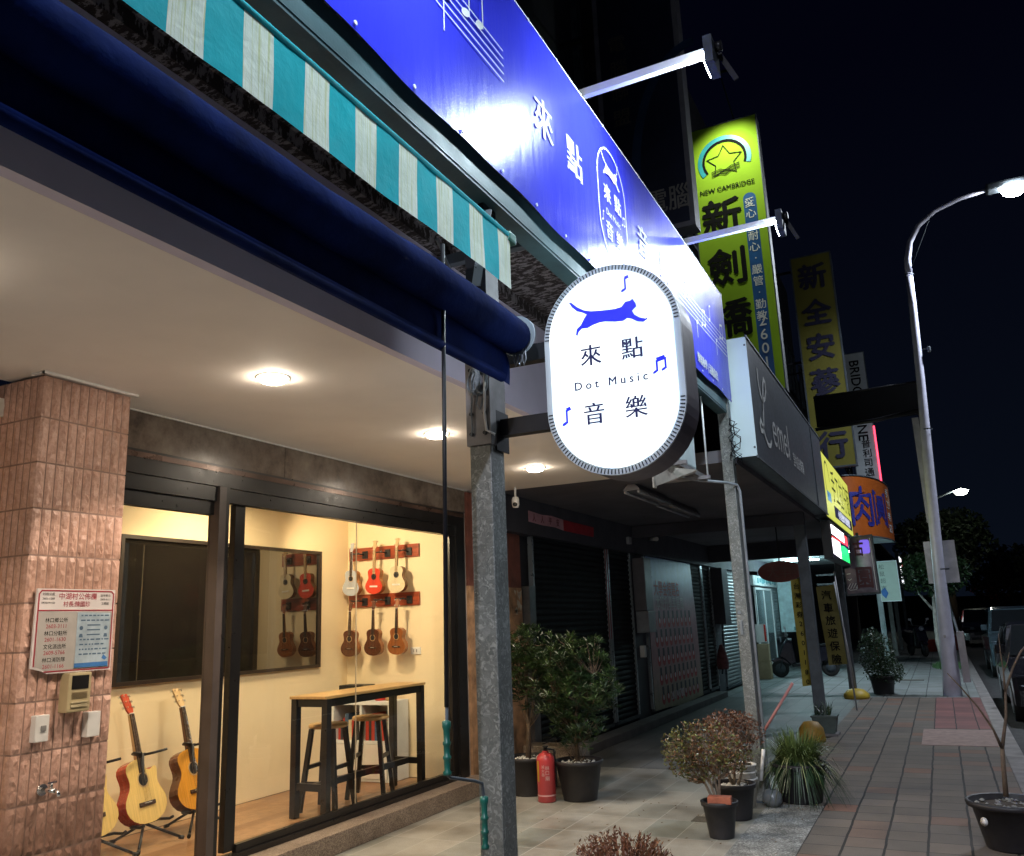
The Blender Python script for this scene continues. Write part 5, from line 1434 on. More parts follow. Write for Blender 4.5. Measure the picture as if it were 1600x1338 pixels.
# LED board under it
lb = thing('led_board', (-1.5, 15.7, 2.45), 'glowing white and green LED board under the yellow sign', 'LED board')
MB().box(-1.55, -1.41, 14.4, 17.3, 2.42, 3.02).build('case', 'black_frame', lb)
fl = lambda u, v, w=0: (-1.4075, u, v)
MB().poly([(14.55, 2.82), (14.55, 2.97), (16.6, 2.97), (16.6, 2.80)], fl).poly([(14.5, 2.5), (14.5, 2.75), (15.7, 2.75), (15.7, 2.47)], fl).build('white_segment', 'led_white', lb)
MB().poly([(15.75, 2.47), (15.75, 2.70), (16.4, 2.73), (17.2, 2.70), (17.2, 2.46)], fl).build('green_segment', 'led_green', lb)
MB().poly([(16.75, 2.77), (16.75, 2.95), (17.2, 2.95), (17.2, 2.77)], fl).poly([(14.5, 2.757), (14.5, 2.78), (16.6, 2.79), (16.6, 2.767)], fl).build('red_segment', 'led_red', lb)
lamp('light', 'AREA', (-1.39, 15.8, 2.7), 6, (0.85, 0.9, 1.0), lb, (2, 15.8, 2.4), 2.2, size_y=0.5)
# orange curved sign
og = thing('curved_sign', (-1.3, 23, 3.3), 'orange curved sign with big navy brush characters', 'sign')
def oc(f, rr_=1.0): # quarter ellipse
    t = f*PI/2
    return (-1.72+0.88*rr_*math.sin(t), 24.5-3.0*rr_*math.cos(t))
vs = []; fs = []
for i in range(25):
    x, y = oc(i/24)
    vs += [(x, y, 3.30), (x, y, 4.75)]
for i in range(24): fs.append((2*i, 2*i+2, 2*i+3, 2*i+1))
MB().add(vs, fs, smooth=True).build('curved_face', M('orange_face', (0.36, 0.085, 0.012), 0.45, var=0.15, scale=2), og)
MB().poly([(oc(i/24)) for i in range(25)]+[(-1.72, 24.5)], lambda u, v: (u, v, 3.302)).build('underside', 'pale_plate', og)
mb = MB().tube([(*oc(i/24, 1.002), 4.75) for i in range(25)], 0.02, 6).tube([(*oc(i/24, 1.002), 3.30) for i in range(25)], 0.02, 6)
mb.build('edge_trim', 'dark_steel', og)
def ocmap(u, v, w=0):
    x, y = oc(u, 1.008); return (x, y, v)
mb = MB().text('肉', 1.0, lambda u, v, w=0: ocmap(0.27+u*0.42, v), 0.02, v=4.02).text('圓', 0.95, lambda u, v, w=0: ocmap(0.61+u*0.34, v), 0.02, v=4.02)
mb.build('lettering', M('brush_navy', (0.02, 0.025, 0.20), 0.5), og)
mb = MB()
for k, ch in enumerate('手工老店'): mb.text(ch, 0.24, lambda u, v, w=0: ocmap(0.83+u*0.5, v), 0.01, v=4.5-k*0.3)
mb.build('white_lettering', 'letter_white', og)
# purple lit sign
pu = thing('lightbox_sign', (-1.3, 18.1, 1.9), 'purple tinted glass light box sign with dark red characters', 'sign')
q = [(-1.44, 3.02), (-1.02, 3.05), (-1.0, 1.90), (-1.62, 1.88), (-1.62, 2.42), (-1.5, 2.44)]
MB().prism(q, lambda u, v, w: (u, 18.15+w, v), 0.16).build('case', 'dark_steel', pu)
MB().prism([(-1.42, 2.99), (-1.045, 3.02), (-1.03, 1.94), (-1.59, 1.92), (-1.59, 2.40), (-1.48, 2.43)], lambda u, v, w: (u, 18.138+w, v), 0.011).build('face', M('mauve_face', (0.16, 0.12, 0.17), 0.15, var=0.3, scale=4), pu)
fpu = lambda u, v, w=0: (u, 18.1345, v)
MB().text('古', 0.34, fpu, 0.03, u=-1.30, v=2.80, sx=0.6).text('園', 0.44, fpu, 0.035, u=-1.25, v=2.22, sx=0.75).build('lettering', M('sign_maroon', (0.10, 0.01, 0.02), 0.5), pu)
MB().poly(rr(-1.27, -1.09, 2.68, 2.95, 0.04), lambda u, v: (u, 18.1365, v)).build('violet_glow', E('violet_glow', (0.20, 0.12, 0.85), 0.55), pu)
mb = MB()
for k in range(5): mb.line([(-1.58+k*0.05, 2.02), (-1.52+k*0.05, 2.12)], 0.012, fpu)
mb.line([(-1.57, 2.30), (-1.50, 2.31)], 0.014, fpu).line([(-1.56, 2.2), (-1.53, 2.18), (-1.49, 2.21)], 0.014, fpu).line([(-1.58, 2.03), (-1.54, 1.99), (-1.42, 2.0), (-1.36, 2.12)], 0.01, fpu)
mb.line([(-1.06, 1.97), (-1.075, 2.98)], 0.01, fpu)
mb.build('white_lines', 'letter_white', pu)
MB().beam((-1.3, 18.2, 3.04), (-1.3, 18.2, 3.1), 0.05, 0.05).build('hanger', 'black_steel', pu)
# pale green sign
pg = slab_sign('clinic_sign', -1.49, -0.965, 27.0, 1.82, 2.96, 'pale green board with blue arrow on the pale painted post', M('pale_green', (0.42, 0.58, 0.50), 0.5, var=0.06), 0.08, 'pale_plate', 0.012)
fg = lambda u, v, w=0: (u, 26.993, v)
mb = MB()
for k, ch in enumerate('松鼠超市'): mb.text(ch, 0.15, fg, 0.004, u=-1.38, v=2.80-k*0.20)
mb.build('lettering', M('grey_green_ink', (0.14, 0.20, 0.17), 0.6), pg)
MB().poly([(-1.47, 2.12), (-1.36, 2.22), (-1.28, 2.05), (-1.36, 1.90), (-1.45, 2.0)], fg).build('blue_arrow', M('arrow_blue', (0.03, 0.15, 0.42), 0.5), pg)
# oval red sign under the arcade
rv = thing('hanging_sign', (-2.35, 15, 2.1), 'dark red oval sign hanging under the arcade beam', 'sign')
MB().prism(disc(0.178, 36, -2.34, 2.285, 2.05), lambda u, v, w: (u, 14.97+w, v), 0.07).build('panel', M('maroon_panel', (0.20, 0.018, 0.022), 0.4, var=0.15), rv)
MB().text('大丰', 0.2, lambda u, v, w=0: (u, 14.966, v), 0.01, u=-2.36, v=2.28).text('招牌', 0.12, lambda u, v, w=0: (u, 14.966, v), 0.005, u=-2.08, v=2.29).build('lettering', M('oval_ink', (0.19, 0.055, 0.05), 0.5), rv)
MB().cyl((-2.34, 15, 2.46), (-2.34, 15, 3.04), 0.012, n=8).cyl((-2.72, 15, 2.28), (-2.95, 15, 2.30), 0.03, n=8).build('hanger', 'black_steel', rv)
# standing banners
def flag(x, y, z0, z1, w, lean, lab, chars, mat, band=None):
    t = thing('banner_flag', (x, y, 0), lab, 'banner', 'yellow banner flags on poles')
    MB().tube([(x+w/2+0.02, y, 0.0), (x+w/2+0.02+lean, y, z1+0.25)], 0.014).build('pole', 'frosted', t)
    vs = []; fs = []
    for i in range(13):
        f = i/12; z = z0+(z1-z0)*f
        for j in range(5):
            g_ = j/4
            vs.append((x-w/2+w*g_+lean*z/(z1)-0.0, y+0.03*math.sin(f*7+g_*4)-0.02, z+0.02*g_))
    for i in range(12):
        for j in range(4):
            q = i*5+j; fs.append((q, q+1, q+6, q+5))
    MB().add(vs, fs, smooth=True).build('cloth', mat, t)
    mb = MB()
    n_ = len(chars)
    for k, ch in enumerate(chars):
        z = z1-(z1-z0)*(k+0.7)/(n_+0.2)
        mb.text(ch, w*0.55, lambda u, v, w_=0: (u, y-0.056, v), 0.015, u=x+lean*z/z1, v=z)
    mb.build('lettering', 'letter_black', t)
    return t
M('banner_yellow', (0.30, 0.25, 0.035), 0.7, var=0.25, scale=5, bmp=0.3)
M('banner_olive', (0.17, 0.15, 0.035), 0.7, var=0.3, scale=4, bmp=0.3)
flag(-1.86, 13.45, 0.55, 2.08, 0.17, -0.02, 'slim yellow banner flag close against the dark post', '台灣彩券2601180', 'banner_yellow')
flag(-1.62, 15.6, 0.72, 2.02, 0.30, -0.10, 'wide olive yellow banner flag behind the dark post', '汽車旅遊保險', 'banner_olive')
yb = thing('flag_base', (-1.62, 17.64, 0), 'rounded yellow flag base standing on the dark pavement', 'flag base')
MB().lathe([(0, 0), (0.22, 0), (0.235, 0.03), (0.22, 0.09), (0.14, 0.16), (0.04, 0.18), (0, 0.18)], (-1.62, 17.7, 0.0), 24).build('dome', M('base_yellow', (0.42, 0.30, 0.03), 0.5, var=0.2), yb)
MB().tube([(-1.62, 17.7, 0.17), (-1.78, 17.68, 2.15)], 0.016).build('pole', 'frosted', yb)
# lit shop: luminous ceiling tubes and doorway
for x, y, lab in ((-3.3, 24.0, 'bright fluorescent tube over the scooter'), (-2.2, 21.6, 'bright fluorescent tube near the dark post under the LED board'), (-3.4, 20.6, 'bright fluorescent tube before the grey shutter')):
    t = thing('tube_light', (x, y, 3.0), lab, 'tube light', 'lit fluorescent tubes under the arcade')
    MB().box(x-0.6, x+0.6, y-0.06, y+0.06, 2.98, 3.035).build('fitting', 'white_paint', t)
    MB().cyl((x-0.58, y, 2.955), (x+0.58, y, 2.955), 0.018, n=10).build('tube', 'tube_glow', t)
    lamp('light', 'POINT', (x, y, 2.86), 44 if y > 22 else 13, (0.58, 0.93, 1.0), t, None, 0.15)
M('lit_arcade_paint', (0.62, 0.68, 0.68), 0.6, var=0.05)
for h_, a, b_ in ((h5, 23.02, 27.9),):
    MB().box(-4.41, -1.62, a, b_, 3.02, 3.036).build('lit_ceiling', 'lit_arcade_paint', h_)  # pale bluish layer puts the tube light into the ceiling colour
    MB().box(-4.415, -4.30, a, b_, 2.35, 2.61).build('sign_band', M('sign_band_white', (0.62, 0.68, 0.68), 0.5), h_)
mb = MB()
for k in range(9): mb.box(-4.299, -4.294, 23.6+k*0.32, 23.78+k*0.32+0.06*(k%3), 2.41+0.03*(k%2), 2.55)
mb.build('band_lettering', M('band_ink', (0.1, 0.3, 0.33), 0.5), h5)
dr = thing('glass_door', (-4.35, 24.4, 0), 'aluminium framed glass door of the cyan lit shop', 'door')
MB().box(-4.37, -4.32, 23.3, 23.36, 0.05, 2.3).box(-4.37, -4.32, 24.5, 24.56, 0.05, 2.3).box(-4.37, -4.32, 25.7, 25.76, 0.05, 2.3).box(-4.37, -4.32, 23.36, 25.7, 2.24, 2.3).box(-4.37, -4.32, 23.36, 25.7, 0.05, 0.35).build('frame', 'white_paint', dr)
MB().box(-4.36, -4.34, 23.36, 24.5, 0.35, 2.24).box(-4.36, -4.34, 24.56, 25.7, 0.35, 2.24).build('pane', M('grey_pane', (0.10, 0.13, 0.14), 0.1), dr)
lp = thing('light_box', (-4.0, 26.9, 1.2), 'tall pale vertical panel sign beside the lit shop shutter', 'sign')
MB().bbox(-4.33, -3.85, 26.8, 26.95, 1.05, 2.6, 0.02).build('panel', M('panel_cyan', (0.50, 0.66, 0.68), 0.4), lp)
MB().box(-3.95, -3.89, 26.79, 26.799, 1.1, 1.2).build('mark', 'band_ink', lp)
ab = thing('paper_stack', (-4.1, 22.8, 0), 'stacked cartons with a red notice beside the lit doorway', 'cartons')
MB().bbox(-4.32, -4.02, 22.7, 22.95, 0.0, 0.42, 0.01).bbox(-4.31, -4.03, 22.71, 22.94, 0.422, 0.86, 0.01).build('carton', M('cardboard', (0.33, 0.25, 0.15), 0.8, var=0.15), ab)
MB().box(-4.30, -4.05, 22.68, 22.70, 0.9, 1.35).build('notice', 'white_plastic', ab)
MB().box(-4.09, -4.045, 22.675, 22.679, 0.92, 1.34).build('red_edge', 'bright_red', ab)
# far end lit strip sign
fs_ = thing('fascia_sign', (-1.5, 46, 2.7), 'far thin white and red lit sign at the end of the row', 'sign')
MB().box(-1.6, -1.45, 44, 50, 2.6, 4.2).build('box', 'dark_steel', fs_)
MB().box(-1.449, -1.44, 44.2, 46.5, 2.8, 4.0).build('white_face', E('far_white', (0.9, 0.95, 1.0), 1.6), fs_)
MB().box(-1.449, -1.441, 46.6, 47.2, 3.4, 4.0).build('red_face', 'led_red', fs_)

# ------------------------------------------------------------------ street lamps
sl = thing('street_lamp', (0.0, 18.2, 0), 'tall curved street lamp with a glaring white head on the pavement', 'street lamp')
pts = [(-0.01, 18.2, 0.0), (0.01, 18.2, 0.4), (0.06, 18.2, 2.2), (0.15, 18.2, 4.2), (0.235, 18.2, 5.9), (0.30, 18.2, 7.6), (0.315, 18.2, 8.25)]
MB().tube(pts, [0.165, 0.145, 0.105, 0.095, 0.08, 0.072, 0.07], 20).build('pole', M('lamp_grey', (0.56, 0.56, 0.68), 0.5, var=0.12, metal=0.2), sl)
MB().tube([(0.315, 18.2, 8.25), (0.33, 18.2, 8.55), (0.42, 18.2, 8.92), (0.62, 18.2, 9.24), (0.95, 18.2, 9.48), (1.4, 18.2, 9.62), (1.95, 18.2, 9.69)], [0.07, 0.065, 0.058, 0.052, 0.047, 0.043, 0.04], 14).build('arm', 'lamp_grey', sl)
MB().tube([(0.36, 18.13, 8.3), (0.62, 18.13, 8.85), (0.85, 18.13, 9.33), (0.86, 18.16, 9.40)], 0.006, 6).build('cable', 'dark_steel', sl)
MB().bbox(1.9, 2.75, 18.05, 18.35, 9.62, 9.76, 0.04).build('head', 'dark_steel', sl)
MB().lathe([(0.0, -0.17), (0.12, -0.15), (0.21, -0.09), (0.24, 0.0)], (2.38, 18.2, 9.618), 24).build('lens', 'street_glow', sl)
lamp('light', 'SPOT', (2.38, 18.2, 9.40), 1500, (0.80, 0.88, 1.0), sl, (1.8, 17.0, 0), 0.15, spot=rad(160), blend=0.7)
mb = MB()
for z in (2.3, 5.0, 8.22): mb.lathe([(0.09+0.02*(8.2-z)/6, -0.012), (0.094+0.02*(8.2-z)/6, 0.012)], (0.06+0.04*z*0.8 if z < 8 else 0.315, 18.2, z), 18)
mb.build('strap', 'dark_steel', sl)
MB().bbox(0.44, 0.50, 18.15, 18.25, 6.55, 6.66, 0.02).beam((0.27, 18.2, 6.62), (0.47, 18.2, 6.62), 0.02, 0.02).build('sensor', 'sign_silver', sl)
MB().bbox(-0.02, 0.02, 18.0, 18.03, 1.05, 1.10, 0.004).box(0.20, 0.32, 18.10, 18.30, 0.25, 1.15).build('junction_box', M('box_lilac', (0.40, 0.38, 0.42), 0.5), sl)
ws = MB().box(-0.14, 0.40, 18.42, 18.45, 2.05, 2.85).box(0.05, 0.12, 18.28, 18.42, 2.3, 2.36).build('street_sign', M('plate_back', (0.42, 0.42, 0.44), 0.5, metal=0.3))
tag(ws, 'pale back of a street sign plate strapped to the lamp post', 'sign')
M('guide_black', (0.004, 0.004, 0.005), 0.9, spec=0.1)
gsn = thing('guide_sign', (-0.8, 18.35, 5.3), 'dark back of a big traffic sign on the lamp post arm', 'traffic sign')
MB().box(-1.82, 0.17, 18.4, 18.43, 5.36, 6.03).build('panel', 'guide_black', gsn)
MB().tube([(0.2, 18.25, 5.42), (-0.7, 18.34, 5.34), (-1.85, 18.34, 5.30)], [0.05, 0.04, 0.035], 10).tube([(0.24, 18.25, 6.0), (-1.82, 18.38, 5.99)], 0.02, 8).build('arm', 'black_steel', gsn)
MB().box(-0.02, 0.10, 18.26, 18.29, 3.2, 5.28).build('plate', 'plate_back', sl)
bl_ = thing('street_lamp', (0.0, -8, 0), 'unseen street lamp added behind the viewer as extra light', 'street lamp')
MB().tube([(0.0, -8, 0), (0.1, -8, 4), (0.315, -8, 8.25), (0.42, -8, 8.92), (0.95, -8, 9.48), (1.95, -8, 9.69)], [0.15, 0.1, 0.07, 0.06, 0.05, 0.04], 14).build('pole', 'lamp_grey', bl_)
MB().bbox(1.9, 2.75, -8.15, -7.85, 9.62, 9.76, 0.04).build('head', 'dark_steel', bl_)
MB().lathe([(0.0, -0.10), (0.09, -0.085), (0.14, -0.04), (0.15, 0.0)], (2.42, -8, 9.618), 24).build('lens', 'street_glow', bl_)
lamp('light', 'SPOT', (2.42, -8, 9.40), 2600, (0.84, 0.87, 1.0), bl_, (2.0, -4.5, 0), 0.15, spot=rad(124), blend=0.6)  # unseen fill lamp, added to brighten fascia, pillar and pavement
fl2 = thing('street_lamp', (0.5, 60, 0), 'small distant street lamp glowing above the dark trees', 'street lamp')
MB().tube([(0.35, 60, 0), (0.5, 60, 7.8), (0.62, 60, 8.35), (1.7, 60, 8.7)], [0.12, 0.08, 0.06, 0.05], 10).build('pole', 'dark_steel', fl2)
MB().lathe([(0, -0.3), (0.3, -0.2), (0.45, 0.0), (0, 0.15)], (2.1, 60, 8.68), 18).build('lens', E('far_lamp_glow', (0.95, 1.0, 0.85), 22.0), fl2)
lamp('light', 'POINT', (2.1, 59.6, 8.3), 5, (0.9, 1.0, 0.85), fl2, None, 0.2)
# ------------------------------------------------------------------ pots and plants
M('pot_black', (0.020, 0.018, 0.020), 0.5, var=0.2, bmp=0.1)
M('soil', (0.045, 0.032, 0.022), 0.95, var=0.4, scale=40, bmp=0.8)
M('white_pebble', (0.55, 0.54, 0.50), 0.7, var=0.2)
M('bark', (0.13, 0.09, 0.06), 0.85, var=0.3, scale=20, bmp=0.5)
M('pale_bark', (0.24, 0.19, 0.14), 0.8, var=0.3, scale=20, bmp=0.5)
M('leaf_dark', (0.020, 0.046, 0.016), 0.38, var=0.5, scale=9, spec=0.5)
M('leaf_bright', (0.045, 0.085, 0.022), 0.38, var=0.4, scale=9)
M('leaf_brown', (0.145, 0.065, 0.028), 0.45, var=0.5, scale=14)
M('leaf_olive', (0.11, 0.115, 0.03), 0.38, var=0.5, scale=12)
M('leaf_rust', (0.115, 0.045, 0.022), 0.5, var=0.5, scale=14)
M('leaf_grass', (0.09, 0.13, 0.035), 0.45, var=0.5, scale=6)
def potprof(rt, rb, h, lip=0.012):
    return [(0, 0), (rb, 0), (rb*1.01, 0.01), (rt-0.012, h-0.035), (rt, h-0.034), (rt+lip*0.4, h-0.004), (rt, h), (rt-0.016, h), (rt-0.022, h-0.03), (rt-0.03, h-0.06), (0, h-0.06)]
def add_pot(t, x, y, rt, rb, h, pebbles=0, rnd=None):
    MB().lathe(potprof(rt, rb, h), (x, y, 0.0), 36).build('pot', 'pot_black', t)
    MB().lathe([(rt-0.024, h-0.04), (rt*0.5, h-0.028), (0, h-0.024)], (x, y, 0), 24).build('soil', 'soil', t)
    if pebbles:
        mb = MB()
        for k in range(pebbles):
            a = rnd.uniform(0, 2*PI); r = rnd.uniform(0, rt-0.05); s = rnd.uniform(0.007, 0.016)
            mb.lathe([(0, -s*0.6), (s, 0), (0, s*0.7)], (x+r*math.cos(a), y+r*math.sin(a), h-0.022), 6, smooth=False)
        mb.build('pebbles', 'white_pebble', t)
rnd = random.Random(41)
def podocarp(x, y, rt, rb, h, blobs, lab, n, trunk):
    t = thing('potted_shrub', (x, y, 0), lab, 'potted plant', 'leafy green shrubs in black pots')
    add_pot(t, x, y, rt, rb, h, 70, rnd)
    mb = MB()
    for pts, r in trunk: mb.tube(pts, r, 7)
    P_ = blob_points(rnd, n, blobs)
    for p in P_[::2]:
        c = min((q for pts, r in trunk for q in pts), key=lambda q: (q[0]-p[0])**2+(q[1]-p[1])**2+(q[2]-p[2]+0.15)**2)
        mb.tube([c, ((c[0]+p[0])/2, (c[1]+p[1])/2, (c[2]+p[2])/2-0.02), p], [0.006, 0.004, 0.0025], 4, False)
    mb.build('stem', 'bark', t)
    a, b_ = MB(), MB()
    for p in P_: leafset(a if rnd.random() < 0.62 else b_, rnd, p, 15, 0.082, 0.014, 1)
    a.build('foliage', 'leaf_dark', t); b_.build('young_foliage', 'leaf_bright', t)
    return t
xr, yr = -3.205, 7.78
podocarp(xr, yr, 0.222, 0.155, 0.345, [(xr+0.0, yr, 1.25, 0.33, 0.30, 0.26), (xr-0.08, yr, 0.92, 0.36, 0.3, 0.3), (xr+0.16, yr, 0.98, 0.30, 0.28, 0.26), (xr+0.02, yr-0.02, 0.62, 0.26, 0.24, 0.20), (xr-0.32, yr+0.05, 1.20, 0.18, 0.2, 0.2)],
         'tall leafy green shrub in the black pot right of the fire extinguisher', 430,
         [([(xr, yr, 0.30), (xr-0.02, yr, 0.6), (xr+0.03, yr, 0.95), (xr, yr, 1.35)], [0.02, 0.017, 0.012, 0.006]), ([(xr, yr, 0.5), (xr+0.14, yr, 0.8), (xr+0.2, yr, 1.1)], [0.012, 0.01, 0.005]), ([(xr-0.02, yr, 0.55), (xr-0.2, yr, 0.85), (xr-0.26, yr, 1.2)], [0.012, 0.01, 0.005])])
xl, yl = -3.77, 7.88
podocarp(xl, yl, 0.222, 0.155, 0.345, [(xl+0.04, yl, 1.38, 0.26, 0.26, 0.20), (xl-0.02, yl, 1.15, 0.30, 0.28, 0.24), (xl+0.06, yl, 0.92, 0.22, 0.2, 0.12), (xl+0.14, yl-0.05, 0.80, 0.14, 0.12, 0.05)],
         'tree like green shrub with bare trunk behind the steel post, left of the extinguisher', 210,
         [([(xl, yl, 0.30), (xl+0.02, yl, 0.6), (xl, yl, 0.9), (xl+0.02, yl, 1.4)], [0.03, 0.022, 0.018, 0.007])])
gb = MB()
gb.bbox(-4.05, -3.42, 8.35, 8.62, 0.0, 0.37, 0.012)
tag(gb.build('stone_block', 'granite_step'), 'rough speckled granite block behind the fire extinguisher', 'stone block')

# fire extinguisher
fe = thing('fire_extinguisher', (-3.46, 7.60, 0), 'red fire extinguisher wrapped in a plastic bag between the black pots', 'fire extinguisher')
MB().lathe([(0, 0.0), (0.075, 0), (0.084, 0.008), (0.084, 0.36), (0.078, 0.39), (0.055, 0.415), (0.03, 0.425), (0.028, 0.44), (0, 0.44)], (-3.46, 7.6, 0), 32).build('cylinder', M('ext_red', (0.46, 0.045, 0.05), 0.35, var=0.1, coat=0.4), fe)
MB().cyl((-3.46, 7.6, 0.44), (-3.46, 7.6, 0.475), 0.018, n=12).beam((-3.47, 7.58, 0.48), (-3.40, 7.52, 0.49), 0.016, 0.012).beam((-3.47, 7.58, 0.50), (-3.39, 7.52, 0.525), 0.016, 0.010).tube([(-3.46, 7.61, 0.46), (-3.40, 7.66, 0.44), (-3.385, 7.66, 0.3), (-3.385, 7.65, 0.12)], 0.010).build('valve', 'black_plastic', fe)
MB().lathe([(0.0846, 0.055), (0.0846, 0.068)], (-3.46, 7.6, 0), 32).build('white_band', M('ext_band', (0.55, 0.28, 0.28), 0.4), fe)
def curv(u, v, w=0, r=0.0852): # wrap on the cylinder, u along the arc, facing the viewer
    a = rad(-90)+0.42+u/r
    return (-3.46+r*math.cos(a), 7.6+r*math.sin(a), v)
MB().add([curv(-0.098, 0.18), curv(-0.085, 0.18), curv(-0.072, 0.18), curv(-0.098, 0.36), curv(-0.085, 0.36), curv(-0.072, 0.36)], [(0,1,4,3),(1,2,5,4)]).build('label', M('ext_label', (0.45, 0.30, 0.03), 0.4), fe)
mb = MB()
for k, ch in enumerate('林口廟'): mb.text(ch, 0.042, curv, 0.01, u=0.012, v=0.30-k*0.044)
for k, ch in enumerate('滅火器'): mb.text(ch, 0.030, curv, 0.004, u=-0.028, v=0.31-k*0.034)
mb.build('lettering', M('ext_text', (0.60, 0.36, 0.34), 0.5), fe)
rnd = random.Random(6)
vs = []; fs = []
for j in range(9):
    z = 0.40+0.018*j; 
    for k in range(24):
        r = (0.088+0.028*math.sin(min(1, j/5)*PI/2)*(1 if j < 7 else 0.8-0.2*(j-7)))*rnd.uniform(0.92, 1.08)
        vs.append((-3.46+r*math.cos(2*PI*k/24), 7.6+r*math.sin(2*PI*k/24), z+rnd.uniform(-0.006, 0.006)))
for j in range(8):
    for k in range(24): fs.append((j*24+k, j*24+(k+1) % 24, (j+1)*24+(k+1) % 24, (j+1)*24+k))
MB().add(vs, fs, smooth=True).build('plastic_cover', 'plastic_bag', fe)

# browning bushes in front
def twigbush(name, x, y, rt, rb, h, blobs, n, lab, mats, L, w, stems, barkm='pale_bark', pebbles=40, wh=None):
    t = thing(name, (x, y, 0), lab, 'potted plant', 'dry bushes in black pots')
    add_pot(t, x, y, rt, rb, h, pebbles, rnd)
    mb = MB()
    for s in stems: mb.tube(s, [0.013]+[0.009]*(len(s)-2)+[0.004], 6)
    P_ = blob_points(rnd, n, blobs)
    for p in P_[::9]:
        c = min((q for s in stems for q in s), key=lambda q: (q[0]-p[0])**2+(q[1]-p[1])**2+(q[2]-p[2]+0.08)**2)
        mb.tube([c, ((c[0]+p[0])/2, (c[1]+p[1])/2, (c[2]+p[2])/2-0.015), p], [0.005, 0.0035, 0.002], 4, False)
    mb.build('stem', barkm, t)
    parts = [MB() for _ in mats]
    for p in P_:
        if wh: i = wh(p, rnd)
        else: i = min(len(mats)-1, int(rnd.random()*len(mats)))
        leafcloud(parts[i], rnd, [p], L, w)
    for (mname, nm), m_ in zip(mats, parts): m_.build(nm, mname, t)
    return t
fx0, fy0 = -1.675, 6.78
st1 = [[(fx0-0.01, fy0, 0.20), (fx0-0.05, fy0, 0.36), (fx0-0.17, fy0-0.02, 0.55), (fx0-0.25, fy0, 0.68)], [(fx0, fy0, 0.20), (fx0+0.01, fy0+0.02, 0.4), (fx0+0.02, fy0, 0.66), (fx0+0.02, fy0, 0.74)], [(fx0-0.02, fy0, 0.2), (fx0-0.10, fy0, 0.38), (fx0-0.08, fy0+0.03, 0.6), (fx0-0.1, fy0, 0.74)], [(fx0+0.01, fy0, 0.2), (fx0-0.03, fy0+0.04, 0.42), (fx0+0.08, fy0+0.04, 0.6), (fx0+0.12, fy0, 0.7)]]
twigbush('potted_bush', fx0, fy0, 0.135, 0.09, 0.255, [(fx0-0.10, fy0, 0.64, 0.32, 0.26, 0.19), (fx0-0.24, fy0, 0.56, 0.18, 0.2, 0.15), (fx0+0.10, fy0+0.02, 0.58, 0.16, 0.2, 0.15), (fx0-0.14, fy0, 0.45, 0.2, 0.18, 0.08)], 2300,
         'brown leaved bush with a red brick on its front black pot', [('leaf_brown', 'brown_foliage'), ('leaf_olive', 'olive_foliage')], 0.034, 0.017, st1,
         wh=lambda p, r: 1 if r.random() < (0.8 if p[0] < fx0-0.18 else 0.38) else 0)
bx0, by0 = -1.70, 7.42
st2_ = [[(bx0, by0, 0.22), (bx0+0.02, by0, 0.4), (bx0+0.05, by0, 0.6), (bx0+0.08, by0, 0.78)], [(bx0, by0, 0.22), (bx0-0.06, by0, 0.42), (bx0-0.04, by0, 0.66), (bx0-0.02, by0, 0.8)], [(bx0+0.02, by0, 0.22), (bx0+0.1, by0, 0.42), (bx0+0.16, by0, 0.6)]]
twigbush('potted_bush', bx0, by0, 0.17, 0.12, 0.27, [(bx0+0.05, by0, 0.66, 0.24, 0.22, 0.17), (bx0-0.02, by0, 0.74, 0.2, 0.2, 0.10), (bx0+0.02, by0, 0.48, 0.16, 0.16, 0.14)], 1700,
         'reddish brown bush in the rear black pot full of white pebbles', [('leaf_rust', 'rust_foliage'), ('leaf_olive', 'olive_foliage')], 0.034, 0.016, st2_, pebbles=130,
         wh=lambda p, r: 1 if (p[2] < 0.52 and r.random() < 0.7) else 0)
br = thing('brick', (-1.64, 6.74, 0.245), 'red brick lying on the rim of the front black pot', 'brick')
MB().bbox(-1.735, -1.565, 6.66, 6.75, 0.248, 0.298, 0.004, Matrix.Translation((-1.65, 6.70, 0))@Matrix.Rotation(rad(6), 4, 'Z')@Matrix.Translation((1.65, -6.70, 0))).build('body', M('brick_red', (0.33, 0.10, 0.055), 0.8, var=0.3, scale=14, bmp=0.5), br)
dx0, dy0 = -1.80, 4.95
t = thing('potted_bush', (dx0, dy0, 0), 'nearly dead low bush of curled red brown leaves at the bottom edge', 'potted plant', 'dry bushes in black pots')
add_pot(t, dx0, dy0, 0.13, 0.09, 0.15, 0, rnd)
mb = MB(); lf = MB(); lf2 = MB()
for k in range(150):
    a = rnd.uniform(0, 2*PI); r = 0.29*math.sqrt(rnd.random())
    top = (dx0+r*math.cos(a), dy0+r*math.sin(a)*0.9, 0.30+0.10*(1-(r/0.29)**2)+rnd.uniform(-0.03, 0.035))
    mid = (dx0+r*0.6*math.cos(a), dy0+r*0.6*math.sin(a), 0.24)
    mb.tube([(dx0+r*0.15*math.cos(a), dy0+r*0.15*math.sin(a), 0.10), mid, top], [0.0035, 0.003, 0.0018], 4, False)
    for q in range(11):
        f = rnd.uniform(0.2, 1.03)
        p = Vector(mid).lerp(Vector(top), f)
        d = Vector((rnd.uniform(-1, 1), rnd.uniform(-1, 1), rnd.uniform(0.2, 1.5))).normalized()
        s = d.cross(Vector((rnd.uniform(-1, 1), rnd.uniform(-1, 1), 0.2))).normalized()
        l = rnd.uniform(0.018, 0.036)
        (lf if rnd.random() < 0.7 else lf2).add([p, p+d*l*0.5+s*0.006, p+d*l+s*0.002, p+d*l*0.5-s*0.005], [(0,1,2),(0,2,3)])
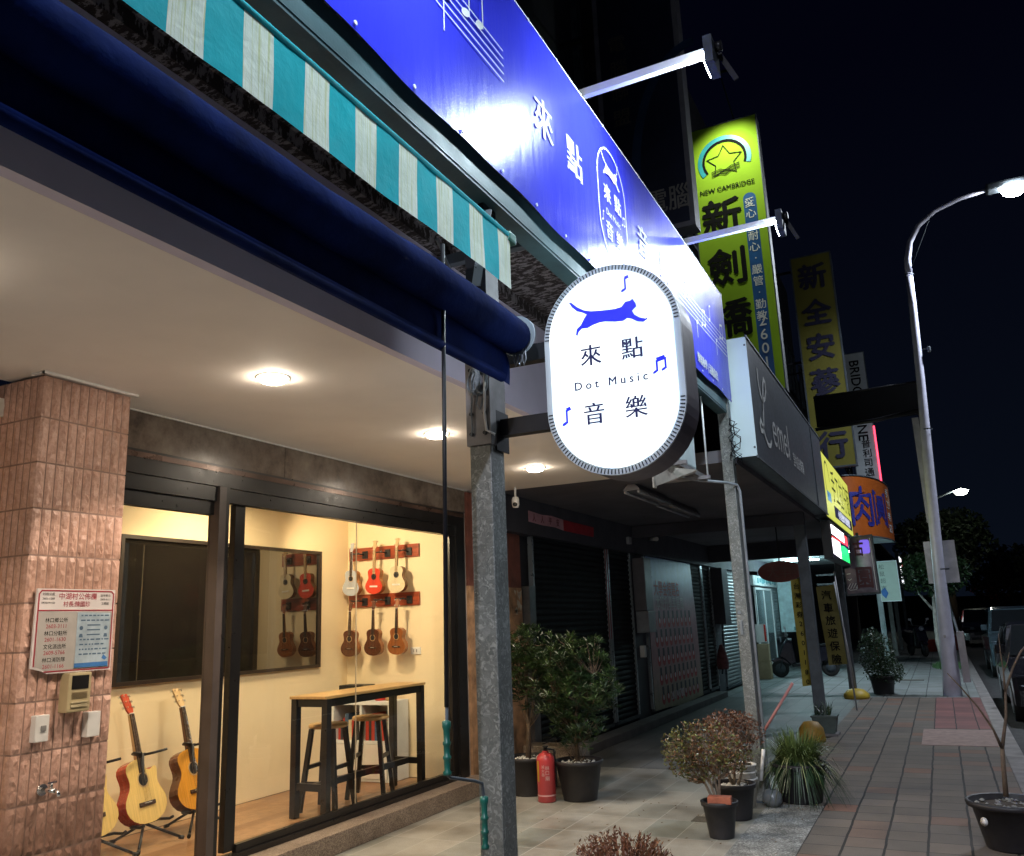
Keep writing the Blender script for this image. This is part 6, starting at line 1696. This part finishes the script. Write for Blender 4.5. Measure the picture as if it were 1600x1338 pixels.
mb.build('stem', M('red_twig', (0.19, 0.075, 0.045), 0.7, var=0.3), t); lf.build('red_foliage', 'leaf_rust', t); lf2.build('olive_foliage', 'leaf_brown', t)

# spider plant / grass pot
gx, gy = -1.30, 8.22
t = thing('grass_pot', (gx, gy, 0), 'big black pot of long arching green grass leaves by the galvanised post', 'potted plant')
MB().lathe(potprof(0.24, 0.17, 0.32), (gx, gy, 0), 36).build('pot', 'pot_black', t)
MB().lathe([(0.215, 0.27), (0, 0.29)], (gx, gy, 0), 24).build('soil', 'soil', t)
def blades(n, mat, nm, spread, hh, wmin, wmax, droop):
    mb = MB()
    for k in range(n):
        a = rnd.uniform(0, 2*PI); r0_ = 0.16*math.sqrt(rnd.random())
        b0 = Vector((gx+r0_*math.cos(a), gy+r0_*math.sin(a), 0.28))
        L = rnd.uniform(0.6, 1.0)*hh; out = rnd.uniform(0.1, 1.0)*spread
        w = rnd.uniform(wmin, wmax); tg = Vector((-math.sin(a), math.cos(a), 0))
        vs = []
        for i in range(7):
            f = i/6
            z = L*(1.1*f-droop*rnd.uniform(0.9, 1.1)*f*f*(0.5+out/spread))
            p = b0+Vector((math.cos(a)*out*f*f**0.4, math.sin(a)*out*f*f**0.4, z))
            ww = w*(1-f**2.5)+0.0008
            vs += [p+tg*ww/2, p-tg*ww/2]
        mb.add(vs, [(2*i, 2*i+1, 2*i+3, 2*i+2) for i in range(6)])
    mb.build(nm, mat, t)
blades(560, 'leaf_grass', 'foliage', 0.31, 0.46, 0.007, 0.012, 0.5)
blades(90, M('leaf_pale', (0.26, 0.29, 0.13), 0.45, var=0.4), 'pale_foliage', 0.34, 0.42, 0.006, 0.011, 1.0)
blades(480, 'leaf_dark', 'hanging_foliage', 0.36, 0.34, 0.007, 0.012, 1.5)
# tools and bits by the post
sk = MB().tube([(-1.305, 8.40, 0.975), (-1.75, 8.40, 0.345)], 0.013, 10).build('stick', M('pink_stick', (0.45, 0.17, 0.15), 0.5, var=0.15))
tag(sk, 'thin pinkish red stick leaning out above the grass pot', 'stick')
sv = thing('watering_pipe', (-1.5, 8.0, 0), 'short white plastic pipe leaning beside the base of the post', 'pipe')
MB().tube([(-1.545, 7.98, 0.45), (-1.55, 7.96, 0.40), (-1.585, 7.95, 0.20)], 0.016, 10).build('pipe', 'white_plastic', sv)
bl = MB().lathe([(0, 0), (0.05, 0.0), (0.085, 0.05), (0.08, 0.10), (0.05, 0.135), (0, 0.14)], (-1.50, 7.93, 0.0), 18).build('grey_jar', M('jar_grey', (0.13, 0.14, 0.15), 0.3))
tag(bl, 'round dark grey jar on the ground left of the grass pot', 'jar')
bu = thing('bucket', (-1.72, 7.86, 0), 'stack of white plastic buckets behind the rear brown bush', 'bucket')
for k in range(3): MB().lathe([(0, 0.0), (0.09, 0), (0.115, 0.22), (0.125, 0.222), (0.126, 0.235), (0.114, 0.236), (0.10, 0.20), (0, 0.19)], (-1.72, 7.86, 0.001+k*0.055), 28).build('pail', 'white_plastic', bu)
MB().cyl((-1.72, 7.86, 0.115), (-1.72, 7.86, 0.345), 0.085, n=20).build('filling', 'soil', bu)
# square planter further on
sp_ = thing('square_planter', (-1.58, 12.55, 0), 'square grey green planter with spiky weeds at the foot of the dark post', 'planter')
mb = MB()
mb.add([(-1.70, 12.43, 0.03), (-1.46, 12.43, 0.03), (-1.46, 12.67, 0.03), (-1.70, 12.67, 0.03), (-1.735, 12.40, 0.24), (-1.425, 12.40, 0.24), (-1.425, 12.70, 0.24), (-1.735, 12.70, 0.24)], [(0,3,2,1),(0,1,5,4),(1,2,6,5),(2,3,7,6),(3,0,4,7)]).box(-1.745, -1.415, 12.39, 12.71, 0.235, 0.255)
mb.build('box', M('planter_green', (0.06, 0.085, 0.085), 0.6, var=0.25), sp_)
MB().box(-1.74, -1.42, 12.40, 12.70, 0.0, 0.03).build('tray', 'dark_concrete', sp_)
gx, gy = -1.60, 12.55
t = sp_
def spikes(n, mat, nm, L0, L1, z0):
    mb = MB()
    for k in range(n):
        a = rnd.uniform(0, 2*PI); e = rnd.uniform(0.5, 1.4); l = rnd.uniform(L0, L1)
        d = Vector((math.cos(a)*math.cos(e), math.sin(a)*math.cos(e), math.sin(e))); tg = Vector((-math.sin(a), math.cos(a), 0))
        b0 = Vector((gx+rnd.uniform(-0.1, 0.1), gy+rnd.uniform(-0.1, 0.1), z0))
        mb.add([b0+tg*0.006, b0-tg*0.006, b0+d*l*0.6-tg*0.005, b0+d*l-Vector((0, 0, 0.03)), b0+d*l*0.6+tg*0.005], [(0,1,2,4),(4,2,3)])
    mb.build(nm, mat, t)
spikes(60, 'leaf_dark', 'foliage', 0.1, 0.28, 0.25)
yt = MB().lathe([(0, 0), (0.16, 0), (0.17, 0.03), (0.15, 0.16), (0.09, 0.235), (0.02, 0.25), (0, 0.25)], (-1.68, 11.9, 0.0), 22).build('yellow_mound', M('ochre', (0.26, 0.15, 0.02), 0.6, var=0.3, scale=8))
tag(yt, 'ochre yellow flag base lying behind the grass pot', 'flag base')

# sapling pot at the right edge
sx0, sy0 = 0.235, 7.05
t = thing('potted_sapling', (sx0, sy0, 0), 'big black pot with a bare forked sapling at the right edge', 'potted plant')
MB().lathe([(0, 0), (0.165, 0), (0.17, 0.012), (0.225, 0.265), (0.255, 0.268), (0.262, 0.29), (0.25, 0.305), (0.235, 0.30), (0.225, 0.26), (0, 0.25)], (sx0, sy0, 0), 44).build('pot', 'pot_black', t)
MB().lathe([(0.225, 0.262), (0.1, 0.272), (0, 0.28)], (sx0, sy0, 0), 24).build('soil', 'soil', t)
mb = MB()
for k in range(46):
    a = rnd.uniform(0, 2*PI); r = rnd.uniform(0.05, 0.2); s = rnd.uniform(0.008, 0.018)
    mb.lathe([(0, -s*0.6), (s, 0), (0, s*0.7)], (sx0+r*math.cos(a), sy0+r*math.sin(a), 0.277), 6, smooth=False)
mb.build('gravel', 'concrete', t)
def at(px, py, y): # a point of the sapling from its place in the photo, at depth y
    d = fwd+rgt*((px-800)/FPX)-upv*((py-669)/FPX)
    k = (y-CAM.y)/d.y
    return CAM+d*k
tr_ = [at(1572, 1245, 7.05), at(1568, 1200, 7.05), at(1566, 1170, 7.05)]
mb = MB().tube(tr_, [0.017, 0.015, 0.014], 8)
mb.tube([tr_[-1], at(1552, 1140, 7.0), at(1528, 1105, 6.95), at(1502, 1075, 6.9), at(1480, 1052, 6.85)], [0.012, 0.008, 0.0065, 0.005, 0.003], 6)
mb.tube([tr_[-1], at(1572, 1120, 7.1), at(1571, 1080, 7.12), at(1582, 1045, 7.15), at(1594, 1020, 7.2), at(1606, 1005, 7.2)], [0.013, 0.010, 0.009, 0.008, 0.007, 0.006], 6)
mb.tube([at(1571, 1085, 7.12), at(1568, 1050, 7.1), at(1563, 1018, 7.1), at(1560, 990, 7.1)], [0.008, 0.006, 0.004, 0.002], 6)
mb.tube([at(1568, 1050, 7.1), at(1574, 1035, 7.1), at(1577, 1020, 7.1)], [0.005, 0.004, 0.002], 5)
mb.build('trunk', 'bark', t)
MB().lathe([(0, 0), (0.028, 0.004), (0, 0.006)], (0, 0, 0), 16, M=Matrix.Translation((0.075, 6.88, 0.19))@Matrix.Rotation(rad(80), 4, 'X')@Matrix.Rotation(rad(-35), 4, 'Y')).build('sticker', 'white_plastic', t)
wb_ = thing('lace_ball', (0.36, 6.52, 0.1), 'white lattice patterned ball at the right edge beside the sapling pot', 'ornament')
mb = MB().lathe([(0.0, -0.07), (0.04, -0.058), (0.065, -0.025), (0.07, 0.0), (0.065, 0.025), (0.04, 0.058), (0, 0.07)], (0.40, 6.86, 0.20), 20)
mb.build('shell', M('lace_white', (0.50, 0.50, 0.48), 0.6, var=0.6, scale=60), wb_)
MB().cyl((0.40, 6.86, 0.0), (0.40, 6.86, 0.14), 0.03, n=12).build('foot', 'concrete', wb_)

# bushy shrub by the far posts
t = thing('potted_shrub', (-1.2, 18.3, 0), 'dense dark shrub in a pot under the purple light box sign', 'potted plant')
add_pot(t, -1.2, 18.6, 0.24, 0.18, 0.35, 0, rnd)
mb = MB(); leafcloud(mb, rnd, blob_points(rnd, 2600, [(-1.25, 18.6, 0.75, 0.36, 0.35, 0.45), (-1.15, 18.6, 0.45, 0.38, 0.35, 0.3), (-1.3, 18.6, 1.08, 0.2, 0.2, 0.2)]), 0.06, 0.03)
mb.build('foliage', 'leaf_dark', t)
MB().tube([(-1.2, 18.6, 0.3), (-1.22, 18.6, 0.8), (-1.28, 18.6, 1.15)], [0.02, 0.014, 0.006], 6).build('stem', 'bark', t)
gx, gy = -0.92, 18.5
spikes(40, 'leaf_dark', 'fern_frond', 0.2, 0.42, 0.28)

# ------------------------------------------------------------------ trees
M('leaf_night', (0.020, 0.032, 0.014), 0.6, var=0.4)  # far crowns: night darkness put into the leaf colour
def tree(x, y, blobs, n, L, w, trunk, lab, trunkmat='bark', leaf='leaf_dark', group='trees beyond the shops'):
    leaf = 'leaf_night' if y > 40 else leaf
    t = thing('tree', (x, y, 0), lab, 'tree', group)
    mb = MB()
    for pts, r in trunk: mb.tube(pts, r, 10)
    mb.build('trunk', trunkmat, t)
    mb = MB(); leafcloud(mb, rnd, blob_points(rnd, n, blobs), L, w)
    mb.build('crown', leaf, t)
    return t
tree(-0.15, 27.4, [(-0.2, 27.4, 2.7, 0.75, 0.7, 0.5), (0.35, 27.4, 2.55, 0.6, 0.6, 0.5), (-0.55, 27.4, 2.4, 0.45, 0.5, 0.4), (0.05, 27.4, 2.15, 0.5, 0.5, 0.35)], 2600, 0.16, 0.07,
     [([(-0.12, 27.4, 0), (-0.20, 27.4, 0.7), (-0.17, 27.4, 1.5), (-0.1, 27.4, 2.4)], [0.075, 0.06, 0.05, 0.03]), ([(-0.17, 27.4, 1.5), (-0.5, 27.4, 2.0), (-0.6, 27.4, 2.4)], [0.04, 0.03, 0.015]), ([(-0.15, 27.4, 1.7), (0.2, 27.4, 2.1), (0.4, 27.4, 2.6)], [0.04, 0.03, 0.015])],
     'young roadside tree with a whitewashed trunk behind the lamp post', M('whitewash', (0.42, 0.42, 0.37), 0.8, var=0.35, scale=8), group='roadside trees')
stk = MB().tube([(0.47, 28.1, 0.0), (0.20, 28.1, 2.0)], 0.035, 8).build('tree_stake', 'frosted')
tag(stk, 'thin pale leaning stake in the grass beside the whitewashed tree', 'stake')
tree(1.6, 66, [(1.6, 66, 6.6, 2.1, 2.2, 1.7), (0.4, 66, 6.4, 1.8, 2, 1.9), (-0.9, 66, 6.0, 1.6, 2, 1.8), (2.9, 66, 5.6, 1.2, 1.6, 1.0), (0.8, 66, 4.6, 2.2, 2, 1.2)], 5200, 0.42, 0.22,
     [([(0.8, 66, 0), (0.8, 66, 3), (0.9, 66, 6)], [0.3, 0.24, 0.1]), ([(0.8, 66, 2.8), (2.4, 66, 5.4)], [0.15, 0.05])], 'broad dark tree crown far off under the distant lamp')
tree(5.5, 72, [(5.5, 72, 4.2, 2.6, 2.4, 1.7), (7.5, 72, 3.8, 2.2, 2.2, 1.5), (3.6, 72, 3.2, 1.8, 2, 1.2)], 3800, 0.45, 0.24,
     [([(5.5, 72, 0), (5.5, 72, 4)], [0.28, 0.1])], 'low dark tree far off across the road, right of the broad crown')
tree(10.5, 60, [(10.5, 60, 4.5, 2.8, 2.4, 2.2), (12.5, 60, 4.0, 2.2, 2.2, 1.9)], 3200, 0.42, 0.24,
     [([(10.5, 60, 0), (10.5, 60, 4)], [0.28, 0.1])], 'dark tree at the far right across the road', group='trees beyond the shops')
mb = MB()
for k in range(24):
    y = 85; x = -30+k*3.4
    mb.bbox(x, x+3.3, y, y+4, -0.4, rnd.uniform(2.2, 3.6), 0.1)
struct('hills', mb, M('far_hill', (0.012, 0.014, 0.016), 1.0))

# ------------------------------------------------------------------ vehicles (fronts face the viewer)
M('car_glass', (0.010, 0.012, 0.014), 0.06, var=0.05, rvar=0.02)
M('tyre', (0.014, 0.014, 0.014), 0.8)
M('headlamp', (0.50, 0.55, 0.62), 0.1, metal=0.7)
def car(x, y, L, Wd, H, paint, lab, kind='sedan', lit=None):
    """x = side nearest the kerb, y = front bumper"""
    t = thing('parked_car', (x+Wd/2, y+L/2, -0.12), lab, 'car', 'cars parked along the kerb')
    z0 = -0.12
    if kind == 'sedan':
        prof = [(0.0, 0.28), (0.02, 0.5), (0.10, 0.68), (0.75, 0.82), (1.15, 0.90), (1.95, H-0.04), (2.4, H), (3.1, H-0.02), (3.85, 0.98), (L-0.05, 0.92), (L, 0.6), (L-0.04, 0.28)]
        g0, g1 = (1.22, 0.93), (3.72, 0.98); roof = [(1.98, H-0.06), (2.4, H-0.03), (3.05, H-0.05)]
    else:
        prof = [(0.0, 0.30), (0.02, 0.6), (0.10, 0.82), (0.62, 1.0), (0.85, 1.06), (1.50, H-0.06), (2.1, H), (3.9, H-0.03), (L-0.12, 1.1), (L, 0.9), (L-0.02, 0.3)]
        g0, g1 = (0.92, 1.08), (L-0.18, 1.08); roof = [(1.53, H-0.09), (2.1, H-0.05), (3.8, H-0.08)]
    st_ = [(0, 0.10), (0.06, 0.02), (0.25, 0.0), (Wd-0.25, 0.0), (Wd-0.06, 0.02), (Wd, 0.10)]
    vs = []; fs = []
    n = len(prof)
    for dx, ins in st_:
        for (py, pz) in prof:
            # rounded plan, tumblehome above the waist
            f = max(0, (pz-0.9)/(H-0.9)) if H > 0.9 else 0
            sx_ = dx + (0.16*f if dx < Wd/2 else -0.16*f)
            yy = py + ins*(1 if py < L/2 else -1)*(1 if dx in (0, Wd) else 1)
            zz = pz - ins*0.25*(1 if pz > H-0.2 else 0)
            vs.append((x+sx_, y+yy, z0+zz))
    for i in range(len(st_)-1):
        for j in range(n-1): fs.append((i*n+j, (i+1)*n+j, (i+1)*n+j+1, i*n+j+1))
        fs.append((i*n+n-1, (i+1)*n+n-1, (i+1)*n, i*n))
    fs.append(list(range(n))); fs.append(list(range((len(st_)-1)*n, len(st_)*n))[::-1])
    MB().add(vs, fs).build('body', paint, t)
    gs_ = MB()
    off = 0.012
    wx0, wx1 = x+0.14, x+Wd-0.14
    y0g, z0g = g0; r0y, r0z = roof[0]
    (ay, az), (by, bz) = prof[4], prof[5]
    dl = math.hypot(by-ay, bz-az); ny_, nz2 = -(bz-az)/dl*0.014, (by-ay)/dl*0.014
    q4 = []
    for f_ in (0.06, 0.94):
        py_, pz_ = ay+(by-ay)*f_+ny_, az+(bz-az)*f_+nz2
        ins_ = 0.07+0.16*max(0, (pz_-0.9)/(H-0.9))
        q4.append((x+ins_, x+Wd-ins_, y+py_, z0+pz_))
    (xa, xb, ya_, za_), (xc, xd, yc_, zc_) = q4
    gs_.add([(xa, ya_, za_), (xb, ya_, za_), (xd, yc_, zc_), (xc, yc_, zc_)], [(0,1,2,3)])
    for sg, xs in ((1, x), (-1, x+Wd)):
        b0 = 0.03*sg
        gs_.add([(xs+sg*0.03-b0*0.7, y+y0g+0.18, z0+z0g+0.05), (xs+sg*0.03-b0*0.7, y+(y0g+g1[0])/2, z0+z0g+0.05), (xs+sg*0.13-b0, y+(r0y+roof[-1][0])/2-0.05, z0+r0z-0.02), (xs+sg*0.13-b0, y+r0y+0.1, z0+r0z-0.02)], [(0,1,2,3)])
        gs_.add([(xs+sg*0.03-b0*0.7, y+(y0g+g1[0])/2+0.06, z0+z0g+0.05), (xs+sg*0.03-b0*0.7, y+g1[0]-0.2, z0+z0g+0.05), (xs+sg*0.13-b0, y+roof[-1][0]-0.05, z0+r0z-0.02), (xs+sg*0.13-b0, y+(r0y+roof[-1][0])/2, z0+r0z-0.02)], [(0,1,2,3)])
    gs_.build('window_glass', 'car_glass', t)
    for sg, xs in ((1, x+0.12), (-1, x+Wd-0.12)):
        zz = 0.62 if kind == 'sedan' else 0.78
        MB().add([(xs, y-0.012, z0+zz-0.06), (xs+sg*0.36, y-0.02, z0+zz-0.04), (xs+sg*0.33, y+0.05, z0+zz+0.06), (xs-sg*0.07, y+0.26, z0+zz+0.09), (xs-sg*0.09, y+0.22, z0+zz-0.02)], [(0,1,2,3,4)]).build('headlight', lit or 'headlamp', t)
        MB().bbox(xs-sg*0.12-0.10 if sg > 0 else xs+0.06, xs-sg*0.12+0.04 if sg > 0 else xs+0.2, y+y0g+0.25, y+y0g+0.36, z0+z0g+0.03, z0+z0g+0.17, 0.02).build('mirror', paint, t)
    MB().box(x+Wd/2-0.45, x+Wd/2+0.45, y-0.016, y-0.004, z0+0.50, z0+0.62).box(x+0.3, x+Wd-0.3, y-0.014, y-0.002, z0+0.30, z0+0.40).build('grille', 'black_plastic', t)
    MB().box(x+Wd/2-0.19, x+Wd/2+0.19, y-0.03, y-0.018, z0+0.42, z0+0.52).build('number_plate', 'white_plastic', t)
    for yy in (0.85, L-0.85):
        for xs in (x+0.10, x+Wd-0.10):
            w_ = MB().cyl((xs-0.105, y+yy, z0+0.31), (xs+0.105, y+yy, z0+0.31), 0.31, n=24).build('wheel', 'tyre', t)
            MB().cyl((xs-0.112, y+yy, z0+0.31), (xs+0.112, y+yy, z0+0.31), 0.20, n=16).build('rim', 'sign_silver', w_)
    return t
M('paint_black', (0.012, 0.012, 0.015), 0.15, coat=0.8)
M('paint_blue_grey', (0.065, 0.10, 0.12), 0.2, coat=0.8, metal=0.3)
M('paint_dark', (0.016, 0.018, 0.022), 0.2, coat=0.8)
M('paint_silver', (0.35, 0.36, 0.37), 0.25, coat=0.6, metal=0.5)
car(0.80, 14.7, 4.5, 1.76, 1.44, 'paint_black', 'black sedan nearest the viewer with a bluish headlight at the right edge')
car(0.95, 24.0, 4.6, 1.80, 1.68, 'paint_blue_grey', 'teal grey van like car parked behind the near black sedan', 'mpv')
car(0.72, 42.5, 4.6, 1.78, 1.62, 'paint_dark', 'dark car with white number plate parked ahead of the leaning stake', 'mpv')
car(2.5, 62.0, 4.4, 1.7, 1.5, 'paint_silver', 'small pale car driving far down the road', 'sedan', 'car_lamp')
car(2.9, 80.0, 4.4, 1.7, 1.5, 'paint_dark', 'dark car with lit headlights farthest down the road', 'sedan', 'car_lamp')
car(5.0, 33.0, 4.4, 1.7, 1.45, 'paint_blue_grey', 'blue grey car parked across the road at the frame edge', 'sedan')
car(5.1, 41.5, 4.4, 1.7, 1.5, 'paint_black', 'black car parked across the road before the silver one', 'mpv')
car(3.9, 66.0, 4.4, 1.7, 1.45, 'paint_silver', 'pale car in the distant row right of the far lamp', 'sedan')
car(4.3, 73.0, 4.4, 1.7, 1.6, 'paint_blue_grey', 'dull blue car deep in the distant row', 'mpv')
car(1.2, 52.5, 4.4, 1.7, 1.5, 'paint_silver', 'silver car parked right behind the dark one with white plate', 'sedan')
car(5.2, 50.0, 4.4, 1.7, 1.45, 'paint_silver', 'silver car parked on the far side of the road, nearer one')
car(5.4, 58.0, 4.4, 1.7, 1.45, 'paint_dark', 'dark car parked on the far side behind the silver one')
tl = thing('parked_car', (0.0, 70, -0.12), 'car far away showing red tail lights', 'car', 'cars parked along the kerb')
MB().bbox(1.4, 3.0, 74, 78, 0.1, 0.9, 0.15).bbox(1.55, 2.85, 74.3, 77, 0.9, 1.35, 0.15).build('body', 'paint_dark', tl)
for xs in (1.5, 2.65): MB().bbox(xs, xs+0.3, 73.95, 73.99, 0.62, 0.82, 0.01).build('tail_light', 'tail_red', tl)
ob = MB().lathe([(0, 0), (0.28, 0), (0.33, 0.42), (0.35, 0.44), (0.30, 0.44), (0, 0.38)], (-0.55, 36.5, 0.0), 18).build('red_tub', M('tub_red', (0.32, 0.05, 0.03), 0.5))
tag(ob, 'red plastic tub on the pavement beyond the lamp post', 'tub')
ob = MB().bbox(0.1, 0.6, 37, 37.5, 0.0, 0.55, 0.04).build('red_crate', M('crate_red', (0.16, 0.012, 0.015), 0.5))
tag(ob, 'dark red crate near the kerb behind the stake', 'crate')

# scooter silhouetted in the lit arcade
sc = thing('scooter', (-3.3, 24.0, 0), 'dark motor scooter parked in the cyan lit arcade', 'scooter')
SXY = Matrix.Translation((-3.89, 23.35, 0))@Matrix.Rotation(rad(12), 4, 'Z')
def wheel(cx_):
    w_ = MB().lathe([(0.13, -0.05), (0.19, -0.055), (0.215, -0.03), (0.22, 0.0), (0.215, 0.03), (0.19, 0.055), (0.13, 0.05)], (0, 0, 0), 28, M=SXY@Matrix.Translation((cx_, 0, 0.22))@Matrix.Rotation(PI/2, 4, 'X')).build('wheel', 'tyre', sc)
    MB().lathe([(0.0, -0.03), (0.13, -0.04), (0.13, 0.04), (0.0, 0.03)], (0, 0, 0), 20, M=SXY@Matrix.Translation((cx_, 0, 0.22))@Matrix.Rotation(PI/2, 4, 'X')).build('rim', 'dark_steel', w_)
wheel(0.0); wheel(1.22)
def sprism(pts, w, name, mat, bevel=0.0):
    n = len(pts)
    mid = (sum(p[0] for p in pts)/n, sum(p[1] for p in pts)/n)
    vs = []
    for yy, k in ((-w, 0.86), (-w*0.7, 1.0), (w*0.7, 1.0), (w, 0.86)):
        for u, v in pts: vs.append(SXY@Vector((mid[0]+(u-mid[0])*k, yy, mid[1]+(v-mid[1])*k)))
    fs = [list(range(n))[::-1], list(range(3*n, 4*n))]
    for L_ in range(3):
        for i in range(n): fs.append((L_*n+i, L_*n+(i+1) % n, (L_+1)*n+(i+1) % n, (L_+1)*n+i))
    return MB().add(vs, fs).build(name, mat, sc)
M('scooter_paint', (0.012, 0.012, 0.02), 0.18, coat=0.8)
sprism([(-0.22, 0.42), (-0.08, 0.50), (0.10, 0.47), (0.24, 0.36), (0.20, 0.33), (0.0, 0.43), (-0.16, 0.38)], 0.07, 'front_fender', 'scooter_paint')
sprism([(-0.02, 0.52), (0.10, 0.80), (0.24, 0.98), (0.34, 0.96), (0.36, 0.70), (0.40, 0.34), (0.26, 0.30), (0.12, 0.45)], 0.17, 'front_shield', 'scooter_paint')
sprism([(0.26, 0.34), (0.30, 0.26), (0.80, 0.26), (0.78, 0.34)], 0.15, 'footboard', 'black_plastic')
sprism([(0.66, 0.34), (0.70, 0.70), (1.0, 0.74), (1.50, 0.80), (1.56, 0.66), (1.30, 0.46), (1.0, 0.34)], 0.16, 'rear_body', 'scooter_paint')
sprism([(0.68, 0.705), (0.72, 0.80), (1.05, 0.80), (1.45, 0.86), (1.50, 0.80), (1.0, 0.74)], 0.14, 'seat', 'black_plastic')
MB().tube([SXY@Vector((0.27, -0.33, 1.06)), SXY@Vector((0.24, -0.15, 1.03)), SXY@Vector((0.22, 0.0, 1.0)), SXY@Vector((0.24, 0.15, 1.03)), SXY@Vector((0.27, 0.33, 1.06))], 0.016).build('handlebar', 'black_plastic', sc)
for s in (-1, 1):
    MB().tube([SXY@Vector((0.24, s*0.2, 1.03)), SXY@Vector((0.20, s*0.27, 1.2))], 0.008).bbox(-0.05, 0.05, -0.01, 0.01, -0.035, 0.035, 0.006, SXY@Matrix.Translation((0.2, s*0.29, 1.23))@Matrix.Rotation(PI/2, 4, 'Z')).build('mirror', 'frosted', sc)
MB().lathe([(0, 0), (0.07, 0.01), (0.08, 0.04)], (0, 0, 0), 18, M=SXY@Matrix.Translation((0.10, 0, 0.93))@Matrix.Rotation(-PI/2, 4, 'Y')).build('headlight', 'headlamp', sc)
MB().tube([SXY@Vector((0.0, -0.06, 0.22)), SXY@Vector((0.12, -0.06, 0.62))], 0.018).tube([SXY@Vector((0.0, 0.06, 0.22)), SXY@Vector((0.12, 0.06, 0.62))], 0.018).build('fork', 'dark_steel', sc)
t = thing('scooter', (-2.6, 30.5, 0), 'second scooter further along the dark arcade', 'scooter')
for ch in [o for o in bpy.data.objects if o.parent == sc]:
    c = ch.copy(); COL.objects.link(c); c.parent = t
    for g_ in [o for o in bpy.data.objects if o.parent == ch]:
        d = g_.copy(); COL.objects.link(d); d.parent = c
t.location = (-1.4, 33.0, 0); t.rotation_euler = (0, 0, rad(100))
